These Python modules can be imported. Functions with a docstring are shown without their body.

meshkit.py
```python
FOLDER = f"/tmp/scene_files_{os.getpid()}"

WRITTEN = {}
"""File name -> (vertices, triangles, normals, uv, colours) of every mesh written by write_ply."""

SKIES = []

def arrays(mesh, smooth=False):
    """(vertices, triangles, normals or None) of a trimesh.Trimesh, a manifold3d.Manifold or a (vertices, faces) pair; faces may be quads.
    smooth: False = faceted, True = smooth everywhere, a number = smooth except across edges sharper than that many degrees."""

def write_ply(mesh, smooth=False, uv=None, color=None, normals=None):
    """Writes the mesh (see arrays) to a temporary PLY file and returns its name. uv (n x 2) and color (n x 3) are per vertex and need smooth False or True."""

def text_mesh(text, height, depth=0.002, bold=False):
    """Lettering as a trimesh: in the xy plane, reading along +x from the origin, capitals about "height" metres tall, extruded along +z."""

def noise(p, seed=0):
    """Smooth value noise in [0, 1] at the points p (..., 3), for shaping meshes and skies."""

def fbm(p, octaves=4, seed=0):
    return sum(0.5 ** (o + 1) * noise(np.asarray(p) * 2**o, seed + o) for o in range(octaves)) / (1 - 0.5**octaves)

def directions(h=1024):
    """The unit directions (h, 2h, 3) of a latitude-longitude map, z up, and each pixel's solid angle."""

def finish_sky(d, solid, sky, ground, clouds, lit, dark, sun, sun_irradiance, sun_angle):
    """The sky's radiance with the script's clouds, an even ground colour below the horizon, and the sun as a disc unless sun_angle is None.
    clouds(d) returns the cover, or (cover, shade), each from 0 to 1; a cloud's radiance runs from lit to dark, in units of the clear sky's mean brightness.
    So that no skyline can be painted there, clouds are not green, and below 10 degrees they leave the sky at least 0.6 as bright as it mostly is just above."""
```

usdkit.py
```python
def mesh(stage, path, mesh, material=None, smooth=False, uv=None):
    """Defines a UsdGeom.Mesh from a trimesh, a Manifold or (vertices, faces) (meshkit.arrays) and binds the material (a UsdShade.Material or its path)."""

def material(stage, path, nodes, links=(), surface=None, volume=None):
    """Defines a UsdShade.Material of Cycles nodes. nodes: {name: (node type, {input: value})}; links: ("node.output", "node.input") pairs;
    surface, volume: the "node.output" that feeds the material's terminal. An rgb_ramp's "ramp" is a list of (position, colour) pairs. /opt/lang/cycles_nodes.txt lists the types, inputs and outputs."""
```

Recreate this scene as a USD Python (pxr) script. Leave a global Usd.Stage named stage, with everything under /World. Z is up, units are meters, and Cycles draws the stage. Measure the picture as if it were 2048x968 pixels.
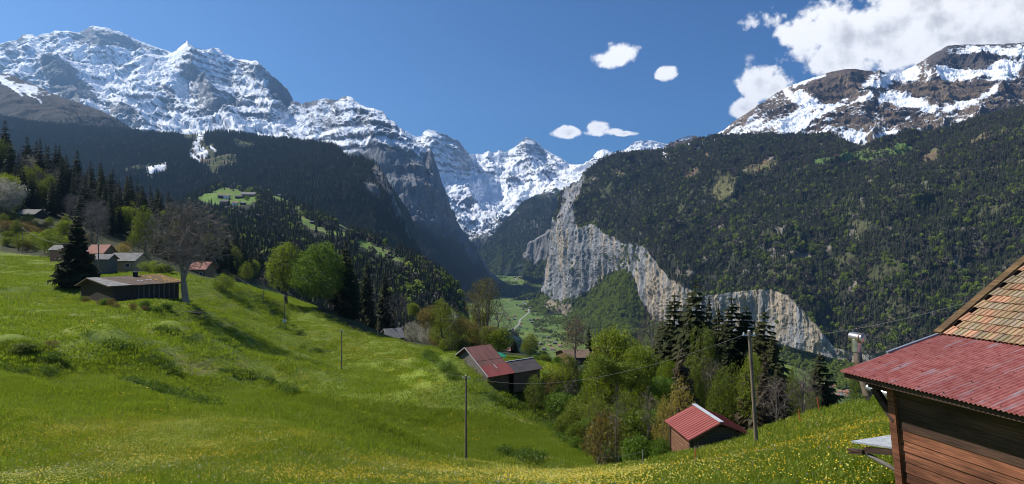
import math, random
import numpy as np
import trimesh, usdkit, meshkit
from scipy.interpolate import RBFInterpolator, PchipInterpolator
from scipy.ndimage import gaussian_filter, map_coordinates
from scipy.spatial import cKDTree
from pxr import Gf, Sdf, Usd, UsdGeom, UsdLux, UsdShade, Vt

stage = Usd.Stage.CreateInMemory()
UsdGeom.SetStageUpAxis(stage, 'Z')
UsdGeom.SetStageMetersPerUnit(stage, 1.0)
UsdGeom.Xform.Define(stage, '/World')
UsdGeom.Scope.Define(stage, '/World/Looks')
random.seed(7)
RNG = np.random.default_rng(11)

# ------------------------------------------------------------------ camera, sun, sky
FPX, CX, HZ = 1240.0, 1024.0, 484.0
EXPOSURE = 0.48
cam = UsdGeom.Camera.Define(stage, '/World/camera')
cam.CreateHorizontalApertureAttr(36.0)
cam.CreateVerticalApertureAttr(36.0 * 968 / 2048)
cam.CreateFocalLengthAttr(36.0 * FPX / 2048)
cam.CreateClippingRangeAttr(Gf.Vec2f(0.2, 60000))
cam.CreateExposureAttr(EXPOSURE)
cam.AddRotateXOp().Set(90.0)

SUN_EL, SUN_AZ = math.radians(46.5), math.radians(-72.0)   # azimuth from +y (the view) towards +x
SUN = np.array([math.sin(SUN_AZ) * math.cos(SUN_EL), math.cos(SUN_AZ) * math.cos(SUN_EL), math.sin(SUN_EL)])
sun = UsdLux.DistantLight.Define(stage, '/World/sun')
sun.CreateIntensityAttr(1.2)
sun.CreateAngleAttr(0.53)
sun.CreateColorAttr(Gf.Vec3f(1.0, 0.955, 0.88))
sun.CreateNormalizeAttr(True)
m_ = Gf.Matrix4d().SetRotate(Gf.Rotation(Gf.Vec3d(0, 0, 1), Gf.Vec3d(*SUN.tolist())))
sun.AddTransformOp().Set(m_)

def ray_dir(px, py):
    v = np.array([(px - CX) / FPX, 1.0, (HZ - py) / FPX])
    return v / np.linalg.norm(v)

def sky_material():
    """Clear sky with a few cumulus clouds (noise in the direction of view, held within soft bounds where each cloud hangs)."""
    N = {'sky': ('sky_texture', dict(sky_type='single_scattering', sun_disc=False, sun_elevation=SUN_EL, sun_rotation=SUN_AZ, altitude=1300.0, air_density=1.0, aerosol_density=0.35, ozone_density=2.2)),
         'tc': ('texture_coordinate', {}),
         'n1': ('noise_texture', dict(scale=13.0, detail=9.0, roughness=0.56)),
         'n2': ('noise_texture', dict(scale=42.0, detail=7.0, roughness=0.6)),
         'n3': ('noise_texture', dict(scale=5.5, detail=5.0, roughness=0.5)),
         'tint': ('mix_color', dict(blend_type='multiply', fac=1.0, b=(0.32, 0.65, 1.0))),
         }
    L = [('tc.generated', 'n1.vector'), ('tc.generated', 'n2.vector'), ('tc.generated', 'n3.vector'), ('sky.color', 'tint.a')]
    # (px, py, half-width rad x, half-height rad, weight)
    blobs = [(1880, 48, .165, .060, 1.55), (1700, 112, .075, .036, 1.25), (1760, 60, .09, .045, 1.3), (2060, 40, .16, .07, 1.6), (1990, 90, .10, .03, 1.2),
             (1590, 70, .030, .022, 1.0), (1525, 35, .030, .018, 1.0),
             (1540, 165, .036, .022, 1.25), (1485, 222, .020, .016, 1.2), (1240, 106, .030, .017, 1.25), (1216, 118, .026, .013, 1.1), (1333, 146, .015, .010, 1.15),
             (1133, 265, .020, .009, 1.25), (1198, 256, .018, .011, 1.25), (1210, 264, .028, .006, 1.2), (1250, 267, .018, .004, 1.1), (1420, 152, .0, .0, 0)]
    acc = None
    for k, (px, py, w, h, g) in enumerate(blobs):
        if w == 0: continue
        d = ray_dir(px, py)
        right = np.array([d[1], -d[0], 0]); right /= np.linalg.norm(right)
        up = np.cross(right, d)
        N[f'r{k}'] = ('vector_math', dict(math_type='dot_product', vector2=tuple(right / w)))
        N[f'u{k}'] = ('vector_math', dict(math_type='dot_product', vector2=tuple(up / h)))
        N[f'f{k}'] = ('vector_math', dict(math_type='dot_product', vector2=tuple(d)))
        L += [('tc.generated', f'{a}{k}.vector1') for a in 'ruf']
        for a in 'ru':
            N[f'{a}s{k}'] = ('math', dict(math_type='multiply'))
            L += [(f'{a}{k}.value', f'{a}s{k}.value1'), (f'{a}{k}.value', f'{a}s{k}.value2')]
        N[f'q{k}'] = ('math', dict(math_type='add'))
        L += [(f'rs{k}.value', f'q{k}.value1'), (f'us{k}.value', f'q{k}.value2')]
        # falloff g*(1 - r^2/2), in front only
        N[f'e{k}'] = ('math', dict(math_type='multiply_add', value2=-0.55 * g, value3=g))
        N[f'c{k}'] = ('math', dict(math_type='maximum', value2=-2.0))
        N[f'b{k}'] = ('math', dict(math_type='greater_than', value2=0.0))
        N[f'm{k}'] = ('math', dict(math_type='multiply_add', value3=0.0))
        L += [(f'q{k}.value', f'e{k}.value1'), (f'e{k}.value', f'c{k}.value1'), (f'f{k}.value', f'b{k}.value1'), (f'c{k}.value', f'm{k}.value1'), (f'b{k}.value', f'm{k}.value2')]
        if acc is None: acc = f'm{k}.value'
        else:
            N[f'x{k}'] = ('math', dict(math_type='maximum'))
            L += [(acc, f'x{k}.value1'), (f'm{k}.value', f'x{k}.value2')]
            acc = f'x{k}.value'
    N['w'] = ('math', dict(math_type='multiply_add', value2=0.62, value3=-0.31))      # broad lumps
    N['w2'] = ('math', dict(math_type='multiply_add', value2=0.50, value3=-0.25))
    N['s1'] = ('math', dict(math_type='multiply_add', value2=5.0))
    N['s2'] = ('math', dict(math_type='multiply_add', value2=4.2))
    N['cov'] = ('map_range', dict(range_type='smoothstep', from_min=0.38, from_max=0.92, to_min=0.0, to_max=1.0))
    L += [('n1.fac', 'w.value1'), ('n2.fac', 'w2.value1'), ('w.value', 's1.value1'), (acc, 's1.value3'), ('w2.value', 's2.value1'), ('s1.value', 's2.value3'), ('s2.value', 'cov.value')]
    # grey belly of the big cloud: thicker parts are darker
    N['bel'] = ('map_range', dict(range_type='smoothstep', from_min=1.15, from_max=2.3, to_min=0.0, to_max=1.0))
    N['bel2'] = ('math', dict(math_type='multiply_add', value2=1.0, value3=0.0))
    N['nb'] = ('math', dict(math_type='multiply_add', value2=1.6, value3=-0.8))
    N['nbs'] = ('math', dict(math_type='add'))
    L += [('n3.fac', 'nb.value1'), ('nb.value', 'nbs.value1'), ('s2.value', 'nbs.value2'), ('nbs.value', 'bel.value')]
    N['cc'] = ('mix_color', dict(a=(13.5, 13.5, 13.6), b=(6.8, 6.9, 7.3), use_clamp=False))
    L += [('bel.result', 'cc.fac')]
    N['mx'] = ('mix_color', dict(use_clamp=False))
    L += [('cov.result', 'mx.fac'), ('tint.result', 'mx.a'), ('cc.result', 'mx.b')]
    N['bg'] = ('background_shader', dict(strength=0.068))
    L += [('mx.result', 'bg.color')]
    return usdkit.material(stage, '/World/Looks/sky_clear', N, L, surface='bg.background')

dome = UsdLux.DomeLight.Define(stage, '/World/sky')
dome.GetPrim().SetCustomDataByKey('kind', 'structure')
UsdShade.MaterialBindingAPI.Apply(dome.GetPrim()).Bind(sky_material())

# ------------------------------------------------------------------ helpers
def U(px, py, d):
    """The point at depth d (metres along the view) that stands at the photograph's pixel (px, py)."""
    px, py, d = np.broadcast_arrays(np.asarray(px, float), np.asarray(py, float), np.asarray(d, float))
    return np.stack([(px - CX) / FPX * d, d, (HZ - py) / FPX * d], -1)

def proj(p):
    p = np.asarray(p, float)
    return CX + FPX * p[..., 0] / p[..., 1], HZ - FPX * p[..., 2] / p[..., 1]

_V = gaussian_filter(np.random.default_rng(5).normal(size=(128, 128, 128)).astype(np.float32), 1.75, mode='wrap')
_V /= _V.std() * 2.4
def gn(p, seed=0):
    """Smooth noise, about -1..1, from a tile of filtered random values."""
    c = np.moveaxis(np.asarray(p, float), -1, 0) * 5.2 + np.array([31.7, 57.3, 11.1]).reshape(3, *[1] * (p.ndim - 1)) * (seed % 97 + 1)
    return map_coordinates(_V, c, order=1, mode='grid-wrap', prefilter=False, output=np.float32)
def fbm(p, oct=5, seed=0, gain=0.5):
    p = np.asarray(p, float); s, a, tot = 0.0, 1.0, 0.0
    for o in range(oct):
        s = s + a * gn(p * 2.03 ** o + 17.3 * o, seed + o); tot += a; a *= gain
    return s / tot
def ridged(p, oct=5, seed=0, gain=0.5):
    p = np.asarray(p, float); s, a, tot, prev = 0.0, 1.0, 0.0, 1.0
    for o in range(oct):
        n = 1 - np.abs(gn(p * 2.07 ** o + 9.1 * o, seed + o)); n = n * n
        s = s + a * n * prev; prev = 0.4 + 0.6 * n; tot += a; a *= gain
    return s / tot        # 0..1
def sstep(a, b, x):
    t = np.clip((x - a) / (b - a), 0, 1); return t * t * (3 - 2 * t)
def seg_dist(X, Y, pts):
    """Distance of each (X, Y) to the polyline, and the signed side (positive on the right of its course)."""
    best, side = np.full(X.shape, 1e18), np.zeros(X.shape)
    for (x0, y0), (x1, y1) in zip(pts[:-1], pts[1:]):
        dx, dy = x1 - x0, y1 - y0
        t = np.clip(((X - x0) * dx + (Y - y0) * dy) / (dx * dx + dy * dy + 1e-9), 0, 1)
        ex, ey = X - x0 - t * dx, Y - y0 - t * dy
        d = ex * ex + ey * ey
        s = dx * ey - dy * ex
        k = d < best
        best = np.where(k, d, best); side = np.where(k, s, side)
    return np.sqrt(best), side
def stroke(X, Y, pts, w):
    pts = list(pts)
    if len(pts) == 1: pts = pts * 2
    return np.exp(-(seg_dist(X, Y, pts)[0] / w) ** 2)
def inpoly(X, Y, poly):
    r = np.zeros(X.shape, bool); n = len(poly)
    for k in range(n):
        (x0, y0), (x1, y1) = poly[k], poly[(k + 1) % n]
        c = ((y0 > Y) != (y1 > Y)) & (X < (x1 - x0) * (Y - y0) / ((y1 - y0) if y1 != y0 else 1e-9) + x0)
        r ^= c
    return r
def softpoly(X, Y, poly, soft):
    """1 inside, 0 outside, with a soft edge of that many pixels."""
    ins = inpoly(X, Y, poly)
    d = seg_dist(X, Y, list(poly) + [poly[0]])[0]
    return sstep(-soft, soft, np.where(ins, d, -d))

USED = {}
def path_for(name, parent='/World'):
    parent = str(parent.GetPath()) if hasattr(parent, 'GetPath') else parent
    k = (parent, name); n = USED.get(k, 0); USED[k] = n + 1
    return f'{parent}/{name}' + (f'_{n:03d}' if n else '')
def tag(o, label=None, cat=None, group=None, kind=None):
    p = o if isinstance(o, Usd.Prim) else o.GetPrim()
    for k, v in (('label', label), ('category', cat), ('group', group), ('kind', kind)):
        if v: p.SetCustomDataByKey(k, v)
    return p
def obj(name, mesh, mat, parent='/World', smooth=False, label=None, col=None):
    m = usdkit.mesh(stage, path_for(name, parent), mesh, mat, smooth=smooth)
    if col is not None:
        UsdGeom.PrimvarsAPI(m).CreatePrimvar('col', Sdf.ValueTypeNames.Color3fArray, 'vertex').Set(Vt.Vec3fArray.FromNumpy(np.asarray(col, np.float32)))
    if label: tag(m, label)
    return m.GetPrim()
def thing(name, label, cat, loc=(0, 0, 0), rz=0.0, group=None, scale=None, ref=None):
    x = UsdGeom.Xform.Define(stage, path_for(name))
    p = x.GetPrim()
    if ref is not None:
        p.GetReferences().AddInternalReference(ref.GetPath()); p.SetInstanceable(True)
    x.AddTranslateOp().Set(Gf.Vec3d(*[float(v) for v in loc])); x.AddRotateZOp().Set(math.degrees(rz))
    s = (1, 1, 1) if scale is None else ((scale,) * 3 if np.ndim(scale) == 0 else scale)
    x.AddScaleOp().Set(Gf.Vec3f(*[float(v) for v in s]))
    return tag(p, label, cat, group)
def klass(name):
    return stage.CreateClassPrim(path_for(name, '/World/Kinds'))
UsdGeom.Scope.Define(stage, '/World/Kinds')
def instancer(name, protos, pos, yaw, scale, idx, label, cat, kind='stuff', tilt=None):
    """protos: list of (mesh, material, smooth)."""
    path = path_for(name)
    pi = UsdGeom.PointInstancer.Define(stage, path)
    for k, (mesh, mat, sm) in enumerate(protos):
        usdkit.mesh(stage, f'{path}/prototypes/piece_{k}', mesh, mat, smooth=sm)
        pi.CreatePrototypesRel().AddTarget(f'{path}/prototypes/piece_{k}')
    n = len(pos)
    q = np.zeros((n, 4), np.float32)
    h = np.asarray(yaw) / 2
    q[:, 2] = np.sin(h); q[:, 3] = np.cos(h)        # i j k r
    if tilt is not None:
        ax, an = tilt                                # horizontal axis angle, tilt angle: rotate after the yaw
        s, c = np.sin(an / 2), np.cos(an / 2)
        b = np.stack([np.cos(ax) * s, np.sin(ax) * s, 0 * s, c], 1)
        a = q.copy()
        q[:, 3] = b[:, 3] * a[:, 3] - b[:, 0] * a[:, 0] - b[:, 1] * a[:, 1] - b[:, 2] * a[:, 2]
        q[:, :3] = b[:, 3:] * a[:, :3] + a[:, 3:] * b[:, :3] + np.cross(b[:, :3], a[:, :3])
    pi.CreateProtoIndicesAttr(Vt.IntArray.FromNumpy(np.asarray(idx, np.int32)))
    pi.CreatePositionsAttr(Vt.Vec3fArray.FromNumpy(np.asarray(pos, np.float32)))
    pi.CreateOrientationsAttr(Vt.QuathArray.FromNumpy(q.astype(np.float16)))
    scale = np.asarray(scale, np.float32)
    pi.CreateScalesAttr(Vt.Vec3fArray.FromNumpy(np.ascontiguousarray(np.broadcast_to(scale[:, None] if scale.ndim == 1 else scale, (n, 3)))))
    return tag(pi, label, cat, kind=kind)

# ------------------------------------------------------------------ materials
def mat_col(name, var=0.35, scale=0.05, rough=0.9, bump=0.0, bscale=None, spec=0.2, scale2=None, bdist=1.0):
    """A surface whose own colour is carried by the mesh (col), broken up by fine noise."""
    N = {'a': ('attribute', dict(attribute='col')), 'g': ('geometry', {}),
         'n': ('noise_texture', dict(scale=scale, detail=8.0, roughness=0.65)),
         'r': ('map_range', dict(from_min=0.25, from_max=0.75, to_min=1 - var, to_max=1 + var)),
         'm': ('mix_color', dict(blend_type='multiply', fac=1.0, use_clamp=False)),
         'p': ('principled_bsdf', dict(roughness=rough, specular_ior_level=spec))}
    L = [('g.position', 'n.vector'), ('n.fac', 'r.value'), ('a.color', 'm.a'), ('r.result', 'm.b'), ('m.result', 'p.base_color')]
    if bump:
        N['nb'] = ('noise_texture', dict(scale=bscale or scale, detail=9.0, roughness=0.62)); N['b'] = ('bump', dict(strength=bump, distance=bdist))
        L += [('g.position', 'nb.vector'), ('nb.fac', 'b.height'), ('b.normal', 'p.normal')]
    return usdkit.material(stage, '/World/Looks/' + name, N, L, surface='p.BSDF')

def mat_leaf(name, c1, c2, trans=0.35, rough=0.6, island=True, spec=0.25):
    """Foliage: colour varies from leaf to leaf and from tree to tree; some light passes through."""
    N = {'o': ('object_info', {}), 'g': ('geometry', {}),
         's': ('math', dict(math_type='multiply_add', value2=0.6)), 's0': ('math', dict(math_type='multiply', value2=0.4)),
         'c': ('mix_color', dict(a=c1, b=c2)),
         'd': ('principled_bsdf', dict(roughness=rough, specular_ior_level=spec)), 't': ('translucent_bsdf', {}),
         'x': ('mix_closure', dict(fac=trans)),
         'hs': ('hsv', dict(saturation=1.08, value=1.25))}
    L = [('o.random', 's.value1'), ('g.random_per_island', 's0.value1'), ('s0.value', 's.value3'), ('s.value', 'c.fac'), ('c.result', 'd.base_color'),
         ('c.result', 'hs.color'), ('hs.color', 't.color'), ('d.BSDF', 'x.closure1'), ('t.BSDF', 'x.closure2')]
    return usdkit.material(stage, '/World/Looks/' + name, N, L, surface='x.closure')

def mat_noise(name, c1, c2, scale=2.0, rough=0.85, detail=6.0, bump=0.0, bscale=None, spec=0.25, stretch=(1, 1, 1), metallic=0.0, bdist=0.02, obj_space=False, lo=0.35, hi=0.65, rnd=0.0):
    N = {'g': (('texture_coordinate', {}) if obj_space else ('geometry', {})), 'mp': ('mapping', dict(scale=stretch)),
         'n': ('noise_texture', dict(scale=scale, detail=detail, roughness=0.6)),
         'r': ('map_range', dict(from_min=lo, from_max=hi, to_min=0.0, to_max=1.0, clamp=True)),
         'c': ('mix_color', dict(a=c1, b=c2)),
         'p': ('principled_bsdf', dict(roughness=rough, specular_ior_level=spec, metallic=metallic))}
    L = [('g.object' if obj_space else 'g.position', 'mp.vector'), ('mp.vector', 'n.vector'), ('n.fac', 'r.value'), ('r.result', 'c.fac')]
    out = 'c.result'
    if rnd:
        N['oi'] = ('object_info', {}); N['rr'] = ('map_range', dict(to_min=1 - rnd, to_max=1 + rnd)); N['rm'] = ('mix_color', dict(blend_type='multiply', fac=1.0, use_clamp=False))
        L += [('oi.random', 'rr.value'), (out, 'rm.a'), ('rr.result', 'rm.b')]; out = 'rm.result'
    L += [(out, 'p.base_color')]
    if bump:
        N['nb'] = ('noise_texture', dict(scale=bscale or scale, detail=6.0)); N['b'] = ('bump', dict(strength=bump, distance=bdist))
        L += [('mp.vector', 'nb.vector'), ('nb.fac', 'b.height'), ('b.normal', 'p.normal')]
    return usdkit.material(stage, '/World/Looks/' + name, N, L, surface='p.BSDF')
# ------------------------------------------------------------------ terrain: sheets laid through measured points, then broken up by noise
class Sheet: pass

def sheet(rows, NU, nseg, back=(0, 900, 500, 8), wrapL=None, wrapR=None, pchip=True):
    """rows: polylines of (px, py, depth) from the crest down. Returns the smooth sheet. back = (dx, dy, drop, n): the far side behind the crest; wraps: (vx, vy, n)."""
    us = np.linspace(0, 1, NU)
    R = []
    for r in rows:
        r = np.asarray(r, float); u = (r[:, 0] - r[0, 0]) / (r[-1, 0] - r[0, 0])
        R.append(np.stack([np.interp(us, u, r[:, k]) for k in range(3)], -1))
    R = np.array(R)
    t = np.concatenate([np.linspace(k, k + 1, n, endpoint=False) for k, n in enumerate(nseg)] + [[len(nseg)]])
    Q = PchipInterpolator(np.arange(len(rows)), R, axis=0)(t) if len(rows) > 2 else R[0] + (R[1] - R[0]) * t[:, None, None]
    P = U(Q[..., 0], Q[..., 1], Q[..., 2]); PX, PY = Q[..., 0], Q[..., 1]
    vis = np.ones(P.shape[:2])
    def ext(P, PX, PY, vis, v, n, left):
        e = P[:, :1] if left else P[:, -1:]
        s = (np.arange(1, n + 1) / n)[None, :, None]
        E = e + s * np.array([v[0], v[1], 0.0]) + np.array([0, 0, -1.0]) * 0.15 * np.hypot(*v) * s
        px = np.repeat((PX[:, :1] if left else PX[:, -1:]), n, 1); py = np.repeat((PY[:, :1] if left else PY[:, -1:]), n, 1)
        z = np.zeros(px.shape)
        if left: return np.concatenate([E[:, ::-1], P], 1), np.concatenate([px, PX], 1), np.concatenate([py, PY], 1), np.concatenate([z, vis], 1)
        return np.concatenate([P, E], 1), np.concatenate([PX, px], 1), np.concatenate([PY, py], 1), np.concatenate([vis, z], 1)
    if wrapL: P, PX, PY, vis = ext(P, PX, PY, vis, wrapL[:2], wrapL[2], True)
    if wrapR: P, PX, PY, vis = ext(P, PX, PY, vis, wrapR[:2], wrapR[2], False)
    if back:
        n = back[3]; s = (np.arange(n, 0, -1) / n)[:, None, None]
        B = P[:1] + s * np.array([back[0], back[1], 0.0]) + (s ** 0.8) * np.array([0, 0, -back[2]])
        P = np.concatenate([B, P]); PX = np.concatenate([np.repeat(PX[:1], n, 0), PX]); PY = np.concatenate([np.repeat(PY[:1], n, 0), PY]); vis = np.concatenate([np.zeros((n, PX.shape[1])), vis])
    S = Sheet(); S.P, S.PX, S.PY, S.vis = P, PX, PY, vis
    S.N = normals(P)
    k = np.abs(np.arange(P.shape[0]) - (back[3] if back else 0))[:, None]
    S.fade = (0.12 + 0.88 * sstep(0, 22, k)) * np.ones(P.shape[:2])
    return S

def normals(P):
    a, b = np.gradient(P, axis=1), np.gradient(P, axis=0)
    n = np.cross(a, b); n /= np.linalg.norm(n, axis=-1, keepdims=True) + 1e-9
    flip = np.where((n * P).sum(-1) > 0, -1.0, 1.0)[..., None]
    m = np.median(flip)
    return n * (m if abs(m) > 0 else 1)

def faces(nv, nu):
    i, j = np.meshgrid(np.arange(nv - 1), np.arange(nu - 1), indexing='ij'); k = (i * nu + j).ravel()
    return np.vstack([np.stack([k, k + 1, k + nu + 1], 1), np.stack([k, k + nu + 1, k + nu], 1)])

def put_sheet(S, name, mat, col, kind='structure', label=None, cat=None, smooth=True):
    nv, nu = S.P.shape[:2]
    f = faces(nv, nu)
    if (np.cross(S.P[1, 0] - S.P[0, 0], S.P[0, 1] - S.P[0, 0]) * S.N[0, 0]).sum() > 0: f = f[:, ::-1]
    o = obj(name, (S.P.reshape(-1, 3), f), mat, smooth=smooth, col=np.clip(col, 0.004, 0.95).reshape(-1, 3))
    return tag(o, label, cat, kind=kind)

def lerp(a, b, t): return np.asarray(a) + (np.asarray(b) - np.asarray(a)) * t[..., None]
def C(*a): return np.array(a, float)
SNOW, ROCK, ROCK2 = C(.86, .885, .93), C(.098, .112, .132), C(.165, .168, .172)
M_MOUNT = mat_col('snow_and_rock', var=0.18, scale=0.02, rough=0.85, bump=0.5, bscale=0.02, bdist=14.0)
M_CLIFF = mat_col('limestone_and_scree', var=0.25, scale=0.05, rough=0.9, bump=0.6, bscale=0.06, bdist=5.0)
M_FLOOR = mat_col('forest_floor', var=0.4, scale=0.06, rough=1.0, bump=0.5, bscale=0.09, bdist=5.0)
M_FIELD = mat_col('valley_grass', var=0.22, scale=0.03, rough=1.0)

def detail(S, w1, a1, a2, seed, warp=0.35, strata=None):
    """Ridges and gullies along the sheet's normal. w1: the widest ridge, metres."""
    q = S.P / w1
    q = q + warp * np.stack([fbm(q * 1.3 + 5, 2, seed + 50), fbm(q * 1.3 + 11, 2, seed + 51), 0 * q[..., 0]], -1)
    qs = q * np.array([1, 1, 0.45])
    r = ridged(qs, 7, seed, 0.58)
    S.P = S.P + S.N * ((r - 0.45) * a1 * S.fade)[..., None]
    f = fbm(S.P / (w1 * 0.11), 4, seed + 20, 0.65)
    S.P = S.P + S.N * (f * a2 * (.3 + .7 * S.fade))[..., None]
    S.r, S.f = r, f

def terrace(S, step, amp, seed, dip=(0.0, 0.0), sharp=5.0):
    """Bands of cliff and ledge, uneven in height and strength, along tilted strata."""
    z = S.P[..., 2] + dip[0] * S.P[..., 0] + dip[1] * S.P[..., 1]
    z = z + 0.9 * step * fbm(S.P / (step * 7), 3, seed) + 0.25 * step * fbm(S.P / (step * 1.1), 3, seed + 3)
    z = z + step * 0.8 * gn(np.stack([z / (step * 2.7), 0 * z, 0 * z + seed], -1), seed)
    k = z / step; fr = k - np.floor(k)
    s = 1 / (1 + np.exp(-sharp * 2 * (fr - 0.5)))
    where = sstep(-.35, .35, fbm(S.P / (step * 4), 3, seed + 7))
    off = (s - fr) * step * amp * S.fade * (.25 + .75 * where)
    n = S.N.copy(); n[..., 2] = 0; n /= np.linalg.norm(n, axis=-1, keepdims=True) + 1e-6
    S.P = S.P + n * off[..., None]
    return fr

def spur(S, pts, w, h, power=1.0):
    """A spur or pillar standing out along the polyline of the sheet (pts and w in the sheet's own grid of measured points)."""
    d, _ = seg_dist(S.PX, S.PY, pts)
    a = np.clip(1 - d / w, 0, 1) ** power * h * np.where(S.vis > 0, 1, 0) * (.1 + .9 * sstep(0, 1, (S.fade - .12) / .88 * 1.6))
    S.P = S.P * (1 - a / np.linalg.norm(S.P, axis=-1))[..., None]

def fin(S):
    S.Nf = normals(S.P); S.up = np.clip(S.Nf[..., 2], -1, 1)

# ---- the great snowy wall on the left
A1 = sheet([[(-120, 96, 9200), (0, 88, 9100), (12, 84, 9100), (27, 81, 9100), (33, 80, 9100), (40, 74, 9100), (45, 68, 9100), (52, 68, 9100), (66, 69, 9100), (72, 73, 9100), (84, 68, 9100), (100, 67, 9100), (110, 61, 9100), (120, 62, 9100), (135, 62, 9100), (145, 64, 9100), (155, 66, 9100), (165, 62, 9100), (172, 58, 9100), (180, 53, 9100), (186, 51, 9100), (195, 53, 9100), (215, 56, 9150), (237, 62, 9200), (258, 71, 9250), (282, 83, 9300), (305, 91, 9300), (325, 98, 9300), (350, 108, 9300), (400, 130, 9300)],
            [(-120, 130, 8800), (0, 122, 8700), (100, 110, 8600), (186, 98, 8550), (300, 125, 8800), (400, 150, 9000)],
            [(-120, 200, 8200), (0, 190, 8150), (200, 170, 8150), (400, 190, 8400)]], 300, [60, 50], back=(0, 900, 700, 6))
spur(A1, [(186, 52), (200, 85), (235, 110)], 26, 160)
spur(A1, [(52, 68), (60, 95), (75, 120)], 22, 150)
spur(A1, [(110, 62), (125, 90), (150, 115)], 22, 120)
detail(A1, 520, 200, 28, 3)
fin(A1)
n = .5 * fbm(A1.P / 90, 4, 8) + .7 * fbm(A1.P / np.array([34, 34, 190.]), 4, 15, .6)
s = sstep(.28, .50, A1.up + .30 * n + .10 * stroke(A1.PX, A1.PY, [(60, 100), (130, 115), (260, 125)], 30) - .45 * softpoly(A1.PX, A1.PY, [(130, 62), (186, 50), (245, 66), (330, 100), (300, 106), (240, 92), (190, 96), (150, 84)], 6) - .28 * stroke(A1.PX, A1.PY, [(0, 92), (45, 72), (120, 70)], 8))
s = np.maximum(s, softpoly(A1.PX, A1.PY, [(188, 51), (215, 55), (240, 61), (262, 72), (300, 88), (330, 98), (315, 97), (280, 86), (250, 72), (215, 59)], 2))
put_sheet(A1, 'snow_mountain', M_MOUNT, lerp(ROCK, SNOW, s) * (1 + .12 * n[..., None]))

A2 = sheet([[(-150, 118, 7800), (-10, 108, 7800), (20, 101, 7800), (45, 90, 7800), (58, 84, 7800), (70, 98, 7750), (90, 117, 7500), (97, 110, 7400), (103, 104, 7400), (112, 107, 7400), (125, 114, 7450), (140, 122, 7550), (160, 126, 7700), (185, 132, 7900), (210, 133, 8000), (240, 135, 8000), (250, 128, 7900), (262, 123, 7800), (275, 116, 7750), (292, 107, 7700), (310, 108, 7700), (330, 109, 7700), (345, 105, 7650), (352, 100, 7600), (360, 94, 7600), (367, 88, 7580), (374, 80, 7570), (378, 85, 7570), (390, 95, 7600), (403, 98, 7650), (415, 98, 7650), (430, 96, 7600), (438, 98, 7600), (445, 103, 7600), (450, 108, 7600), (460, 111, 7600), (470, 117, 7550), (480, 119, 7500), (495, 121, 7450), (502, 123, 7400), (510, 121, 7350), (516, 123, 7320), (530, 138, 7280), (547, 155, 7200), (565, 170, 7150), (575, 178, 7100), (581, 187, 7100), (585, 200, 7150), (590, 212, 7200), (640, 240, 7300)],
            [(-150, 170, 7300), (0, 160, 7200), (100, 160, 6950), (200, 175, 7000), (300, 165, 7000), (375, 150, 7050), (430, 165, 7050), (500, 175, 6950), (560, 200, 6850), (600, 225, 6850), (640, 255, 6900)],
            [(-150, 240, 6600), (0, 235, 6500), (100, 235, 6300), (250, 250, 6200), (375, 245, 6250), (500, 250, 6200), (640, 280, 6200)],
            [(-150, 340, 5900), (0, 330, 5800), (300, 330, 5500), (500, 330, 5500), (640, 340, 5500)]], 560, [96, 90, 34], back=(0, 300, 260, 6))
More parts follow.
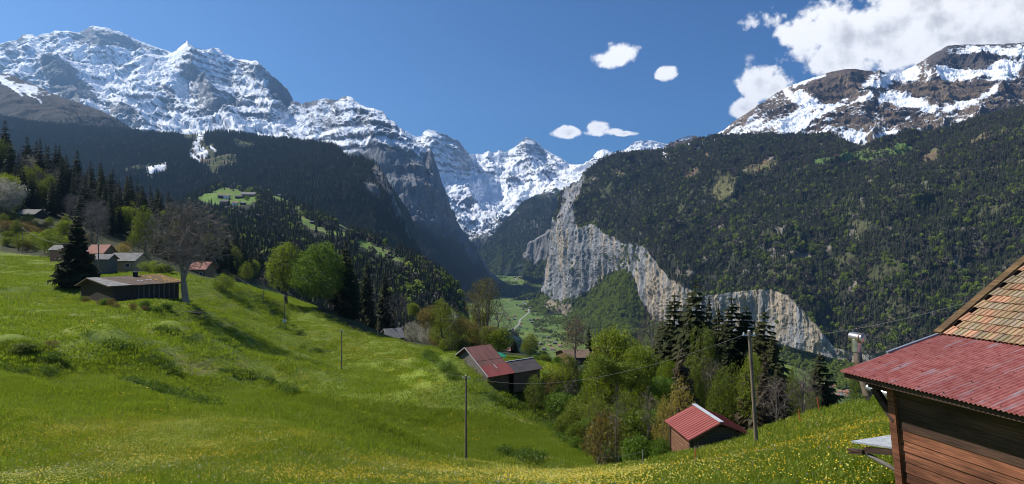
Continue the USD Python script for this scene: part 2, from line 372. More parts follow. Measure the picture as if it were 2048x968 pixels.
for a in (([(374, 84), (386, 118), (404, 132), (418, 165), (428, 190)], 42, 520), ([(103, 104), (112, 130), (150, 165), (160, 200), (170, 230)], 48, 420), ([(430, 97), (450, 125), (470, 150)], 22, 160),
          ([(516, 123), (520, 150), (535, 185), (548, 210)], 34, 300), ([(292, 107), (280, 125), (268, 145)], 18, 180), ([(235, 200), (245, 215), (270, 232)], 30, 200), ([(282, 230), (292, 250)], 24, 160), ([(460, 225), (470, 250), (478, 265)], 24, 180),
          ([(58, 84), (50, 110), (40, 140)], 24, 190), ([(345, 175), (360, 205), (400, 235)], 30, 160), ([(20, 150), (35, 185)], 22, 140)):
    spur(A2, *a)
A2.fade = A2.fade * (1 - .8 * stroke(A2.PX, A2.PY, [(374, 88), (345, 110)], 17)); detail(A2, 560, 210, 34, 5, strata=None)
fr = terrace(A2, 120, .55, 9, dip=(0.10, 0.0))
fin(A2)
n, n2 = .55 * fbm(A2.P / 110, 5, 12) + .42 * fbm(A2.P / np.array([42, 42, 150.]), 4, 14, .55), fbm(A2.P / 420, 3, 13)
X, Y = A2.PX, A2.PY
dark = (.75 * softpoly(X, Y, [(85, 122), (103, 103), (128, 118), (152, 138), (176, 158), (192, 178), (196, 196), (160, 206), (122, 196), (98, 172)], 7)
        + .8 * softpoly(X, Y, [(534, 170), (550, 158), (578, 176), (588, 208), (572, 216), (548, 206)], 6) + .55 * stroke(X, Y, [(395, 140), (430, 190), (460, 205)], 18)
        + .5 * softpoly(X, Y, [(225, 222), (236, 200), (262, 210), (282, 232), (250, 240)], 5) + .5 * softpoly(X, Y, [(276, 256), (282, 232), (312, 258)], 4)
        + .38 * stroke(X, Y, [(320, 178), (350, 190), (400, 205), (440, 215), (500, 205)], 11) + .4 * stroke(X, Y, [(325, 205), (380, 215), (430, 228)], 8) + .42 * stroke(X, Y, [(200, 200), (260, 225)], 10)
        + .35 * stroke(X, Y, [(480, 128), (520, 135), (545, 165)], 10) + .3 * stroke(X, Y, [(60, 200), (110, 220), (180, 235)], 22) + .3 * stroke(X, Y, [(480, 232), (560, 238)], 6))
bright = (.6 * stroke(X, Y, [(370, 88), (350, 108), (320, 120), (280, 128)], 11) + .5 * stroke(X, Y, [(200, 140), (250, 155), (310, 160), (330, 140)], 20) + .55 * stroke(X, Y, [(110, 112), (145, 132), (180, 150)], 6)
          + .45 * stroke(X, Y, [(210, 175), (270, 185), (310, 195)], 12) + .4 * stroke(X, Y, [(30, 140), (70, 138)], 10) + .5 * stroke(X, Y, [(350, 150), (355, 185), (380, 200)], 9)
          + .45 * stroke(X, Y, [(405, 100), (440, 115), (470, 135), (480, 160)], 10) + .45 * stroke(X, Y, [(495, 165), (525, 192), (545, 215)], 8) + .4 * stroke(X, Y, [(440, 235), (470, 250), (520, 250), (600, 245)], 12) + .35 * stroke(X, Y, [(350, 235), (400, 245)], 12))
s = sstep(.19, .37, A2.up + .36 * n + .22 * n2 - dark + bright + .02)
put_sheet(A2, 'snow_mountain', M_MOUNT, lerp(lerp(ROCK, ROCK2, sstep(-.3, .3, n2)), SNOW, s) * (1 + .10 * n[..., None]))

# ---- the banded mountain with the sheer wall above the valley
B = sheet([[(540, 228, 6900), (578, 212, 6800), (583, 203, 6700), (590, 202, 6700), (598, 204, 6700), (604, 209, 6650), (610, 204, 6600), (620, 204, 6550), (635, 200, 6450), (650, 197, 6350), (665, 199, 6250), (675, 200, 6200), (683, 195, 6150), (690, 193, 6100), (697, 192, 6050), (705, 196, 6000), (712, 203, 5980), (722, 210, 5950), (735, 215, 5900), (748, 216, 5850), (752, 219, 5830), (765, 222, 5800), (772, 230, 5770), (778, 241, 5750), (789, 243, 5730), (793, 255, 5700), (802, 259, 5680), (808, 270, 5660), (815, 276, 5640), (825, 282, 5600), (838, 290, 5550), (846, 298, 5520), (849, 309, 5500), (855, 310, 5480), (860, 302, 5450), (864, 310, 5440), (870, 325, 5430), (875, 340, 5420), (880, 355, 5420), (888, 375, 5410), (893, 395, 5400), (897, 410, 5400), (901, 425, 5400), (909, 440, 5400), (920, 453, 5420), (935, 475, 5450), (950, 497, 5500), (965, 517, 5550), (980, 541, 5600), (1000, 558, 5600), (1020, 570, 5550), (1060, 577, 5500), (1090, 580, 5400)],
           [(540, 255, 6500), (620, 240, 6250), (700, 245, 5700), (760, 285, 5350), (800, 330, 5150), (840, 370, 5000), (870, 415, 4950), (890, 450, 4950), (915, 490, 5000), (945, 530, 5100), (980, 562, 5200), (1020, 582, 5200), (1090, 588, 5150)],
           [(540, 290, 6000), (620, 290, 5700), (690, 310, 5250), (740, 350, 5000), (790, 400, 4850), (830, 440, 4750), (865, 480, 4750), (900, 520, 4750), (940, 558, 4800), (980, 580, 4850), (1030, 592, 4850), (1090, 597, 4850)],
           [(540, 420, 5000), (650, 440, 4600), (740, 480, 4400), (800, 530, 4300), (860, 570, 4250), (920, 598, 4300), (980, 606, 4400), (1040, 606, 4500), (1090, 606, 4600)]], 560, [70, 60, 60], back=(-300, 900, 500, 6), wrapR=(300, 600, 4))
for a in (([(697, 192), (690, 225), (676, 260)], 22, 110), ([(628, 232), (630, 262), (622, 285)], 12, 120), ([(860, 302), (866, 345), (880, 400)], 12, 70), ([(735, 216), (742, 260), (770, 310)], 26, 120)):
    spur(B, *a)
wall = softpoly(B.PX, B.PY, [(690, 255), (750, 230), (800, 255), (860, 300), (900, 420), (912, 450), (880, 455), (820, 430), (740, 345), (690, 310)], 14)
detail(B, 420, 120, 16, 21)
B.P += B.N * (ridged(B.P / np.array([90, 90, 700.]), 4, 31) * 46 * wall)[..., None]
fr = terrace(B, 170, .6, 23, dip=(0.05, 0.10), sharp=5)
fin(B)
n, n2 = .6 * fbm(B.P / 70, 5, 25) + .5 * fbm(B.P / np.array([28, 28, 110.]), 4, 27, .6), fbm(B.P / 300, 3, 26)
X, Y = B.PX, B.PY
hi = softpoly(X, Y, [(500, 190), (700, 180), (760, 215), (800, 255), (850, 300), (846, 318), (800, 300), (752, 282), (724, 300), (690, 300), (560, 330), (500, 330)], 12)
s = sstep(.36, .56, B.up + .30 * n + .12 * n2 + .30 * stroke(X, Y, [(570, 228), (640, 218), (700, 212)], 13) + .25 * stroke(X, Y, [(560, 250), (625, 246)], 9) + .2 * stroke(X, Y, [(690, 225), (720, 250), (735, 275)], 9) - .55 * stroke(X, Y, [(583, 206), (620, 207), (690, 196)], 4.5) - .3 * stroke(X, Y, [(630, 240), (680, 255)], 7) - .35 * stroke(X, Y, [(725, 232), (780, 262)], 14)) * hi
wood = sstep(-4, 26, Y - np.interp(X, [540, 700, 760, 820, 880, 905, 930, 1000, 1060], [330, 360, 400, 432, 462, 470, 500, 560, 575]) + 14 * n)
warm = sstep(.05, .5, n2 + .6 * fbm(B.P / np.array([60, 60, 260.]), 3, 29)) * wall
c = lerp(lerp(ROCK * .95, ROCK2, sstep(-.3, .4, n)), C(.26, .20, .15), warm * .75)
c = lerp(c, C(.030, .040, .026), wood)
put_sheet(B, 'ledge_mountain', M_MOUNT, lerp(c, SNOW, s) * (1 + .12 * n[..., None]), smooth=False)

# ---- the far snow peaks at the head of the valley
Cm = sheet([[(740, 262, 11800), (790, 262, 11600), (805, 261, 11600), (815, 264, 11600), (825, 270, 11600), (833, 274, 11600), (838, 272, 11600), (843, 274, 11600), (846, 266, 11600), (850, 262, 11600), (858, 259, 11600), (865, 261, 11600), (872, 263, 11600), (877, 267, 11600), (890, 267, 11700), (897, 272, 11700), (903, 276, 11750), (912, 278, 11800), (920, 284, 11900), (926, 293, 12000), (932, 301, 12300), (938, 307, 12800), (950, 309, 13000), (955, 306, 13000), (962, 308, 13000), (970, 304, 13000), (978, 300, 13000), (985, 305, 13100), (993, 303, 13100), (998, 298, 13100), (1003, 299, 13100), (1010, 303, 13100), (1017, 300, 13200), (1024, 297, 13200), (1032, 292, 13300), (1038, 286, 13300), (1044, 280, 13300), (1052, 275, 13300), (1060, 277, 13300), (1070, 281, 13300), (1078, 288, 13300), (1088, 297, 13300), (1100, 304, 13300), (1115, 313, 13300), (1125, 319, 13300), (1138, 328, 13200), (1150, 329, 12800), (1165, 328, 12600), (1175, 326, 12400), (1182, 320, 12200), (1187, 311, 12100), (1194, 303, 12000), (1205, 299, 12000), (1215, 300, 12000), (1222, 306, 12000), (1228, 308, 11900), (1236, 305, 11500), (1245, 300, 11200), (1255, 296, 11100), (1262, 288, 11000), (1270, 283, 11000), (1285, 282, 11000), (1300, 281, 11000), (1312, 283, 11000), (1325, 287, 11000), (1335, 288, 11000), (1340, 285, 11000), (1345, 288, 11000), (1352, 280, 11000), (1360, 276, 11000), (1372, 272, 11000), (1380, 270, 11000), (1388, 273, 11000), (1396, 280, 11000), (1450, 310, 11000)],
            [(740, 320, 11000), (860, 320, 10900), (940, 345, 12000), (1000, 340, 12300), (1050, 335, 12400), (1120, 350, 12100), (1180, 345, 11700), (1250, 330, 10600), (1450, 345, 10400)],
            [(740, 390, 10000), (860, 395, 9900), (940, 405, 10600), (1040, 410, 10900), (1120, 395, 10700), (1250, 380, 9800), (1450, 390, 9600)],
            [(740, 470, 8900), (900, 470, 8900), (960, 480, 9100), (1060, 470, 9300), (1250, 440, 8900), (1450, 440, 8700)],
            [(740, 520, 8300), (960, 530, 8300), (1060, 520, 8500), (1450, 480, 8200)]], 540, [64, 64, 60, 20], back=(0, 900, 600, 5))
for a in (([(860, 259), (875, 300), (900, 330), (915, 355), (935, 385)], 34, 420), ([(1052, 275), (1050, 305), (1060, 330), (1085, 365)], 34, 420), ([(910, 300), (925, 330), (945, 350)], 18, 200), ([(978, 300), (985, 325)], 20, 200),
          ([(1030, 350), (1020, 375), (1035, 395)], 24, 240), ([(850, 380), (900, 400), (945, 420)], 22, 140), ([(1205, 299), (1200, 325)], 18, 160)):
    spur(Cm, *a)
detail(Cm, 640, 260, 42, 41)
fr = terrace(Cm, 140, .5, 42, dip=(0.03, 0.0))
fin(Cm)
n, n2 = .6 * fbm(Cm.P / 120, 5, 43) + .42 * fbm(Cm.P / np.array([60, 60, 190.]), 4, 45, .55), fbm(Cm.P / 500, 3, 44)
X, Y = Cm.PX, Cm.PY
low = np.interp(X, [740, 880, 960, 1020, 1100, 1200], [420, 425, 440, 425, 400, 380])
bright = .5 * stroke(X, Y, [(942, 312), (985, 320), (1030, 322)], 10) + .5 * stroke(X, Y, [(950, 350), (990, 375), (1050, 385)], 16) + .6 * stroke(X, Y, [(1120, 340), (1150, 340), (1180, 336)], 10) + .4 * stroke(X, Y, [(950, 385), (1000, 400), (1060, 395)], 12) + .5 * stroke(X, Y, [(1195, 312), (1215, 312)], 8) + .5 * stroke(X, Y, [(1260, 292), (1330, 294)], 9) + .35 * stroke(X, Y, [(870, 340), (900, 370)], 14)
dark = .40 * stroke(X, Y, [(905, 285), (930, 310), (950, 345), (975, 370)], 13) + .42 * stroke(X, Y, [(1035, 292), (1052, 282), (1080, 300), (1105, 330)], 15) + .35 * stroke(X, Y, [(880, 385), (920, 398), (945, 410)], 8) + .3 * stroke(X, Y, [(860, 265), (890, 275)], 7) + .35 * stroke(X, Y, [(1020, 365), (1035, 395)], 11)
s = sstep(.24, .46, Cm.up + .34 * n + .2 * n2 + bright - dark - .010 * np.clip(Y - low + 25, 0, 80) + .04)
g = sstep(0, 26, Y - low + 22 * n)
c = lerp(lerp(ROCK, ROCK2, sstep(-.3, .4, n)), C(.055, .055, .042), g)
put_sheet(Cm, 'snow_mountain', M_MOUNT, lerp(c, SNOW, s))

# ---- the wooded spur under the far peaks, and the cliff at its foot
D = sheet([[(935, 520, 7300), (955, 505, 7400), (985, 472, 7500), (1015, 440, 7600), (1045, 405, 7700), (1065, 394, 7700), (1085, 382, 7750), (1100, 367, 7800), (1110, 359, 7800), (1125, 364, 7800), (1160, 375, 7800), (1230, 380, 7700)],
           [(935, 528, 7250), (975, 500, 7150), (1020, 465, 7100), (1070, 425, 7100), (1110, 410, 7100), (1230, 420, 7000)],
           [(935, 545, 7000), (975, 530, 6800), (1020, 515, 6600), (1070, 490, 6500), (1110, 480, 6400), (1230, 480, 6300)],
           [(935, 560, 6700), (1000, 556, 6500), (1060, 556, 6300), (1120, 560, 6100), (1230, 565, 6000)]], 190, [46, 44, 36], back=(0, 700, 300, 4))
detail(D, 420, 130, 14, 61)
fin(D)
n, n2 = fbm(D.P / 45, 5, 62), fbm(D.P / 240, 3, 63)
X, Y = D.PX, D.PY
s = sstep(.42, .58, .55 + .5 * n + .35 * (D.up - .6) - .022 * np.clip(Y - 378, -40, 60)) * sstep(1030, 1050, X + 20 * n)
bare = sstep(.15, .45, n2 + .5 * n) * sstep(470, 430, Y)
c = lerp(C(.030, .040, .026), C(.17, .16, .15), np.maximum(bare * .8, .9 * stroke(X, Y, [(1062, 420), (1070, 440), (1078, 462)], 6) * sstep(-.3, .2, n)))
c = lerp(c, C(.06, .085, .028), sstep(.0, .5, n2 + .4 * n) * sstep(490, 540, Y))
put_sheet(D, 'wooded_mountain', M_FLOOR, lerp(c, SNOW, s))
D2 = sheet([[(1050, 510, 6000), (1056, 500, 5980), (1061, 486, 5950), (1075, 478, 5900), (1090, 470, 5850), (1110, 458, 5800), (1160, 440, 5700)],
            [(1050, 514, 5980), (1058, 508, 5940), (1063, 522, 5900), (1071, 530, 5850), (1085, 519, 5800), (1110, 512, 5740), (1160, 505, 5650)],
            [(1050, 556, 5700), (1080, 560, 5600), (1160, 570, 5400)]], 110, [46, 34], back=(200, 500, -20, 4), wrapL=(150, 500, 5))
D2.P += D2.N * (ridged(D2.P / np.array([70, 70, 400.]), 5, 65) * 45)[..., None]
fin(D2)
n = fbm(D2.P / np.array([25, 25, 90.]), 5, 66)
lowline = np.interp(D2.PX, [1050, 1063, 1071, 1085, 1110, 1160], [516, 523, 530, 519, 512, 505])
c = lerp(lerp(C(.21, .205, .20), C(.13, .13, .13), sstep(-.3, .3, n)), C(.028, .040, .022), np.maximum(sstep(-3, 4, D2.PY - lowline + 5 * n), 1 - D2.vis))
put_sheet(D2, 'valley_cliff', M_CLIFF, c)

# ---- the brown shoulder on the left, and the dark wooded slope below it
E = sheet([[(-200, 150, 4300), (-60, 146, 4300), (0, 147, 4250), (20, 149, 4250), (35, 155, 4200), (50, 162, 4200), (75, 172, 4150), (100, 185, 4100), (120, 192, 4080), (150, 202, 4050), (180, 213, 4000), (200, 220, 4000), (220, 230, 3980), (240, 243, 3950), (262, 256, 3930), (300, 275, 3900)],
           [(-200, 215, 3700), (0, 210, 3650), (60, 215, 3600), (140, 232, 3600), (220, 252, 3700), (300, 290, 3750)],
           [(-200, 300, 3200), (0, 290, 3200), (150, 290, 3250), (300, 310, 3400)]], 280, [60, 50], back=(0, 600, 250, 4))
detail(E, 320, 46, 7, 71)
fin(E)
n, n2 = fbm(E.P / 28, 5, 72), fbm(E.P / 150, 3, 73)
X, Y = E.PX, E.PY
s = sstep(.36, .52, .9 * (stroke(X, Y, [(0, 155), (20, 168), (45, 188)], 3.2) + .8 * stroke(X, Y, [(5, 160), (40, 172), (70, 178)], 7) + .7 * stroke(X, Y, [(55, 180), (62, 192), (82, 204)], 3.5) + .6 * stroke(X, Y, [(0, 150), (35, 153)], 2.5) + .45 * stroke(X, Y, [(50, 178), (100, 186)], 7)) + .55 * n - .1)
c = lerp(lerp(C(.034, .029, .026), C(.056, .042, .032), sstep(-.3, .3, n2)), C(.030, .032, .024), sstep(-.05, .4, n) * .8)
put_sheet(E, 'brown_shoulder', M_FLOOR, lerp(c, SNOW, s))

F = sheet([[(-200, 236, 3300), (0, 234, 3250), (60, 246, 3250), (110, 251, 3250), (200, 258, 3250), (280, 264, 3250), (350, 270, 3250), (400, 268, 3300), (440, 262, 3350), (480, 268, 3300), (540, 278, 3250), (600, 282, 3150), (640, 285, 3050), (665, 289, 2950), (685, 302, 2850), (700, 315, 2800), (720, 314, 2780), (740, 319, 2750), (752, 327, 2700), (765, 342, 2650), (775, 359, 2620), (785, 382, 2600), (792, 406, 2580), (800, 431, 2560), (812, 456, 2550), (822, 476, 2540), (832, 496, 2540), (850, 530, 2540), (870, 580, 2540)],
           [(-200, 300, 2400), (0, 310, 2400), (200, 325, 2450), (400, 330, 2550), (540, 335, 2550), (640, 350, 2450), (700, 385, 2350), (740, 420, 2300), (780, 465, 2280), (800, 500, 2250), (820, 530, 2250), (870, 610, 2250)],
           [(-200, 400, 1700), (0, 400, 1700), (200, 410, 1800), (400, 400, 2000), (540, 410, 2000), (640, 450, 1950), (740, 500, 1900), (800, 545, 1900), (870, 640, 1950)],
           [(-200, 500, 1300), (200, 520, 1300), (400, 500, 1400), (640, 530, 1450), (760, 580, 1500), (870, 690, 1600)]], 420, [80, 60, 30], back=(0, 600, 120, 5), wrapR=(-120, 700, 8))
detail(F, 340, 60, 8, 81)
fin(F)
F.bare = lambda X, Y: np.maximum.reduce([inpoly(X, Y, p).astype(float) for p in ([(376, 316), (392, 274), (414, 276), (410, 296), (424, 292), (434, 300), (420, 324), (404, 330), (388, 318)], [(292, 340), (310, 330), (336, 332), (320, 348), (294, 352)], [(412, 330), (430, 316), (470, 312), (474, 326), (440, 330), (436, 346), (418, 344)], [(462, 284), (500, 286), (512, 294), (470, 290)], [(355, 262), (420, 264), (380, 274)], [(230, 330), (300, 320), (300, 334), (250, 344)])])
F.rock = lambda X, Y: np.maximum.reduce([inpoly(X, Y, p).astype(float) for p in ([(742, 335), (757, 328), (772, 350), (790, 405), (804, 450), (790, 440), (772, 400), (756, 375)], [(724, 362), (740, 350), (752, 372), (762, 398), (742, 394), (726, 382)], [(806, 442), (813, 440), (826, 485), (818, 488), (806, 470)])])
n, n2 = fbm(F.P / 16, 5, 82), fbm(F.P / 90, 3, 83)
X, Y = F.PX + 5 * n2, F.PY + 5 * n
bare, rock = F.bare(X, Y), F.rock(X, Y) * F.vis
c = lerp(C(.030, .036, .022), C(.085, .095, .035), np.clip(bare, 0, 1))
c = lerp(c, C(.15, .11, .07), sstep(.1, .4, n2) * bare)
c = lerp(c, lerp(C(.20, .195, .19), C(.09, .09, .09), sstep(-.3, .25, fbm(F.P / np.array([14, 14, 50.]), 4, 85))), rock)
snowy = np.maximum(stroke(X, Y, [(398, 278), (392, 300), (410, 310)], 11), stroke(X, Y, [(388, 312), (400, 322)], 8)) + 1.1 * stroke(X, Y, [(300, 344), (330, 336)], 8) + .8 * stroke(X, Y, [(424, 298), (432, 306)], 5) + .9 * stroke(X, Y, [(350, 263), (420, 262), (450, 264)], 6)
s = sstep(.40, .50, snowy * (.75 + .6 * n) - .05)
put_sheet(F, 'wooded_slope', M_FLOOR, lerp(c, SNOW, s))

# ---- the spur with the hamlet's meadows
G = sheet([[(150, 480, 1250), (300, 440, 1500), (380, 398, 1650), (440, 372, 1750), (480, 380, 1700), (520, 387, 1600), (560, 394, 1500), (600, 414, 1400), (640, 432, 1350), (680, 448, 1300), (720, 472, 1250), (760, 486, 1200), (800, 503, 1150), (830, 520, 1100), (860, 536, 1050), (890, 556, 1000), (912, 580, 960), (925, 606, 930), (936, 650, 900)],
           [(150, 500, 800), (300, 470, 1000), (400, 425, 1250), (450, 412, 1350), (520, 414, 1300), (600, 455, 1150), (700, 503, 950), (800, 548, 850), (880, 600, 810), (936, 680, 800)],
           [(150, 560, 420), (300, 540, 470), (450, 520, 560), (600, 560, 600), (700, 600, 600), (800, 640, 600), (900, 690, 620), (936, 730, 660)],
           [(150, 640, 330), (450, 680, 330), (600, 730, 330), (700, 760, 330), (800, 800, 330), (936, 850, 400)]], 330, [56, 56, 30], back=(-100, 350, 170, 5), wrapR=(-60, 400, 6))
detail(G, 170, 14, 2.5, 91)
fin(G)
G.bare = lambda X, Y: np.maximum.reduce([inpoly(X, Y, p).astype(float) for p in ([(394, 396), (420, 388), (446, 374), (470, 376), (486, 384), (512, 390), (514, 404), (490, 414), (460, 410), (430, 408), (398, 404)], [(535, 384), (556, 390), (578, 396), (584, 404), (560, 402), (544, 394)], [(588, 412), (602, 416), (604, 432), (630, 448), (650, 460), (654, 468), (630, 466), (606, 450), (594, 434)], [(668, 434), (684, 444), (704, 456), (700, 462), (676, 448)], [(756, 474), (776, 480), (800, 496), (790, 500), (764, 484)], [(708, 484), (722, 480), (746, 492), (772, 502), (812, 520), (812, 526), (776, 522), (750, 508), (716, 496)], [(640, 462), (690, 470), (690, 478), (650, 472)])])
n, n2 = fbm(G.P / 9, 4, 92), fbm(G.P / 50, 3, 93)
bare = G.bare(G.PX + 2 * n2, G.PY + 2 * n)
c = lerp(C(.030, .034, .018), lerp(C(.105, .175, .028), C(.15, .17, .05), sstep(-.1, .5, n2)), bare)
put_sheet(G, 'wooded_slope', M_FIELD, c)

# ---- the mountain on the right: wooded flank, cliff, wooded foot
I = sheet([[(1165, 349, 4300), (1190, 327, 4300), (1215, 312, 4250), (1235, 305, 4250), (1290, 304, 4150), (1345, 298, 4050), (1400, 279, 3950), (1440, 270, 3900), (1540, 270, 3800), (1660, 270, 3700), (1700, 288, 3600), (1725, 299, 3500), (1760, 281, 3450), (1800, 274, 3400), (1850, 270, 3350), (1900, 259, 3250), (1950, 241, 3150), (2048, 214, 3000), (2240, 170, 2850)],
           [(1128, 395, 4150), (1200, 380, 3850), (1300, 385, 3450), (1450, 390, 3050), (1600, 390, 2800), (1800, 390, 2450), (2048, 390, 2150), (2240, 390, 2050)],
           [(1103, 432, 4050), (1118, 446, 3900), (1138, 442, 3800), (1160, 454, 3680), (1180, 442, 3580), (1200, 457, 3480), (1240, 482, 3280), (1270, 489, 3130), (1295, 494, 3030), (1312, 514, 2930), (1330, 534, 2830), (1345, 558, 2740), (1370, 572, 2640), (1400, 590, 2570), (1430, 585, 2490), (1480, 578, 2390), (1510, 575, 2340), (1545, 576, 2290), (1570, 588, 2240), (1600, 616, 2170), (1630, 646, 2120), (1650, 672, 2090), (1665, 693, 2070), (1690, 699, 2030), (1740, 708, 1970), (1800, 708, 1890), (2048, 722, 1690), (2240, 732, 1590)],
           [(1074, 582, 4150), (1100, 597, 3980), (1125, 612, 3800), (1145, 602, 3700), (1180, 577, 3560), (1210, 553, 3430), (1240, 540, 3260), (1262, 550, 3140), (1278, 580, 3060), (1290, 618, 2990), (1305, 645, 2930), (1350, 660, 2740), (1450, 668, 2480), (1550, 688, 2270), (1600, 702, 2180), (1650, 714, 2110), (1700, 724, 2020), (1760, 737, 1940), (2048, 752, 1660), (2240, 762, 1560)],
           [(1040, 612, 4150), (1090, 628, 3800), (1135, 657, 3300), (1200, 676, 3000), (1300, 704, 2600), (1400, 722, 2400), (1550, 752, 2120), (1700, 780, 1920), (2048, 840, 1600), (2240, 850, 1500)]], 700, [110, 90, 130, 60], back=(300, 900, 150, 5), wrapL=(450, 900, 10))
I.up0 = np.zeros(I.P.shape[:2]); rows_at = 5 + 200
cl_t = np.arange(I.P.shape[0])[:, None] * np.ones(I.P.shape[1])[None]
topmask = sstep(rows_at - 3, rows_at + 6, cl_t) * sstep(rows_at + 134, rows_at + 122, cl_t)
I.fade = I.fade * (1 - .7 * topmask); detail(I, 480, 115, 8, 101)
pil = ridged((I.P + 25 * np.stack([fbm(I.P / 160, 3, 116), fbm(I.P / 160, 3, 117), 0 * I.up0], -1)) / np.array([110, 110, 700.]), 6, 102, .58)
I.P += I.N * ((pil - .45) * 36 * topmask)[..., None]
I.P += I.N * ((ridged((I.P + 8 * np.stack([fbm(I.P / 40, 2, 118), fbm(I.P / 40, 2, 119), 0 * I.up0], -1)) / np.array([32, 32, 230.]), 4, 109, .6) - .45) * 12 * topmask)[..., None]
I.P += I.N * (fbm(I.P / np.array([20, 20, 30.]), 5, 104, .6) * 5 * topmask)[..., None]
I.fade = I.fade / (1 - .7 * topmask) * topmask; fr = terrace(I, 110, .16, 105, dip=(0.1, 0.0))
fin(I)
n, n2, nv = fbm(I.P / 22, 5, 106), fbm(I.P / 130, 3, 107), fbm(I.P / np.array([26, 26, 330.]), 4, 108)
X, Y = I.PX + 16 * n2 + 5 * n, I.PY + 7 * n
gul = sstep(.60, .78, ridged((I.P + 40 * np.stack([fbm(I.P / 150, 3, 141), fbm(I.P / 150, 3, 142), 0 * I.up], -1)) / np.array([230, 230, 1400.]), 3, 143)) * sstep(290, 330, I.PY)
I.gul = gul
nv2 = fbm(I.P / np.array([9, 9, 60.]), 4, 114, .6)
I.bare = lambda X, Y: np.maximum.reduce([inpoly(X, Y, p).astype(float) for p in ([(1622, 326), (1660, 312), (1720, 302), (1770, 304), (1830, 296), (1830, 304), (1770, 316), (1700, 330), (1640, 332)], [(1476, 336), (1500, 322), (1550, 318), (1556, 326), (1520, 344), (1490, 346)], [(1424, 366), (1450, 352), (1484, 360), (1460, 384), (1430, 398), (1418, 384)], [(1842, 308), (1880, 300), (1878, 316), (1850, 322)], [(1930, 270), (1980, 262), (2048, 250), (2048, 266), (1990, 280), (1960, 292), (1930, 286)], [(1372, 352), (1384, 340), (1404, 336), (1404, 344), (1384, 358)], [(1222, 344), (1240, 338), (1260, 348), (1250, 354), (1230, 350)], [(1408, 292), (1424, 298), (1420, 312), (1408, 308)], [(1318, 310), (1330, 302), (1342, 308), (1338, 322), (1326, 318)])])
bare = I.bare(X, Y)
c = lerp(lerp(C(.036, .038, .022), C(.080, .082, .036), gul) * 1.0, lerp(C(.13, .125, .050), C(.16, .11, .065), sstep(-.2, .4, n2)), bare)
c = lerp(c, C(.10, .16, .04), bare * inpoly(X, Y, [(1620, 334), (1640, 315), (1780, 300), (1840, 300), (1720, 334)]).astype(float))
rockc = lerp(lerp(C(.275, .275, .28), C(.165, .17, .18), sstep(-.3, .3, .6 * n + .7 * nv2)), C(.40, .315, .215), sstep(.12, .50, nv + .4 * n2 + .22 * sstep(1250, 1330, I.PX) + .12 * sstep(1450, 1600, I.PX)) * .8)
rockc = lerp(rockc, C(.11, .115, .12), sstep(.22, .5, fbm(I.P / np.array([14, 14, 200.]), 3, 111)) * .6)
ledge = sstep(.60, .74, I.up + .25 * n) * topmask
rockc = lerp(rockc, C(.07, .09, .03), ledge * .8)
c = lerp(c, rockc, topmask)
strip = softpoly(X, Y, [(1171, 348), (1166, 385), (1152, 412), (1146, 442), (1116, 450), (1114, 424), (1134, 388), (1152, 356)], 2)
c = lerp(c, rockc, np.maximum(strip, 0))
outc = sstep(.53, .60, fbm(I.P / 60, 4, 113) + .30 * stroke(I.PX, I.PY, [(1330, 470), (1360, 450)], 10) + .35 * stroke(I.PX, I.PY, [(1640, 515), (1670, 510)], 14) + .25 * stroke(I.PX, I.PY, [(1350, 560), (1420, 555), (1440, 560)], 14) + .16 * sstep(1300, 1400, I.PX) * sstep(420, 470, I.PY)) * (1 - topmask)
I.outc = outc
c = lerp(c, C(.22, .19, .15), outc * .8)
foot = sstep(rows_at + 126, rows_at + 134, cl_t)
c = lerp(c, C(.055, .08, .028), foot)
scree = softpoly(X, Y, [(1085, 590), (1100, 596), (1126, 612), (1142, 604), (1132, 628), (1106, 640), (1076, 606)], 4)
c = lerp(c, C(.24, .20, .14), scree * foot)
snowp = sstep(.45, .55, np.maximum(stroke(X, Y, [(1350, 296), (1420, 278)], 7), .9 * stroke(X, Y, [(1322, 308), (1330, 316)], 5)) + .5 * n)
I.topmask, I.foot, I.strip, I.scree = topmask, foot, strip, scree
put_sheet(I, 'wooded_mountain', M_CLIFF, lerp(c, SNOW, snowp * (I.PY < 330)), smooth=False)

# ---- the snowy crest behind it
I2 = sheet([[(1330, 292, 6200), (1360, 286, 6200), (1395, 280, 6150), (1430, 268, 6100), (1450, 258, 6000), (1470, 240, 5900), (1490, 228, 5850), (1500, 222, 5800), (1520, 208, 5750), (1540, 195, 5700), (1555, 184, 5650), (1570, 177, 5600), (1590, 168, 5550), (1620, 158, 5500), (1645, 150, 5500), (1662, 143, 5450), (1680, 140, 5400), (1700, 138, 5400), (1712, 138, 5400), (1730, 141, 5400), (1745, 142, 5400), (1756, 143, 5400), (1760, 139, 5400), (1765, 144, 5400), (1785, 146, 5500), (1805, 143, 5600), (1820, 136, 5650), (1835, 128, 5700), (1850, 119, 5700), (1862, 110, 5700), (1880, 100, 5700), (1895, 92, 5700), (1910, 90, 5700), (1950, 89, 5700), (2000, 88, 5600), (2048, 85, 5500), (2120, 78, 5400), (2280, 60, 5300)],
            [(1330, 298, 5900), (1450, 280, 5500), (1560, 235, 5000), (1700, 200, 4800), (1800, 195, 4850), (1900, 175, 4900), (2048, 165, 4800), (2280, 140, 4700)],
            [(1330, 306, 5500), (1450, 295, 4900), (1560, 270, 4500), (1700, 250, 4350), (1850, 235, 4350), (2048, 215, 4300), (2280, 200, 4200)],
            [(1330, 330, 5000), (1500, 320, 4400), (1700, 320, 4000), (1900, 300, 3900), (2048, 270, 3800), (2280, 250, 3700)]], 600, [80, 64, 40], back=(0, 700, 350, 5))
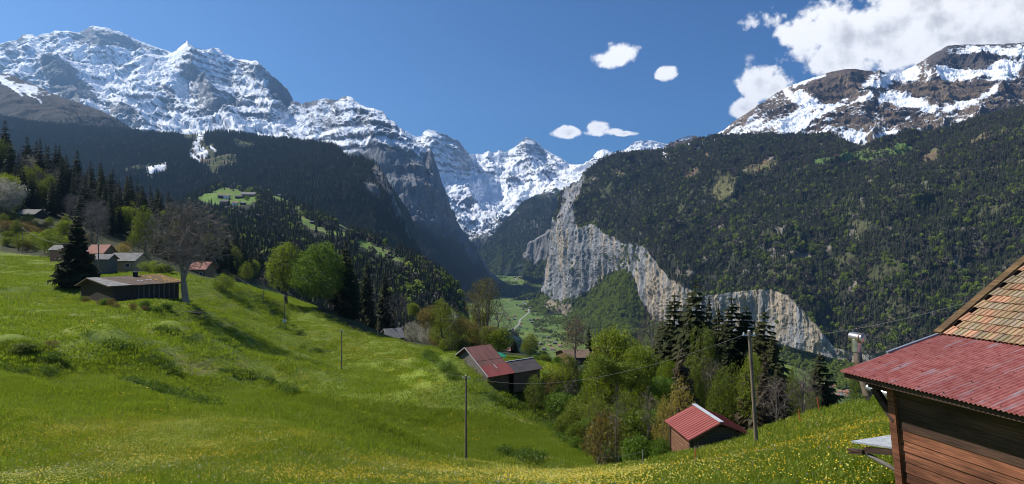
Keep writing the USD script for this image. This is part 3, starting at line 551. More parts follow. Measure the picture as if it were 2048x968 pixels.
for a in (([(1700, 138), (1650, 175), (1590, 215), (1545, 250)], 30, 130), ([(1895, 92), (1880, 125), (1860, 150)], 26, 150), ([(1960, 100), (1965, 130)], 20, 110), ([(1756, 143), (1740, 180), (1720, 225)], 26, 110), ([(2010, 150), (1990, 190), (1950, 215)], 30, 120), ([(1620, 160), (1560, 210), (1500, 250)], 22, 90)):
    spur(I2, *a)
detail(I2, 330, 130, 16, 121)
fr = terrace(I2, 85, .45, 122, dip=(0.12, 0.05))
fin(I2)
n, n2 = .5 * fbm(I2.P / 55, 5, 123) + .65 * fbm(I2.P / np.array([22, 22, 46.]), 4, 125, .65), fbm(I2.P / 260, 3, 124)
X, Y = I2.PX, I2.PY
bright = (.75 * stroke(X, Y, [(1740, 165), (1790, 152), (1830, 146)], 10) + .9 * stroke(X, Y, [(1885, 148), (1930, 146), (1990, 148), (2020, 144)], 11) + .6 * stroke(X, Y, [(1900, 108), (1960, 104), (2048, 108)], 8) + .55 * stroke(X, Y, [(2000, 135), (2048, 130)], 9)
          + .8 * stroke(X, Y, [(1600, 195), (1630, 212), (1570, 250)], 9) + .6 * stroke(X, Y, [(1572, 182), (1590, 200)], 6) + .6 * stroke(X, Y, [(1690, 190), (1650, 230), (1600, 248)], 7)
          + .7 * stroke(X, Y, [(1700, 205), (1780, 188), (1830, 205), (1870, 217)], 6) + .65 * stroke(X, Y, [(1890, 215), (1940, 205), (1990, 178)], 6) + .6 * stroke(X, Y, [(1820, 200), (1850, 215)], 6) + .35 * stroke(X, Y, [(1440, 270), (1520, 252), (1600, 256), (1700, 270), (1790, 275)], 14)
          + .5 * stroke(X, Y, [(1510, 250), (1545, 225)], 4) + .45 * stroke(X, Y, [(1640, 215), (1690, 205)], 4) + .4 * stroke(X, Y, [(1840, 175), (1860, 150)], 5) + .55 * stroke(X, Y, [(1590, 172), (1650, 152)], 3.5))
dark = .5 * softpoly(X, Y, [(1600, 172), (1650, 152), (1700, 138), (1740, 142), (1715, 175), (1680, 205), (1640, 205)], 8) + .35 * softpoly(X, Y, [(1860, 115), (1900, 95), (1960, 110), (2000, 118), (1980, 135), (1900, 130), (1860, 135)], 6) + .30 * softpoly(X, Y, [(1790, 165), (1880, 160), (1990, 158), (1960, 200), (1880, 212), (1840, 190)], 8)
s = sstep(.46, .60, .14 + .40 * I2.up + .55 * n + .12 * n2 + bright - dark - .05)
brown = lerp(lerp(C(.115, .082, .056), C(.165, .118, .075), sstep(-.3, .3, n2)), C(.060, .052, .048), sstep(-.05, .3, n + .25 - I2.up * .3))
brown = lerp(brown, C(.065, .060, .060), .8 * softpoly(X, Y, [(1850, 85), (2100, 80), (2100, 135), (1990, 140), (1860, 140)], 10))
put_sheet(I2, 'snow_mountain', M_MOUNT, lerp(brown, SNOW, s), smooth=False)

# ---- the valley floor
ys = np.concatenate([np.linspace(600, 5000, 210), np.linspace(5050, 12000, 90)])
xs = np.linspace(-1400, 2600, 320)
VX, VY = np.meshgrid(xs, ys)
def zvalley(x, y): return np.interp(y, [600, 1200, 2000, 3900, 4700, 6000, 7000, 8000, 12000], [-466, -468, -464, -440, -421, -372, -325, -290, -120])
VP = np.stack([VX, VY, zvalley(VX, VY)], -1)
VP[..., 2] += 5 * fbm(VP * np.array([1 / 260, 1 / 260, 0]), 3, 131) + 40 * np.exp(-((VX - 930) / 90) ** 2 - ((VY - 2130) / 80) ** 2)
n, n2 = fbm(VP / 60, 4, 132), fbm(VP / 240, 3, 133)
c = lerp(lerp(C(.095, .150, .030), C(.130, .175, .036), sstep(-.2, .25, n2)), C(.06, .10, .03), sstep(.1, .4, n))
V = Sheet(); V.P = VP; V.N = np.broadcast_to(C(0, 0, 1), VP.shape); V.PX, V.PY = proj(VP); V.vis = np.ones(VX.shape); V.Nf = V.N
put_sheet(V, 'valley_floor', M_FIELD, c)

# ---- the near hillside: one sheet through measured points
K = np.array([(-200, 968, 26), (0, 968, 20), (300, 968, 20), (600, 968, 20), (850, 968, 23), (1024, 968, 23), (1150, 968, 21), (1300, 968, 17), (1500, 968, 15.0), (1700, 968, 13.0), (1800, 968, 12.6), (1900, 968, 12.6),
    (0, 880, 32), (0, 800, 44), (0, 700, 65), (0, 640, 85), (0, 605, 105), (0, 560, 140), (0, 505, 190), (100, 512, 185), (200, 545, 165), (260, 542, 165), (152, 600, 122), (225, 612, 112), (350, 610, 114), (368, 617, 113),
    (150, 880, 33), (150, 800, 50), (150, 720, 68), (150, 650, 92), (300, 880, 34), (300, 800, 52), (300, 700, 78), (300, 640, 100), (600, 880, 38), (600, 800, 62), (600, 720, 100), (600, 670, 140), (600, 640, 162),
    (450, 590, 150), (450, 640, 125), (450, 700, 100), (450, 780, 72), (450, 880, 36), (525, 598, 160), (570, 612, 172), (569, 648, 160), (640, 628, 165), (683, 740, 124), (932, 925, 57), (932, 937, 32), (760, 850, 68), (760, 780, 98), (760, 900, 44), (900, 850, 78), (850, 760, 105), (850, 722, 128),
    (800, 690, 150), (785, 684, 178), (755, 675, 205), (905, 738, 103), (975, 768, 95), (1060, 775, 102), (1024, 880, 74), (1024, 810, 98), (1100, 745, 130), (1100, 722, 160), (1150, 742, 165), (1100, 760, 220), (1130, 890, 68), (1200, 930, 48), (1250, 932, 42), (1180, 945, 34),
    (1150, 840, 95), (1250, 875, 75), (1300, 840, 95), (1400, 850, 80), (1500, 840, 75), (1600, 860, 70), (1385, 908, 41), (1352, 920, 44), (1500, 880, 46), (1400, 912, 36), (1515, 893, 36), (1520, 866, 41), (1560, 852, 42), (1640, 825, 42), (1690, 808, 42), (1780, 793, 40), (1560, 900, 60), (1640, 900, 60), (1700, 880, 60), (1800, 870, 60),
    (1300, 921, 38), (1300, 945, 27), (1400, 940, 26), (1600, 900, 24), (1700, 872, 23), (1780, 850, 22), (1600, 968, 14),
    (300, 520, 200), (400, 560, 190), (480, 575, 185), (560, 590, 200), (700, 640, 190), (820, 672, 230), (100, 440, 260), (0, 420, 260), (200, 440, 300), (60, 435, 265), (330, 470, 320), (0, 340, 420), (100, 352, 400), (200, 400, 390), (300, 455, 370), (400, 520, 330), (500, 580, 330), (600, 640, 300), (700, 690, 280), (850, 740, 270), (1000, 760, 260), (1150, 790, 240), (1300, 860, 170), (1500, 910, 150), (1700, 960, 120), (2000, 980, 100)], float)
KP = U(K[:, 0], K[:, 1], K[:, 2])
KP = np.vstack([KP, [(0, 0, -1.9), (-10, 0, -2.6), (10, 0, -1.5), (0, -12, 1), (-30, -5, -4), (20, -5, -.6), (8, 5, -3.4), (8, 12, -5.6), (13, 9, -4.6), (18, 22, -6.2), (25, 30, -7.5), (40, 30, -8.5), (-60, 0, -4), (-120, 60, 2), (-200, 100, 14), (-260, 200, 34), (60, 60, -22), (100, 60, -30), (-30, -40, 8), (30, -40, 8)]])
rbf = RBFInterpolator(KP[:, :2] / 100, KP[:, 2], kernel='thin_plate_spline', smoothing=2e-4)
def bumps(x, y):
    """Small mounds, banks and hollows of the meadow."""
    p = np.stack([x, y, 0 * x], -1); r = np.hypot(x, y)
    z = .75 * fbm(p / 13, 4, 141) * sstep(8, 50, r) + .10 * fbm(p / 2.6, 3, 142) + 1.5 * fbm(p / 42, 2, 143) * sstep(25, 70, r) * sstep(420, 150, r)
    for px, py, d, rx, ry, h, an in MOUNDS:
        c = U(px, py, d); dx, dy = x - c[0], y - c[1]
        u, v = dx * math.cos(an) + dy * math.sin(an), -dx * math.sin(an) + dy * math.cos(an)
        z = z + h * np.exp(-(u / rx) ** 2 - (v / ry) ** 2)
    return z
# (px, py, depth, half-length, half-width, height, course)
MOUNDS = [(352, 664, 92, 6, 3.0, 2.3, -.5), (45, 692, 66, 5.5, 2.6, 2.0, -.7), (215, 688, 76, 11, 2.4, 1.9, -.75), (310, 725, 70, 9, 2.2, 1.4, -.8), (880, 728, 106, 7, 3.6, 2.8, -.8), (1060, 925, 46, 4, 1.8, 1.0, -.6), (640, 702, 122, 9, 3, 1.0, .2), (430, 660, 98, 9, 2.2, 1.5, -.9), (60, 760, 52, 7, 2, .9, -.6), (240, 770, 56, 8, 2, 1.0, -.8), (560, 770, 70, 10, 2.4, 1.1, -.5), (700, 830, 66, 9, 2.6, 1.0, -.4), (520, 690, 110, 10, 3, 1.0, -.4), (760, 720, 128, 9, 3, .8, -.3)]
az = np.radians(np.concatenate([np.linspace(-100, -48, 60, endpoint=False), np.linspace(-48, 48, 440), np.linspace(48.5, 100, 50)]))
rr = np.concatenate([np.linspace(0.6, 8, 8, endpoint=False), np.geomspace(8, 480, 330)])
AZ, RR = np.meshgrid(az, rr)
MX, MY = RR * np.sin(AZ), RR * np.cos(AZ)
MZ = rbf(np.stack([MX.ravel(), MY.ravel()], 1) / 100).reshape(MX.shape) + bumps(MX, MY)
def ground(x, y):
    x, y = np.atleast_1d(np.asarray(x, float)), np.atleast_1d(np.asarray(y, float))
    a = np.interp(np.arctan2(x, y), az, np.arange(len(az))); r = np.interp(np.hypot(x, y), rr, np.arange(len(rr)))
    return map_coordinates(MZ, [r, a], order=1, mode='nearest')
def on_ground(px, py, d0=20, d1=300):
    """Where the sight line through the pixel first meets the hillside."""
    d = np.geomspace(d0, d1, 900); p = U(px, py, d)
    k = np.argmax(ground(p[:, 0], p[:, 1]) >= p[:, 2])
    return p[k]
L = Sheet(); L.P = np.stack([MX, MY, MZ], -1); L.N = np.broadcast_to(C(0, 0, 1), L.P.shape); L.vis = np.ones(MX.shape)
L.PX, L.PY = proj(np.where(L.P[..., 1:2] > .5, L.P, C(0, .5, 0)))
n, n2, n3 = fbm(L.P / 5, 4, 151), fbm(L.P / 22, 3, 152), fbm(L.P / 1.3, 3, 153)
c = lerp(lerp(C(.105, .150, .018), C(.160, .205, .026), sstep(-.3, .35, n2 + .4 * n)), C(.20, .185, .05), sstep(.15, .5, n - .3 * n2) * .7)
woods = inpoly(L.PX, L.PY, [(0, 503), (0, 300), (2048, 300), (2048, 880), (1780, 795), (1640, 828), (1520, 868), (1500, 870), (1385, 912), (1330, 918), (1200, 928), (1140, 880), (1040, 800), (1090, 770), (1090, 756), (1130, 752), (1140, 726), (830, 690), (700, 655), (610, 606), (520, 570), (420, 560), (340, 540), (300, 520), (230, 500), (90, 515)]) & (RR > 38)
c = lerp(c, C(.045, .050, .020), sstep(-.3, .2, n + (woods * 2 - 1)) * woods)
BANK_SHADE = [([(175, 672), (215, 690), (262, 702), (330, 735), (345, 745)], 9), ([(0, 690), (40, 694), (78, 712), (112, 735)], 15), ([(315, 660), (350, 666), (372, 682)], 9), ([(395, 640), (430, 668), (470, 690)], 9), ([(858, 712), (884, 730), (905, 752)], 13), ([(0, 735), (60, 748), (110, 752)], 6), ([(250, 765), (330, 790), (420, 812)], 6), ([(600, 700), (660, 704)], 4), ([(1000, 905), (1060, 915), (1090, 935)], 11), ([(560, 655), (600, 668)], 5), ([(440, 745), (520, 760), (590, 790)], 5), ([(985, 800), (1040, 815), (1090, 850), (1150, 890)], 10)]  # dark strokes standing in for shaded banks and the big tree's shadow
bank_shade_at = lambda X, Y: np.clip(np.maximum.reduce([stroke(X, Y, q, w) for q, w in BANK_SHADE]), 0, 1)
c = lerp(c, C(.050, .085, .014), sstep(.35, .7, bank_shade_at(L.PX, L.PY) + .35 * n3 + .2 * n))  # shade of the banks put into the ground colour as darker green
M_MEADOW = mat_col('meadow_ground', var=0.45, scale=1.6, rough=1.0, bump=0.6, bscale=2.2, bdist=0.25)
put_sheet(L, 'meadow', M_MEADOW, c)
# ------------------------------------------------------------------ trees: how each kind grows
def tris_mesh(V, F): return (np.asarray(V, float).reshape(-1, 3), np.asarray(F, int).reshape(-1, 3))
class MB:
    """Collects pieces into one mesh."""
    def __init__(s): s.v, s.f, s.n = [], [], 0
    def add(s, v, f):
        v = np.asarray(v, float).reshape(-1, 3); s.v.append(v); s.f.append(np.asarray(f, int).reshape(-1, 3) + s.n); s.n += len(v); return s
    def quads(s, Q):
        """Q: (n, 4, 3)"""
        Q = np.asarray(Q, float); k = np.arange(len(Q))[:, None] * 4
        return s.add(Q.reshape(-1, 3), np.vstack([k + [0, 1, 2], k + [0, 2, 3]]))
    def box(s, a, b):
        m = trimesh.creation.box(bounds=[np.minimum(a, b), np.maximum(a, b)]); return s.add(m.vertices, m.faces)
    def obox(s, c, ex, ey, ez):
        """A box round c with half-edges ex, ey, ez (vectors)."""
        c, ex, ey, ez = map(np.asarray, (c, ex, ey, ez))
        v = [c + i * ex + j * ey + k * ez for k in (-1, 1) for j in (-1, 1) for i in (-1, 1)]
        f = [(0, 2, 1), (1, 2, 3), (4, 5, 6), (5, 7, 6), (0, 1, 4), (1, 5, 4), (2, 6, 3), (3, 6, 7), (0, 4, 2), (2, 4, 6), (1, 3, 5), (3, 7, 5)]
        if np.dot(np.cross(ex, ey), ez) < 0: f = [t[::-1] for t in f]
        return s.add(v, f)
    def bar(s, p, q, w, h=None, up=(0, 0, 1)):
        p, q = np.asarray(p, float), np.asarray(q, float); a = (q - p) / 2; L = np.linalg.norm(a) + 1e-9
        x = np.cross(a / L, up); x = x / (np.linalg.norm(x) + 1e-9) if np.linalg.norm(x) > 1e-3 else np.array([1.0, 0, 0]); y = np.cross(x, a / L)
        return s.obox((p + q) / 2, x * w / 2, y * (h or w) / 2, a)
    def tube(s, P, r, sides=6, cap=True):
        P = np.asarray(P, float); r = np.broadcast_to(r, (len(P),)); t = np.gradient(P, axis=0); t /= np.linalg.norm(t, axis=1, keepdims=True) + 1e-9
        a = np.cross(t, np.where(np.abs(t[:, 2:]) < .9, [0, 0, 1.], [1., 0, 0])); a /= np.linalg.norm(a, axis=1, keepdims=True) + 1e-9; b = np.cross(t, a)
        g = np.arange(sides) * 2 * np.pi / sides
        v = P[:, None] + r[:, None, None] * (np.cos(g)[None, :, None] * a[:, None] + np.sin(g)[None, :, None] * b[:, None])
        i, j = np.meshgrid(np.arange(len(P) - 1), np.arange(sides), indexing='ij'); j2 = (j + 1) % sides
        q = np.stack([i * sides + j, i * sides + j2, (i + 1) * sides + j2, (i + 1) * sides + j], -1).reshape(-1, 4)
        f = np.vstack([q[:, [0, 1, 2]], q[:, [0, 2, 3]]])
        v = v.reshape(-1, 3)
        if cap:
            n0 = len(v); v = np.vstack([v, P[:1], P[-1:]]); k = np.arange(sides); k2 = (k + 1) % sides; e = (len(P) - 1) * sides
            f = np.vstack([f, np.stack([k2, k, k * 0 + n0], 1), np.stack([e + k, e + k2, k * 0 + n0 + 1], 1)])
        return s.add(v, f)
    def mesh(s): return (np.vstack(s.v), np.vstack(s.f))

def far_conifer(seed, h=1.0, r=0.17, tiers=8, pts=9):
    """A spruce for the far slopes: ragged skirts of branches one above the other."""
    g = np.random.default_rng(seed); b = MB()
    for k in range(tiers):
        t = k / tiers; z0 = h * (.06 + .94 * t); rad = r * (1 - t) ** .8 * g.uniform(.8, 1.15) + .012; up = h * (1.25 / tiers) * g.uniform(1.0, 1.5)
        a = np.arange(pts) * 2 * np.pi / pts + g.uniform(0, 6)
        rr_ = rad * np.where(np.arange(pts) % 2, g.uniform(.45, .7, pts), g.uniform(.8, 1.2, pts)); zz = z0 - rad * g.uniform(-.1, .5, pts)
        v = np.vstack([[(g.normal() * .006, g.normal() * .006, min(z0 + up, h * 1.02))], np.stack([np.cos(a) * rr_, np.sin(a) * rr_, zz], 1)])
        i = np.arange(pts); b.add(v, np.stack([i * 0, i + 1, (i + 1) % pts + 1], 1))
    return b.mesh()

def conifer(seed, h=1.0, r=0.19, whorls=24, nb=7, side=5, droop=.32, bare=.06, gap=.12, fw=.24):
    """(trunk, crown) of a spruce of height h: whorls of drooping boughs, each a spine with hanging side sprays."""
    g = np.random.default_rng(seed); T, Cr = MB(), MB()
    lean = g.normal(0, .012, 2) * h
    T.tube([(0, 0, -.03 * h), (lean[0] * .3, lean[1] * .3, h * .4), (lean[0], lean[1], h * .97)], [.022 * h, .013 * h, .002 * h], 6)
    lop = g.uniform(.8, 1.2, 8)
    Q = []
    for k in range(whorls):
        t = (k + g.uniform(-.3, .3)) / whorls; z = h * (bare + (1 - bare) * max(t, 0)); R = r * h * (1 - max(t, 0)) ** .82 + .012 * h
        if t < .12: R *= .75 + 2 * max(t, 0)
        n = max(4, int(nb * (1 - .4 * t)))
        for a in np.arange(n) * 2 * np.pi / n + g.uniform(0, 6):
            if g.random() < gap: continue
            L = R * g.uniform(.65, 1.12) * lop[int(a / (2 * np.pi) * 8) % 8]
            d, s = np.array([math.cos(a), math.sin(a), 0]), np.array([-math.sin(a), math.cos(a), 0]); o = np.array([lean[0] * t, lean[1] * t, z])
            dr = droop * g.uniform(.6, 1.3) * (1 - .5 * t)
            f = lambda u: o + d * L * u + np.array([0, 0, L * (.10 * u - dr * u * u + .25 * dr * u ** 4)])
            w = L * fw
            for u0, u1 in ((0, .5), (.5, 1)):
                for q in (-1, 1):
                    Q.append([f(u0), f(u1), f(u1) + s * q * w * (.9 if u1 < 1 else .12) + (0, 0, -.75 * w), f(u0) + s * q * w * (.5 if u0 == 0 else .9) + (0, 0, -.75 * w)])
            for j in range(side):
                u = .22 + .75 * (j + g.uniform(0, .8)) / side; q = 1 if j % 2 else -1; l = L * .46 * (1.2 - u) * g.uniform(.7, 1.3) + .01 * h
                p0 = f(u); e = (d * .55 + s * q) * l + np.array([0, 0, -l * g.uniform(.5, 1.3)])
                x = np.cross(e / np.linalg.norm(e), (0, 0, 1.0)) * l * .34
                Q.append([p0, p0 + e * .5 + x, p0 + e, p0 + e * .5 - x])
    Q.append([(lean[0], lean[1], h * 1.02), (lean[0] + .012 * h, lean[1], h * .93), (lean[0], lean[1], h * .9), (lean[0] - .012 * h, lean[1], h * .93)])
    Cr.quads(Q)
    return T.mesh(), Cr.mesh()

def grow(tips, base, fork, g, r0, alpha=.5, thin=.42):
    """Segments (p, q, r_p, r_q, count) of a tree whose twigs end in tips: groups of tips split again and again."""
    segs = [(np.array(base, float), np.array(fork, float), r0 * 1.25, r0, len(tips))]
    N = len(tips)
    rad = lambda n: r0 * (n / N) ** thin
    stack = [(np.array(fork, float), np.arange(N), np.array(fork, float) - base)]
    while stack:
        pos, ids, dirn = stack.pop()
        if len(ids) == 1:
            segs.append((pos, tips[ids[0]], rad(1.2), rad(.5), 1)); continue
        k = 2 if len(ids) < 12 else int(g.integers(2, 4))
        P = tips[ids]; seeds = P[g.choice(len(ids), k, replace=False)]
        for _ in range(2):
            lab = np.argmin(((P[:, None] - seeds[None]) ** 2).sum(-1), 1)
            seeds = np.array([P[lab == m].mean(0) if (lab == m).any() else seeds[m] for m in range(k)])
        if (np.bincount(lab, minlength=k) == len(ids)).any():
            lab = np.arange(len(ids)) % k
        for m in range(k):
            sub = ids[lab == m]
            if not len(sub): continue
            if len(sub) == 1: stack.append((pos, sub, dirn)); continue
            cen = tips[sub].mean(0); L = np.linalg.norm(cen - pos)
            new = pos + (cen - pos) * alpha * g.uniform(.75, 1.15) + dirn / (np.linalg.norm(dirn) + 1e-9) * L * .14 + g.normal(0, .035, 3) * L
            segs.append((pos, new, rad(len(sub)) * 1.05, rad(len(sub)), len(sub)))
            stack.append((new, sub, new - pos))
    return segs

def seg_mesh(segs, b=None, minr=.0):
    b = b or MB()
    for lo, hi, sides in ((60, 1e9, 7), (8, 60, 4), (0, 8, 3)):
        S = [s for s in segs if lo <= s[4] < hi and max(s[2], s[3]) > minr]
        if not S: continue
        p, q = np.array([s[0] for s in S]), np.array([s[1] for s in S]); r0, r1 = np.array([s[2] for s in S]), np.array([s[3] for s in S])
        t = q - p; t /= np.linalg.norm(t, axis=1, keepdims=True) + 1e-9
        a = np.cross(t, np.where(np.abs(t[:, 2:]) < .9, [0, 0, 1.], [1., 0, 0])); a /= np.linalg.norm(a, axis=1, keepdims=True) + 1e-9; c = np.cross(t, a)
        an = np.arange(sides) * 2 * np.pi / sides
        ring = np.cos(an)[None, :, None] * a[:, None] + np.sin(an)[None, :, None] * c[:, None]
        v = np.stack([p[:, None] + ring * r0[:, None, None], q[:, None] + ring * r1[:, None, None]], 1).reshape(len(S), -1, 3)
        k = np.arange(sides); k2 = (k + 1) % sides
        f = np.vstack([np.stack([k, k2, sides + k2], 1), np.stack([k, sides + k2, sides + k], 1)])
        b.add(v.reshape(-1, 3), (f[None] + (np.arange(len(S)) * 2 * sides)[:, None, None]).reshape(-1, 3))
    return b

def crown_tips(n, g, H, base, R, shape='round', shell=.55, lumps=7):
    """n twig ends inside a crown from height base to H and of radius R (x, y), with lumps and gaps in its outline."""
    out = []
    c = np.array([0, 0, (base + H) / 2]); e = np.array([R, R, (H - base) / 2])
    D = g.normal(size=(lumps, 3)); D /= np.linalg.norm(D, axis=1, keepdims=True); A = g.uniform(-.28, .16, lumps)
    while len(out) < n:
        v = g.normal(size=3); v /= np.linalg.norm(v)
        k = 1 + sum(a * math.exp(-((1 - v @ d) / .22)) for a, d in zip(A, D))
        rho = g.uniform(0, 1) ** (1 / 3 if shell < .3 else .5 - .3 * shell)
        p = v * rho * k
        if shape == 'vase' and p[2] < 0: p[:2] *= 1 - .55 * min(1, -p[2])
        if shape == 'egg': p[:2] *= 1.12 - .35 * max(p[2], -.4)
        out.append(c + e * p)
    return np.array(out)

def leaves(pts, per, rad, size, g, flat=.0, aspect=.6):
    """Leaf-sized rhombs scattered round each point."""
    n = len(pts) * per
    c = np.repeat(pts, per, 0) + g.normal(0, rad, (n, 3)) * (1, 1, .8)
    u = g.normal(size=(n, 3)); u[:, 2] *= 1 - flat; u /= np.linalg.norm(u, axis=1, keepdims=True)
    w = np.cross(u, g.normal(size=(n, 3))); w /= np.linalg.norm(w, axis=1, keepdims=True) + 1e-9
    s = size * g.uniform(.6, 1.35, (n, 1)); u, w = u * s / 2, w * s / 2 * aspect
    return MB().quads(np.stack([c - u, c + w + u * .1, c + u, c - w + u * .1], 1)).mesh()

def twigs(pts, dirs, per, length, r, g):
    """Bunches of fine bare twigs."""
    n = len(pts) * per
    p = np.repeat(pts, per, 0); d = np.repeat(dirs, per, 0) + g.normal(0, .75, (n, 3)); d /= np.linalg.norm(d, axis=1, keepdims=True)
    L = length * g.uniform(.5, 1.3, n)
    return [(p[i], p[i] + d[i] * L[i], r, r * .35, 1) for i in range(n)]

def broadleaf(seed, H, R, base=.3, ntips=350, per=10, rad=.35, size=.3, r0=.3, fork=.28, shape='round', shell=.55, leafy=True, tw=0, twl=.6, stems=1, alpha=.5):
    """(wood, leaves or None): a broad-leaved tree of height H and crown radius R, in metres."""
    g = np.random.default_rng(seed)
    tips = crown_tips(ntips, g, H, base * H, R, shape, shell)
    segs = []
    if stems == 1: segs = grow(tips, (0, 0, -.25), (g.normal(0, .02 * H), g.normal(0, .02 * H), fork * H), g, r0, alpha)
    else:
        a = np.arctan2(tips[:, 1], tips[:, 0]); lab = ((a + np.pi) / (2 * np.pi) * stems).astype(int) % stems
        for m in range(stems):
            sub = tips[lab == m]
            if len(sub) < 2: continue
            b = sub.mean(0) * (.06, .06, 0)
            segs += grow(sub, b + (0, 0, -.25), b * 3 + (0, 0, fork * H), g, r0 / math.sqrt(stems), alpha)
    ends = [s for s in segs if s[4] == 1]
    if tw:
        segs = segs + twigs(np.array([s[1] for s in ends]), np.array([(s[1] - s[0]) / (np.linalg.norm(s[1] - s[0]) + 1e-6) for s in ends]), tw, twl, max(.014, r0 * .05), g)
    wood = seg_mesh(segs).mesh()
    if not leafy: return wood, None
    pts = np.array([s[1] for s in ends] + [(s[0] + s[1]) / 2 for s in ends[::2]])
    return wood, leaves(pts, per, rad, size, g)

M_SPRUCE = mat_leaf('spruce_needles', (.032, .040, .015), (.085, .080, .030), trans=.14, rough=.7, spec=.08)
M_SPRUCE_FAR = mat_leaf('spruce_needles_far', (.036, .044, .021), (.088, .088, .042), trans=.05, rough=.8, spec=.1)
M_LARCH = mat_leaf('larch_needles', (.075, .12, .022), (.11, .15, .03), trans=.25)
M_BARK = mat_noise('bark', (.060, .048, .038), (.13, .11, .09), scale=3.0, rough=.95, bump=.4, bscale=9.0, bdist=.02)
M_TWIG = mat_noise('twigs', (.115, .092, .076), (.21, .168, .138), scale=.6, rough=.95, rnd=.25)
M_SPRING = mat_leaf('spring_leaves', (.17, .22, .022), (.24, .27, .035), trans=.42)
M_OLIVE = mat_leaf('young_leaves', (.125, .165, .020), (.22, .24, .032), trans=.42)
M_FRESH = mat_leaf('fresh_leaves', (.10, .17, .020), (.15, .22, .028), trans=.4)
M_OCHRE = mat_leaf('budding_leaves', (.17, .12, .025), (.24, .19, .04), trans=.35)
M_GOLD = mat_leaf('yellow_leaves', (.28, .22, .045), (.38, .29, .07), trans=.35)
M_RUST = mat_leaf('red_brown_buds', (.12, .050, .024), (.17, .075, .035), trans=.25)
M_BLOSSOM = mat_leaf('white_blossom', (.30, .29, .20), (.66, .61, .56), trans=.35)
M_BROADFAR = mat_leaf('far_broadleaf', (.13, .18, .028), (.33, .37, .055), trans=.3)
M_BARE_FAR = mat_leaf('far_bare_wood', (.085, .070, .055), (.15, .125, .095), trans=.1)

FAR_CON = [(far_conifer(k, r=.13 + .02 * (k % 3)), M_SPRUCE_FAR, False) for k in range(5)]
def far_broad(seed, n=120):
    g = np.random.default_rng(seed); p = crown_tips(n, g, 1.0, .12, .34, 'egg', .9, 9)
    return leaves(p, 1, .012, .21, g, aspect=.8)
FAR_BRO = [(far_broad(k), M_BROADFAR, False) for k in range(30, 34)]
FAR_BARE = [(far_broad(k, 90), M_BARE_FAR, False) for k in range(40, 42)]
MID_CON = [conifer(k, 1.0, .16 + .02 * (k % 3), 26, 8, 2, gap=.06) for k in range(50, 54)]

# ------------------------------------------------------------------ the far forests
def scatter(S, per_ha, prob, seed, hmin=16, hmax=30):
    """Points spread over the sheet, about per_ha to the hectare of slope, kept with the chance prob(px, py, i, j)."""
    g = np.random.default_rng(seed)
    P = S.P; a = P[1:, :-1] - P[:-1, :-1]; b = P[:-1, 1:] - P[:-1, :-1]
    area = np.linalg.norm(np.cross(a, b), axis=-1)
    vis = np.minimum(S.vis[:-1, :-1], S.vis[1:, 1:])
    plan = np.abs(np.cross(a, b)[..., 2])
    w = np.sqrt(area * plan) * (vis > 0)
    n = int(w.sum() / 1e4 * per_ha)
    k = g.choice(w.size, n, p=(w / w.sum()).ravel())
    i, j = np.unravel_index(k, w.shape); u, v = g.random(n), g.random(n)
    B = lambda A: A[i, j] * ((1 - u) * (1 - v))[(...,) + (None,) * (A.ndim - 2)] + A[i + 1, j] * (u * (1 - v))[(...,) + (None,) * (A.ndim - 2)] + A[i, j + 1] * ((1 - u) * v)[(...,) + (None,) * (A.ndim - 2)] + A[i + 1, j + 1] * (u * v)[(...,) + (None,) * (A.ndim - 2)]
    p, px, py = B(P), B(S.PX), B(S.PY)
    keep = (g.random(n) < prob(px, py, i, j, p)) & (px > -60) & (px < 2110)
    p = p[keep]
    return p, px[keep], py[keep], g.uniform(0, 1, len(p)), g

def forest(name, parts, label, bro=None, bare=None, hmin=15, hmax=29, seed=0, sink=.8):
    """parts: list of scatter results. bro, bare: chance that a tree is broad-leaved / leafless, as functions of (px, py, p)."""
    g = np.random.default_rng(seed)
    p = np.vstack([x[0] for x in parts]); px = np.concatenate([x[1] for x in parts]); py = np.concatenate([x[2] for x in parts]); n = len(p)
    u = g.random(n)
    pb = bro(px, py, p) if bro else np.zeros(n); pw = bare(px, py, p) if bare else np.zeros(n)
    kind = np.where(u < pb, 1, np.where(u < pb + pw, 2, 0))
    idx = np.where(kind == 0, g.integers(0, 5, n), np.where(kind == 1, 5 + g.integers(0, 4, n), 9 + g.integers(0, 2, n)))
    h = (hmin + (hmax - hmin) * g.beta(2.2, 2.0, n)) * np.where(kind == 0, 1.0, .72)
    wd = h * g.uniform(.82, 1.25, n) * np.where(kind == 0, 1.0, 1.15)
    p = p - np.array([0, 0, 1.0]) * sink
    instancer(name, FAR_CON + FAR_BRO + FAR_BARE, p, g.uniform(0, 6.28, n), np.stack([wd, wd, h], 1), idx, label, 'forest')
    return n

cnt = {}
def below(bare, X, Y, h):
    """Open ground, and the strip under it where a tree would stand in front of it."""
    return np.maximum.reduce([bare(X, Y), bare(X, Y - .5 * h), bare(X, Y - h)])
nz = lambda p, s, seed, o=3: fbm(p / s, o, seed)
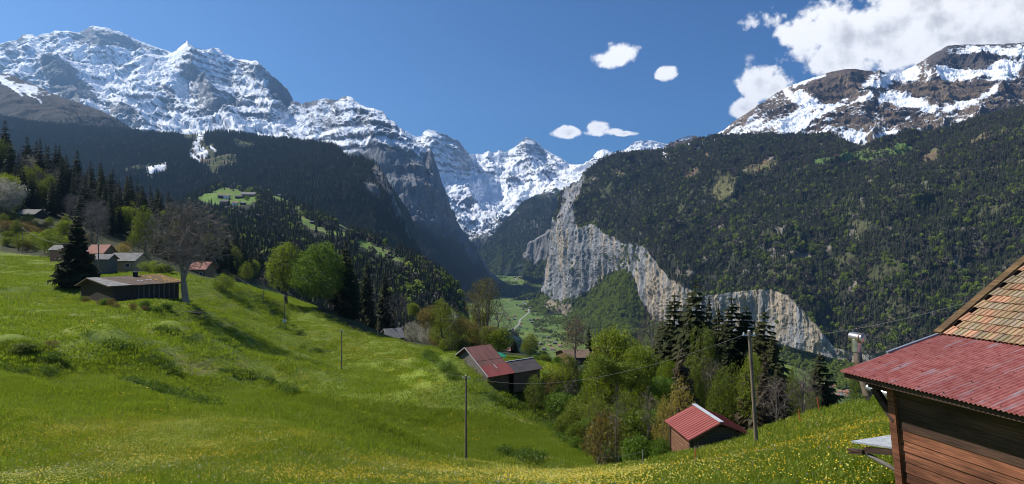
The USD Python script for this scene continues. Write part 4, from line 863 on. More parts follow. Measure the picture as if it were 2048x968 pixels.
# left slope below the brown shoulder
q = scatter(F, 190, lambda X, Y, i, j, p: (1 - .96 * below(F.bare, X, Y, 7)) * (1 - .9 * F.rock(X, Y)) * np.where(Y < 272, .75, 1) * (.75 + .5 * sstep(-.4, .1, nz(p, 60, 301))), 302)
cnt['F'] = forest('spruce_forest', [q], 'dark spruce forest covering the hazy slope under the brown shoulder', bare=lambda X, Y, p: .03 + 0 * X, seed=1, hmin=14, hmax=27)
q = scatter(G, 230, lambda X, Y, i, j, p: (1 - .985 * below(G.bare, X, Y, np.clip(20000 / p[:, 1], 8, 20))) * (.7 + .5 * sstep(-.4, .1, nz(p, 40, 303))) * (p[:, 1] > 420), 304)
cnt['G'] = forest('mixed_forest', [q], 'mixed forest of spruce, bare and budding trees round the hamlet meadows', bro=lambda X, Y, p: .05 + .16 * sstep(.1, .4, nz(p, 60, 305)) + .25 * stroke(X, Y, [(860, 545), (905, 575), (920, 610)], 22), bare=lambda X, Y, p: .08 + .22 * sstep(.1, .4, nz(p, 50, 306)), seed=2, hmin=12, hmax=25)
q = scatter(E, 70, lambda X, Y, i, j, p: sstep(232, 262, Y + 10 * nz(p, 80, 307)), 308)
cnt['E'] = forest('spruce_forest', [q], 'sparse spruces at the foot of the brown shoulder', seed=3, hmin=10, hmax=20)
wl = lambda X: np.interp(X, [540, 700, 760, 820, 880, 905, 930, 1000, 1060], [335, 365, 405, 438, 470, 478, 506, 560, 575])
q = scatter(B, 120, lambda X, Y, i, j, p: sstep(0, 22, Y - wl(X) + 16 * nz(p, 80, 309)) * .9, 310)
q2 = scatter(D, 110, lambda X, Y, i, j, p: sstep(392, 412, Y + 14 * nz(p, 90, 311)) * np.where(inpoly(X, Y, [(996, 545), (1030, 525), (1050, 528), (1060, 548), (1020, 560)]), .05, .9), 312)
q3 = scatter(D2, 120, lambda X, Y, i, j, p: sstep(2, 8, Y - np.interp(X, [1050, 1063, 1071, 1085, 1110, 1160], [518, 525, 532, 521, 514, 507])), 313)
cnt['BD'] = forest('spruce_forest', [q, q2, q3], 'blue-hazed forest on both flanks at the head of the valley', bro=lambda X, Y, p: .35 * sstep(480, 530, Y) * (X > 960), seed=4, hmin=15, hmax=30)
# right flank
I_hole = lambda X, Y: below(I.bare, X, Y, 7)
def mI(X, Y, i, j, p):
    m = (1 - .88 * I_hole(X + 12 * nz(p, 90, 321), Y + 6 * nz(p, 60, 329))) * (1 - I.topmask[i, j]) * (1 - .9 * I.outc[i, j] * (I.foot[i, j] < .5)) * (I.foot[i, j] < .5)
    STRIP = [(1171, 348), (1166, 385), (1152, 412), (1146, 442), (1116, 450), (1114, 424), (1134, 388), (1152, 356)]
    m = m * (1 - .97 * np.maximum(softpoly(X, Y, STRIP, 1.5), softpoly(X, Y - 7, STRIP, 1.5)))
    return m * (.55 + .7 * sstep(-.4, .1, nz(p, 70, 322))) * (1 - .72 * I.gul[i, j])
q = scatter(I, 165, mI, 323)
lime = lambda X, Y, p: np.clip(.05 + .40 * sstep(.12, .45, nz(p, 70, 324)) * sstep(330, 480, Y) * sstep(1250, 1420, X) + .6 * sstep(.30, .5, nz(p, 45, 325)) * sstep(480, 560, Y) * sstep(1500, 1750, X), 0, .8)
cnt['I'] = forest('mixed_forest', [q], 'mountain forest of dark spruce flecked with lime-green trees above the cliff', bro=lime, bare=lambda X, Y, p: .10 + .25 * sstep(.1, .4, nz(p, 90, 326)) + .12 * sstep(380, 320, Y), seed=5, hmin=11, hmax=33)
q = scatter(I2, 60, lambda X, Y, i, j, p: sstep(0, 30, Y - np.interp(X, [1330, 1500, 1700, 1800, 2048], [282, 268, 285, 265, 205]) + 18 * nz(p, 90, 327)), 328)
cnt['I2'] = forest('spruce_forest', [q], 'thin spruces along the tree line below the snow on the right', seed=6, hmin=9, hmax=19)
# ledges of the cliff and the wooded foot below it
q = scatter(I, 120, lambda X, Y, i, j, p: I.topmask[i, j] * sstep(.6, .72, I.up[i, j]) * .9, 331)
q2 = scatter(I, 210, lambda X, Y, i, j, p: I.foot[i, j] * (1 - .9 * I.scree[i, j]) * (.8 + .4 * sstep(-.4, .1, nz(p, 50, 332))), 333)
cnt['foot'] = forest('broadleaf_forest', [q, q2], 'fresh green broad-leaved forest on the steep foot of the cliff', bro=lambda X, Y, p: np.clip(.92 - .45 * sstep(0, .4, nz(p, 90, 334)), 0, 1), bare=lambda X, Y, p: .05 + 0 * X, seed=7, hmin=14, hmax=27)
# the valley floor: rows and clumps of trees
def mV(X, Y, i, j, p):
    m = sstep(.20, .38, nz(p, 160, 341) + .25 * nz(p, 40, 342)) * .8
    m = np.maximum(m, .9 * np.exp(-((p[:, 0] - np.interp(p[:, 1], [1200, 2000, 3000, 4000, 5000], [560, 520, 330, 250, 160])) / 40) ** 2) * sstep(-.2, .2, nz(p, 110, 343)))
    m = np.maximum(m, .75 * softpoly(X, Y, [(1058, 592), (1090, 592), (1140, 640), (1200, 655), (1180, 690), (1090, 684), (1066, 650)], 6) * sstep(-.25, .2, nz(p, 90, 345)))
    m = m * np.where(inpoly(X, Y, [(980, 590), (1045, 588), (1052, 640), (1040, 660), (975, 660)]), .04, 1) * np.where(inpoly(X, Y, [(1560, 740), (1700, 740), (1760, 830), (1560, 830)]), .10, 1)
    return m
q = scatter(V, 75, mV, 344)
cnt['V'] = forest('valley_trees', [q], 'clumps and lines of green trees along the valley floor', bro=lambda X, Y, p: .75 + 0 * X, bare=lambda X, Y, p: .08 + 0 * X, seed=8, hmin=8, hmax=20)
print('forest trees', cnt)
# ------------------------------------------------------------------ the trees one can tell apart
KIND = {}
M_TALL = mat_leaf('olive_ochre_buds', (.13, .12, .022), (.20, .16, .03), trans=.38)
def kind(key, name, wood, crown, wm, cm, crown_name='crown', trunk_name='trunk'):
    k = klass(name)
    if wood is not None: obj(trunk_name, wood, wm, k)
    if crown is not None: obj(crown_name, crown, cm, k)
    KIND[key] = (k, name)
HK = {}
for s_, (hh, rr_, wh, nb_, sd) in enumerate([(1, .19, 30, 8, 6), (1, .165, 30, 8, 6), (1, .22, 26, 8, 6)]):
    t_, c_ = conifer(60 + s_, hh, rr_, wh + 4, nb_, 11, droop=.34 + .06 * s_, gap=.10, fw=.13); kind(f'spruce{s_}', 'spruce_tree', t_, c_, M_BARK, M_SPRUCE)
t_, c_ = conifer(66, 1, .26, 36, 10, 12, droop=.30, bare=.03, gap=.05, fw=.14); kind('spruce_wide', 'spruce_tree', t_, c_, M_BARK, M_SPRUCE)
t_, c_ = conifer(67, 1, .34, 24, 8, 12, droop=.14, bare=.05, gap=.2, fw=.12); kind('spruce_open', 'spruce_tree', t_, c_, M_BARK, M_SPRUCE)
M_REDSPRUCE = mat_leaf('rusty_needles', (.052, .040, .017), (.088, .066, .027), trans=.15)
t_, c_ = conifer(68, 1, .20, 32, 8, 10, droop=.3, fw=.13); kind('spruce_rusty', 'spruce_tree', t_, c_, M_BARK, M_REDSPRUCE)
for s_, (t_, c_) in enumerate(MID_CON): kind(f'mid{s_}', 'spruce_tree', t_, c_, M_BARK, M_SPRUCE)
t_, c_ = conifer(69, 1, .19, 14, 6, 3, droop=.2); kind('larch', 'larch_tree', t_, c_, M_BARK, M_LARCH)
w_, l_ = broadleaf(71, 18, 5.2, base=.20, ntips=620, per=11, rad=.38, size=.36, r0=.42, fork=.2, shape='egg', alpha=.42); kind('limeA', 'lime_tree', w_, l_, M_BARK, M_SPRING)
w_, l_ = broadleaf(72, 19, 6.9, base=.10, ntips=900, per=12, rad=.42, size=.38, r0=.5, fork=.18, shape='egg', alpha=.42); kind('limeB', 'lime_tree', w_, l_, M_BARK, M_FRESH)
w_, _ = broadleaf(73, 20, 6.6, base=.26, ntips=1000, r0=.46, fork=.22, leafy=False, tw=6, twl=1.0, alpha=.5); kind('bare_big', 'bare_tree', w_, None, M_TWIG, None)
w_, _ = broadleaf(74, 14, 4.6, base=.2, ntips=700, r0=.3, fork=.16, leafy=False, tw=4, twl=.7, shell=.7); kind('bare_round', 'bare_tree', w_, None, M_TWIG, None)
w_, _ = broadleaf(75, 14, 3.2, base=.2, ntips=300, r0=.2, fork=.2, leafy=False, tw=4, twl=.8, shape='egg'); kind('bare_mid', 'bare_tree', w_, None, M_TWIG, None)
w_, _ = broadleaf(76, 9, 1.6, base=.35, ntips=70, r0=.11, fork=.3, leafy=False, tw=3, twl=.7, shape='egg'); kind('bare_thin', 'bare_tree', w_, None, M_TWIG, None)
w_, l_ = broadleaf(77, 22, 5.8, base=.36, ntips=520, per=7, rad=.5, size=.30, r0=.42, fork=.1, shape='egg', stems=4, tw=1, twl=.8, alpha=.45); kind('tall_budding', 'budding_tree', w_, l_, M_TWIG, M_TALL)
w_, l_ = broadleaf(78, 10, 2.6, base=.12, ntips=260, per=6, rad=.32, size=.22, r0=.12, fork=.1, shape='vase', stems=6, tw=1); kind('slender', 'young_tree', w_, l_, M_TWIG, M_OLIVE)
w_, l_ = broadleaf(79, 9, 2.6, base=.18, ntips=260, per=10, rad=.34, size=.24, r0=.16, fork=.22, shape='egg', tw=1); kind('young', 'young_tree', w_, l_, M_BARK, M_OLIVE)
w_, l_ = broadleaf(80, 12, 4.6, base=.06, ntips=620, per=12, rad=.40, size=.30, r0=.28, fork=.14, stems=3, shape='round'); kind('green_big', 'broadleaf_tree', w_, l_, M_BARK, M_SPRING)
w_, l_ = broadleaf(81, 11, 3.6, base=.06, ntips=480, per=11, rad=.36, size=.28, r0=.22, fork=.16, shape='egg'); kind('olive', 'broadleaf_tree', w_, l_, M_BARK, M_OLIVE)
w_, l_ = broadleaf(82, 8, 2.4, base=.12, ntips=240, per=8, rad=.3, size=.24, r0=.14, fork=.14, stems=3, shape='egg'); kind('gold', 'yellow_tree', w_, l_, M_TWIG, M_GOLD)
w_, l_ = broadleaf(83, 10, 2.3, base=.28, ntips=200, per=3, rad=.3, size=.22, r0=.14, fork=.28, shape='egg', tw=3, twl=.6); kind('rust', 'budding_tree', w_, l_, M_TWIG, M_RUST)
w_, l_ = broadleaf(84, 8, 3.4, base=.12, ntips=420, per=11, rad=.34, size=.17, r0=.16, fork=.10, stems=4, tw=1, twl=.5); kind('blossom', 'blossom_tree', w_, l_, M_TWIG, M_BLOSSOM)
w_, l_ = broadleaf(85, 7, 2.8, base=.08, ntips=260, per=7, rad=.3, size=.26, r0=.14, fork=.1, stems=4, tw=1); kind('ochre_bush', 'budding_tree', w_, l_, M_TWIG, M_OCHRE)
w_, l_ = broadleaf(86, 3.2, 1.9, base=.02, ntips=230, per=12, rad=.24, size=.20, r0=.07, fork=.06, stems=5); kind('shrub_olive', 'shrub', w_, l_, M_TWIG, M_OLIVE, 'foliage', 'stems')
w_, l_ = broadleaf(87, 2.6, 1.7, base=.02, ntips=200, per=13, rad=.22, size=.18, r0=.06, fork=.06, stems=5); kind('shrub_green', 'shrub', w_, l_, M_TWIG, M_FRESH, 'foliage', 'stems')
w_, l_ = broadleaf(88, 3.4, 1.8, base=.03, ntips=150, per=8, rad=.26, size=.18, r0=.06, fork=.08, stems=6, tw=3, twl=.45); kind('shrub_bare', 'shrub', w_, l_, M_TWIG, M_OCHRE, 'foliage', 'stems')
w_, l_ = broadleaf(89, 6, 3.2, base=.06, ntips=260, per=9, rad=.3, size=.26, r0=.12, fork=.08, stems=5); kind('shrub_lime', 'shrub', w_, l_, M_TWIG, M_SPRING, 'foliage', 'stems')
def weeping():
    g = np.random.default_rng(90); b = MB(); Q = []; segs = []
    segs.append((np.zeros(3), C(.2, 0, 8.5), .12, .03, 80))
    for k in range(150):
        z = g.uniform(2.0, 8.6); a = g.uniform(0, 6.28); L = (1.9 if z < 6.5 else 1.2) * g.uniform(.5, 1.2)
        p = C(.2 * z / 8.5, 0, z); q = p + L * C(math.cos(a), math.sin(a), g.uniform(.1, .6)); t = q + C(math.cos(a) * .35, math.sin(a) * .35, -g.uniform(.8, 2.0))
        segs += [(p, q, .025, .012, 3), (q, t, .012, .005, 1)]
        for u in np.linspace(.3, 1, 9): Q.append(q + (t - q) * u)
        for u in np.linspace(.4, 1, 4): Q.append(p + (q - p) * u)
    return seg_mesh(segs).mesh(), leaves(np.array(Q), 5, .14, .16, g)
w_, l_ = weeping(); kind('weeping', 'birch_tree', w_, l_, M_TWIG, M_OLIVE)

BASE_H = dict(limeA=18, limeB=19, bare_big=20, bare_round=14, bare_mid=14, bare_thin=9, tall_budding=22, slender=10, young=9, green_big=12, olive=11, gold=8, rust=10, blossom=8, ochre_bush=7, shrub_olive=3.2, shrub_green=2.6, shrub_bare=3.4, shrub_lime=6, weeping=8.6)
BASE_R = dict(limeA=5.2, limeB=6.9, bare_big=6.6, bare_round=4.6, bare_mid=3.2, bare_thin=1.6, tall_budding=5.8, slender=2.6, young=2.6, green_big=4.6, olive=3.6, gold=2.4, rust=2.3, blossom=3.4, ochre_bush=2.8, shrub_olive=1.9, shrub_green=1.7, shrub_bare=1.8, shrub_lime=3.2, weeping=2.2,
              spruce0=.19, spruce1=.165, spruce2=.22, spruce_wide=.26, spruce_open=.34, spruce_rusty=.20, mid0=.17, mid1=.19, mid2=.21, mid3=.17, larch=.19)
TREE_AT = []
def tree(key, p, h, label, cat='tree', group=None, rw=None, rz=None):
    """A tree of the kind key at p, h metres high (and rw metres wide, if given)."""
    k, name = KIND[key]
    g = np.random.default_rng(int(abs(p[0] * 131 + p[1] * 17)) + 5)
    s = h / BASE_H.get(key, 1.0); sx = s if rw is None else rw / 2 / BASE_R[key]
    TREE_AT.append((p[0], p[1], max(1.0, BASE_R.get(key, .2) * sx * .5)))
    return thing(name, label, cat, p, g.uniform(0, 6.28) if rz is None else rz, group, (sx, sx, s), ref=k)
def hero(key, px, base_y, d, top_y, wpx, label, cat='tree', **kw):
    """A tree that in the photograph stands on pixel (px, base_y), reaches top_y and is wpx wide, at depth d."""
    x = (px - CX) / FPX * d; z = ground(x, d)[0] - .1
    top = (HZ - top_y) / FPX * d
    return tree(key, (x, d, z), max(top - z, 1.0), label, cat, rw=wpx / FPX * d, **kw)

hero('spruce_wide', 153, 600, 133, 428, 92, 'dense dark spruce standing at the left end of the long old barn')
hero('bare_big', 372, 617, 113, 398, 158, 'large leafless tree with a thick forked trunk beside the long old barn', rz=.6)
hero('limeA', 572, 612, 172, 481, 76, 'left of the two big yellow-green trees on the meadow crest')
hero('limeB', 641, 628, 165, 484, 104, 'fuller and larger of the two yellow-green trees on the meadow crest')
hero('bare_thin', 527, 598, 160, 540, 26, 'small leafless tree left of the two yellow-green crest trees')
hero('shrub_lime', 447, 592, 150, 546, 50, 'pale green bush in the meadow, leaves almost white at its right', 'shrub')
hero('bare_round', 188, 505, 185, 403, 66, 'round leafless brown tree behind the dark spruce')
hero('blossom', 8, 480, 235, 356, 80, 'tall white-blossoming tree at the left edge of the photo')
hero('blossom', 58, 372, 330, 311, 30, 'white cherry tree in the dark wood on the left hill')
hero('green_big', 6, 420, 240, 338, 66, 'yellow-green tree behind the white-blossoming tree at the left edge')
for k, (px, by, d, ty, w, key) in enumerate([(70, 495, 196, 462, 60, 'shrub_lime'), (105, 500, 185, 455, 52, 'shrub_lime'), (48, 480, 222, 447, 46, 'ochre_bush'), (138, 500, 195, 470, 44, 'shrub_lime'), (22, 480, 218, 440, 50, 'ochre_bush')]):
    hero(key, px, by, d, ty, w, ['wide lime-green bush below the wooden chalet in the wood', 'lime-green bush next right of the wide one below the chalet', 'olive bush left of the lime-green bushes', 'rightmost lime-green bush, partly behind the dark spruce', 'budding bush under the white-blossoming tree'][k], 'shrub')
hero('green_big', 128, 470, 225, 436, 34, 'small round yellow-green tree above the lime-green bushes')
hero('gold', 243, 512, 196, 486, 32, 'pale yellow tree behind the grey-roofed house')
hero('shrub_lime', 300, 540, 160, 521, 44, 'bright green bush at the right end of the grey-roofed house', 'shrub')
hero('shrub_olive', 325, 548, 158, 526, 40, 'darker olive bush right of the bright green bush by the house', 'shrub')
hero('olive', 290, 500, 250, 414, 42, 'light green slender tree in front of the dark wood')
hero('tall_budding', 968, 700, 185, 543, 72, 'tall many-stemmed budding tree with an open orange-tinged crown')
hero('slender', 903, 722, 128, 612, 66, 'slender many-stemmed young tree behind the old barn gable')
hero('blossom', 903, 715, 150, 622, 34, 'tree with pinkish white blossom behind the slender young tree')
hero('ochre_bush', 940, 715, 150, 640, 50, 'orange-brown budding tree behind the red-roofed barn')
hero('ochre_bush', 975, 705, 165, 650, 54, 'rust-tinged budding tree right of the orange-brown one')
hero('olive', 925, 705, 170, 632, 44, 'olive-green tree between the budding trees behind the barn')
hero('bare_mid', 1003, 712, 190, 600, 58, 'dark leafless tree behind the ridge of the red-roofed barn')
hero('blossom', 826, 690, 186, 642, 44, 'left of the two white-blossoming bushes by the grey-roofed shed')
hero('blossom', 855, 695, 180, 648, 46, 'right of the two white-blossoming bushes by the grey-roofed shed')
hero('young', 1003, 722, 150, 687, 26, 'small bright green tree behind the barn roof', )
hero('spruce0', 1027, 730, 165, 678, 26, 'small dark spruce behind the brown roof of the barn')
hero('olive', 1060, 735, 150, 668, 40, 'olive-green tree behind the brown-roofed end of the barn')
hero('young', 1086, 735, 150, 700, 26, 'thin young tree right of the barn, before the valley')
hero('rust', 1150, 752, 118, 628, 58, 'thin tree with red-brown buds before the far chalets')
hero('spruce1', 1178, 712, 178, 654, 34, 'dark spruce beside the chalets at the meadow edge')
hero('young', 1072, 805, 92, 748, 40, 'light green young tree at the lower right of the brown roof')
# the copse in the gully
hero('green_big', 1232, 800, 88, 632, 120, 'broad yellow-green tree at the left of the copse')
hero('green_big', 1285, 800, 80, 668, 90, 'yellow-green tree right of the broad one in the copse')
hero('olive', 1195, 800, 92, 690, 70, 'olive tree at the left foot of the copse')
hero('bare_mid', 1300, 790, 100, 600, 74, 'brown leafless tree rising behind the yellow-green trees of the copse')
hero('spruce0', 1348, 850, 82, 585, 132, 'spruce at the left of the tall copse group')
hero('spruce2', 1396, 850, 78, 553, 149, 'tallest spruce of the copse')
hero('spruce1', 1440, 850, 84, 616, 106, 'lower spruce right of the tallest one')
hero('spruce0', 1466, 850, 80, 592, 117, 'second tallest spruce, in the middle of the copse')
hero('spruce1', 1495, 855, 80, 610, 98, 'narrow spruce behind the telegraph pole')
hero('spruce2', 1528, 855, 74, 620, 134, 'broad spruce at the right of the copse')
hero('spruce_rusty', 1366, 850, 66, 690, 98, 'rusty-brown young spruce in the copse above the red shed')
hero('spruce0', 1325, 845, 90, 640, 106, 'dark spruce behind the yellow-green trees of the copse')
hero('spruce_rusty', 1526, 862, 56, 705, 78, 'young brownish spruce right of the telegraph pole')
hero('spruce1', 1556, 862, 60, 720, 78, 'young spruce at the right edge of the copse')
hero('spruce_rusty', 1490, 862, 60, 745, 71, 'low rusty spruce just behind the red shed roof')
for px, d, ty, w, lab in ((1378, 92, 598, 64, 'spruce behind the left side of the tall copse group'), (1416, 90, 592, 60, 'spruce just behind the tallest spruce of the copse'), (1452, 70, 662, 56, 'lower dark spruce in the heart of the copse'), (1482, 88, 628, 58, 'spruce between the second tallest spruce and the pole'), (1512, 86, 640, 60, 'spruce right behind the top of the leaning pole'), (1546, 72, 664, 60, 'outermost dark spruce on the right of the copse')):
    hero('spruce1' if d < 80 else 'spruce0', px, 852, d, ty, w, lab)
for px, d, ty, w, k_, lab in ((1385, 68, 720, 56, 'olive', 'small leafy tree at the foot of the tallest spruce'), (1470, 68, 730, 60, 'olive', 'small leafy tree under the second tallest spruce'), (1545, 66, 760, 46, 'olive', 'leafy tree under the outermost dark spruce'), (1335, 74, 700, 56, 'green_big', 'yellow-green tree between the brown leafless tree and the spruces')):
    hero(k_, px, 852, d, ty, w, lab)
hero('weeping', 1405, 850, 72, 660, 66, 'pale drooping birch among the spruces')
hero('limeA', 1506, 858, 60, 702, 60, 'bright lime-green tree beside the telegraph pole')
hero('gold', 1360, 880, 56, 752, 56, 'yellow-leaved tree behind the red shed')
hero('gold', 1328, 890, 52, 790, 40, 'lower yellow-leaved bush left of the red shed')
hero('olive', 1440, 860, 62, 740, 60, 'olive tree filling the copse behind the shed ridge')
hero('bare_mid', 1425, 855, 70, 700, 60, 'grey leafless tree in the middle of the copse')
hero('spruce_open', 1641, 832, 74, 702, 96, 'open-branched spruce at the brow of the flower meadow')
hero('bare_mid', 1604, 850, 66, 745, 60, 'leafless small tree left of the open-branched spruce')
hero('olive', 1585, 850, 62, 738, 44, 'budding small tree at the right end of the copse')
hero('weeping', 1625, 845, 50, 786, 40, 'low yellow-green willow under the open-branched spruce')
hero('weeping', 1722, 815, 52, 752, 50, 'thin birch top below the eave of the near barn')
hero('bare_thin', 1233, 905, 58, 762, 34, 'thin dead tree standing in front of the copse')
hero('shrub_green', 1276, 928, 46, 868, 66, 'round bright green bush in front of the copse', 'shrub')
hero('shrub_green', 1325, 926, 44, 876, 46, 'leafy green bush at the left wall of the red shed', 'shrub')
hero('shrub_olive', 1128, 870, 80, 826, 44, 'olive bush at the left edge of the gully', 'shrub')
hero('shrub_olive', 1155, 885, 72, 842, 50, 'green bush next along the gully edge', 'shrub')
hero('shrub_bare', 1205, 905, 60, 815, 80, 'loose half-bare bush before the thin dead tree', 'shrub')
hero('shrub_olive', 48, 712, 64, 690, 50, 'dark green bramble on the bank at the lower left', 'shrub')
hero('shrub_bare', 100, 700, 68, 680, 34, 'wispy yellow-leaved shrub on the bank at the lower left', 'shrub')
hero('spruce1', 710, 650, 215, 545, 40, 'dark spruce just right of the fuller yellow-green tree')
hero('spruce0', 735, 655, 212, 520, 46, 'tallest dark spruce right of the fuller yellow-green tree')
hero('spruce2', 768, 660, 220, 540, 48, 'spruce above the lone pole by the grey-roofed shed')
hero('bare_mid', 790, 665, 218, 575, 60, 'leafless brown tree behind the grey-roofed shed')

# the wood on the left hill and round the gully: one by one as far as they stand out, the rest together
KEEP = [(35, 405, 90, 440, 262), (185, 478, 300, 545, 205), (385, 515, 432, 556, 205), (740, 620, 840, 690, 190), (1110, 685, 1240, 730, 175), (130, 420, 200, 600, 130), (300, 395, 440, 620, 125)]
def hillside_wood():
    g = np.random.default_rng(77)
    x = g.uniform(-330, 120, 30000); y = g.uniform(150, 455, 30000); z = ground(x, y); px, py = proj(np.stack([x, y, z], -1))
    ok = (px > -90) & (px < 930) & (np.hypot(x, y) < 470)
    edge = np.interp(px, [-90, 0, 60, 130, 190, 250, 330, 420, 520, 610, 700, 830, 1000], [430, 432, 424, 440, 468, 474, 520, 545, 560, 600, 640, 650, 690])
    ok &= py < edge
    ok &= ~inpoly(px, py, [(-20, 340), (40, 330), (60, 365), (-20, 385)])
    P = np.stack([x, y, z], -1)[ok]; px, py = px[ok], py[ok]
    h = g.uniform(15, 27, len(P)) * np.where(P[:, 1] > 300, 1.0, .85)
    sel, T = [], cKDTree(P[:, :2]); taken = np.zeros(len(P), bool)
    for i in range(len(P)):
        if taken[i]: continue
        w = h[i] / P[i, 1] * FPX * .17; top = HZ - (P[i, 2] + h[i]) / P[i, 1] * FPX
        if any(px[i] + w > a and px[i] - w < c and top < e and py[i] > b and P[i, 1] < d for a, b, c, e, d in KEEP): continue
        if any((P[i, 0] - a) ** 2 + (P[i, 1] - b) ** 2 < (r + 2.5) ** 2 for a, b, r in TREE_AT): continue
        sel.append(i); taken[T.query_ball_point(P[i, :2], 5.6)] = True
    sel = np.array(sel)
    return P[sel], px[sel], py[sel], h[sel], g
WP, wx, wy, wh, wg = hillside_wood()
order = np.argsort(-(wh / WP[:, 1])); used = {'s': 0, 'b': 0, 'l': 0}
rest = []
sp = fbm(WP / 45, 3, 361)
for i in order:
    u = wg.random(); k = 's' if u < .60 - .5 * sp[i] else 'b' if u < .88 - .2 * sp[i] else 'l'
    if used[k] >= (210 if k == 's' else 90): rest.append(i); continue
    used[k] += 1
    zone = next(z for x_, z in ((60, 'above the white-blossoming tree'), (130, 'above the lime-green bushes'), (210, 'above the dark spruce of the long barn'), (300, 'behind the grey-roofed wooden house'), (400, 'just behind the large leafless tree'), (530, 'between the large leafless tree and the yellow-green pair'), (700, 'behind the yellow-green pair'), (9999, 'below the crest by the grey-roofed shed')) if wx[i] < x_)
    if k == 's': tree(f'mid{wg.integers(0, 4)}' if WP[i, 1] > 230 else f'spruce{wg.integers(0, 3)}', WP[i] - (0, 0, .3), wh[i], f'dark spruce in the wood {zone}', group=f'spruces in the wood {zone}')
    elif k == 'b': tree(['bare_round', 'bare_mid'][int(wg.integers(0, 2))], WP[i] - (0, 0, .3), wh[i] * .66, f'leafless grey-brown tree of the wood {zone}', group=f'leafless trees of the wood {zone}')
    else: tree(['olive', 'larch', 'green_big', 'olive'][int(wg.integers(0, 4))], WP[i] - (0, 0, .3), wh[i] * .62, f'freshly green tree among the spruces {zone}', group=f'green trees of the wood {zone}')
print('wood', len(WP), used, 'rest', len(rest))
if rest:
    r_ = np.array(rest); g_ = wg
    instancer('spruce_wood', [(trimesh.util.concatenate([trimesh.Trimesh(*t, process=False) for t in m]), M_SPRUCE, False) for m in MID_CON], WP[r_], g_.uniform(0, 6.28, len(r_)), wh[r_], g_.integers(0, 4, len(r_)), 'farther dark spruces of the wood behind the meadow', 'forest')

# undergrowth of the gully and of the meadow's edges
LOOK = dict(shrub_olive='olive-green bush', shrub_bare='half-bare budding bush', shrub_green='fresh green bush', young='thin young tree', bare_thin='thin leafless tree', bare_mid='leafless small tree', olive='small olive-green tree', shrub_lime='lime-green bush', ochre_bush='rust-tinged bush', green_big='small yellow-green tree')
MARKS = {1: (1233, 'the thin dead tree'), 2: (1240, 'the broad yellow-green tree'), 3: (1505, 'the leaning pole'), 4: (1195, 'the fence posts'), 5: (1072, 'the young tree'), 6: (905, 'the barn gable'), 7: (900, 'the slender young tree'), 8: (70, 'the widest lime-green bush'), 9: (447, 'the pale green bush'), 10: (1085, 'the barn wing'), 11: (260, 'its middle')}
def thicket(poly, n, keys, hs, label, group, dmin=1.8, d0=20, d1=130, seed=0):
    g = np.random.default_rng(seed); P = []
    xs = [p[0] for p in poly]; ys = [p[1] for p in poly]; tries = 0
    while len(P) < n and tries < n * 30:
        tries += 1
        px, py = g.uniform(min(xs), max(xs)), g.uniform(min(ys), max(ys))
        if not inpoly(np.array([px]), np.array([py]), poly)[0]: continue
        p = on_ground(px, py, d0, d1)
        if any((p[0] - q[0]) ** 2 + (p[1] - q[1]) ** 2 < dmin ** 2 for q in P): continue
        P.append(p); k = keys[int(g.integers(0, len(keys)))]
        w_ = 'left' if px < MARKS[seed][0] else 'right'; tail = label.split(' ', 1)[1] if not label.startswith(('small tree', 'low ')) else label.split(' ', 2)[2]
        tree(k, p - (0, 0, .1), g.uniform(*hs) * (1.6 if k in ('olive', 'young', 'bare_mid', 'bare_thin') else 1), f'{LOOK[k]} {tail}, {w_} of {MARKS[seed][1]}', 'shrub', f'{group}: {LOOK[k]}, {w_}')
thicket([(1090, 800), (1130, 775), (1200, 790), (1330, 820), (1345, 880), (1330, 905), (1250, 912), (1195, 895), (1135, 850)], 95, ['shrub_olive', 'shrub_green', 'shrub_olive', 'shrub_green', 'young', 'shrub_bare', 'shrub_olive', 'bare_thin'], (2.4, 4.6), 'bush in the gully thicket', 'bushes of the thicket in the gully', 1.5, 40, 140, 1)
thicket([(1125, 775), (1180, 752), (1330, 770), (1330, 810), (1200, 800), (1140, 790)], 46, ['shrub_olive', 'shrub_green', 'shrub_bare', 'shrub_olive'], (1.8, 3.2), 'bush below the far chalets', 'bushes below the far chalets', 2.2, 60, 180, 2)
thicket([(1390, 855), (1500, 845), (1640, 845), (1560, 862), (1520, 868)], 30, ['shrub_bare', 'shrub_olive', 'bare_mid', 'young', 'shrub_green'], (2.2, 4.0), 'bush behind the red shed', 'bushes behind the red shed', 1.6, 44, 100, 3)
thicket([(1140, 870), (1165, 880), (1250, 925), (1230, 935), (1150, 895)], 26, ['shrub_green', 'shrub_bare', 'shrub_olive'], (.8, 1.7), 'low shrub along the gully edge', 'low shrubs along the gully edge', 1.2, 40, 100, 4)
thicket([(1000, 790), (1060, 778), (1120, 800), (1140, 845), (1100, 835), (1050, 800)], 22, ['shrub_green', 'shrub_bare', 'shrub_olive'], (.8, 1.8), 'low shrub on the bare bank', 'low shrubs on the bank by the barn', 1.6, 60, 120, 5)
thicket([(830, 655), (890, 650), (1000, 700), (900, 705), (860, 690)], 26, ['shrub_olive', 'young', 'ochre_bush', 'shrub_bare'], (2.5, 5), 'bush between grey-roofed shed and barn', 'bushes between the shed and the barn', 2.5, 120, 300, 6)
thicket([(800, 635), (840, 625), (930, 640), (1000, 690), (900, 690)], 26, ['olive', 'young', 'green_big', 'ochre_bush'], (4.5, 7.5), 'small tree behind the grey-roofed shed', 'small trees behind the grey-roofed shed', 4, 190, 300, 7)
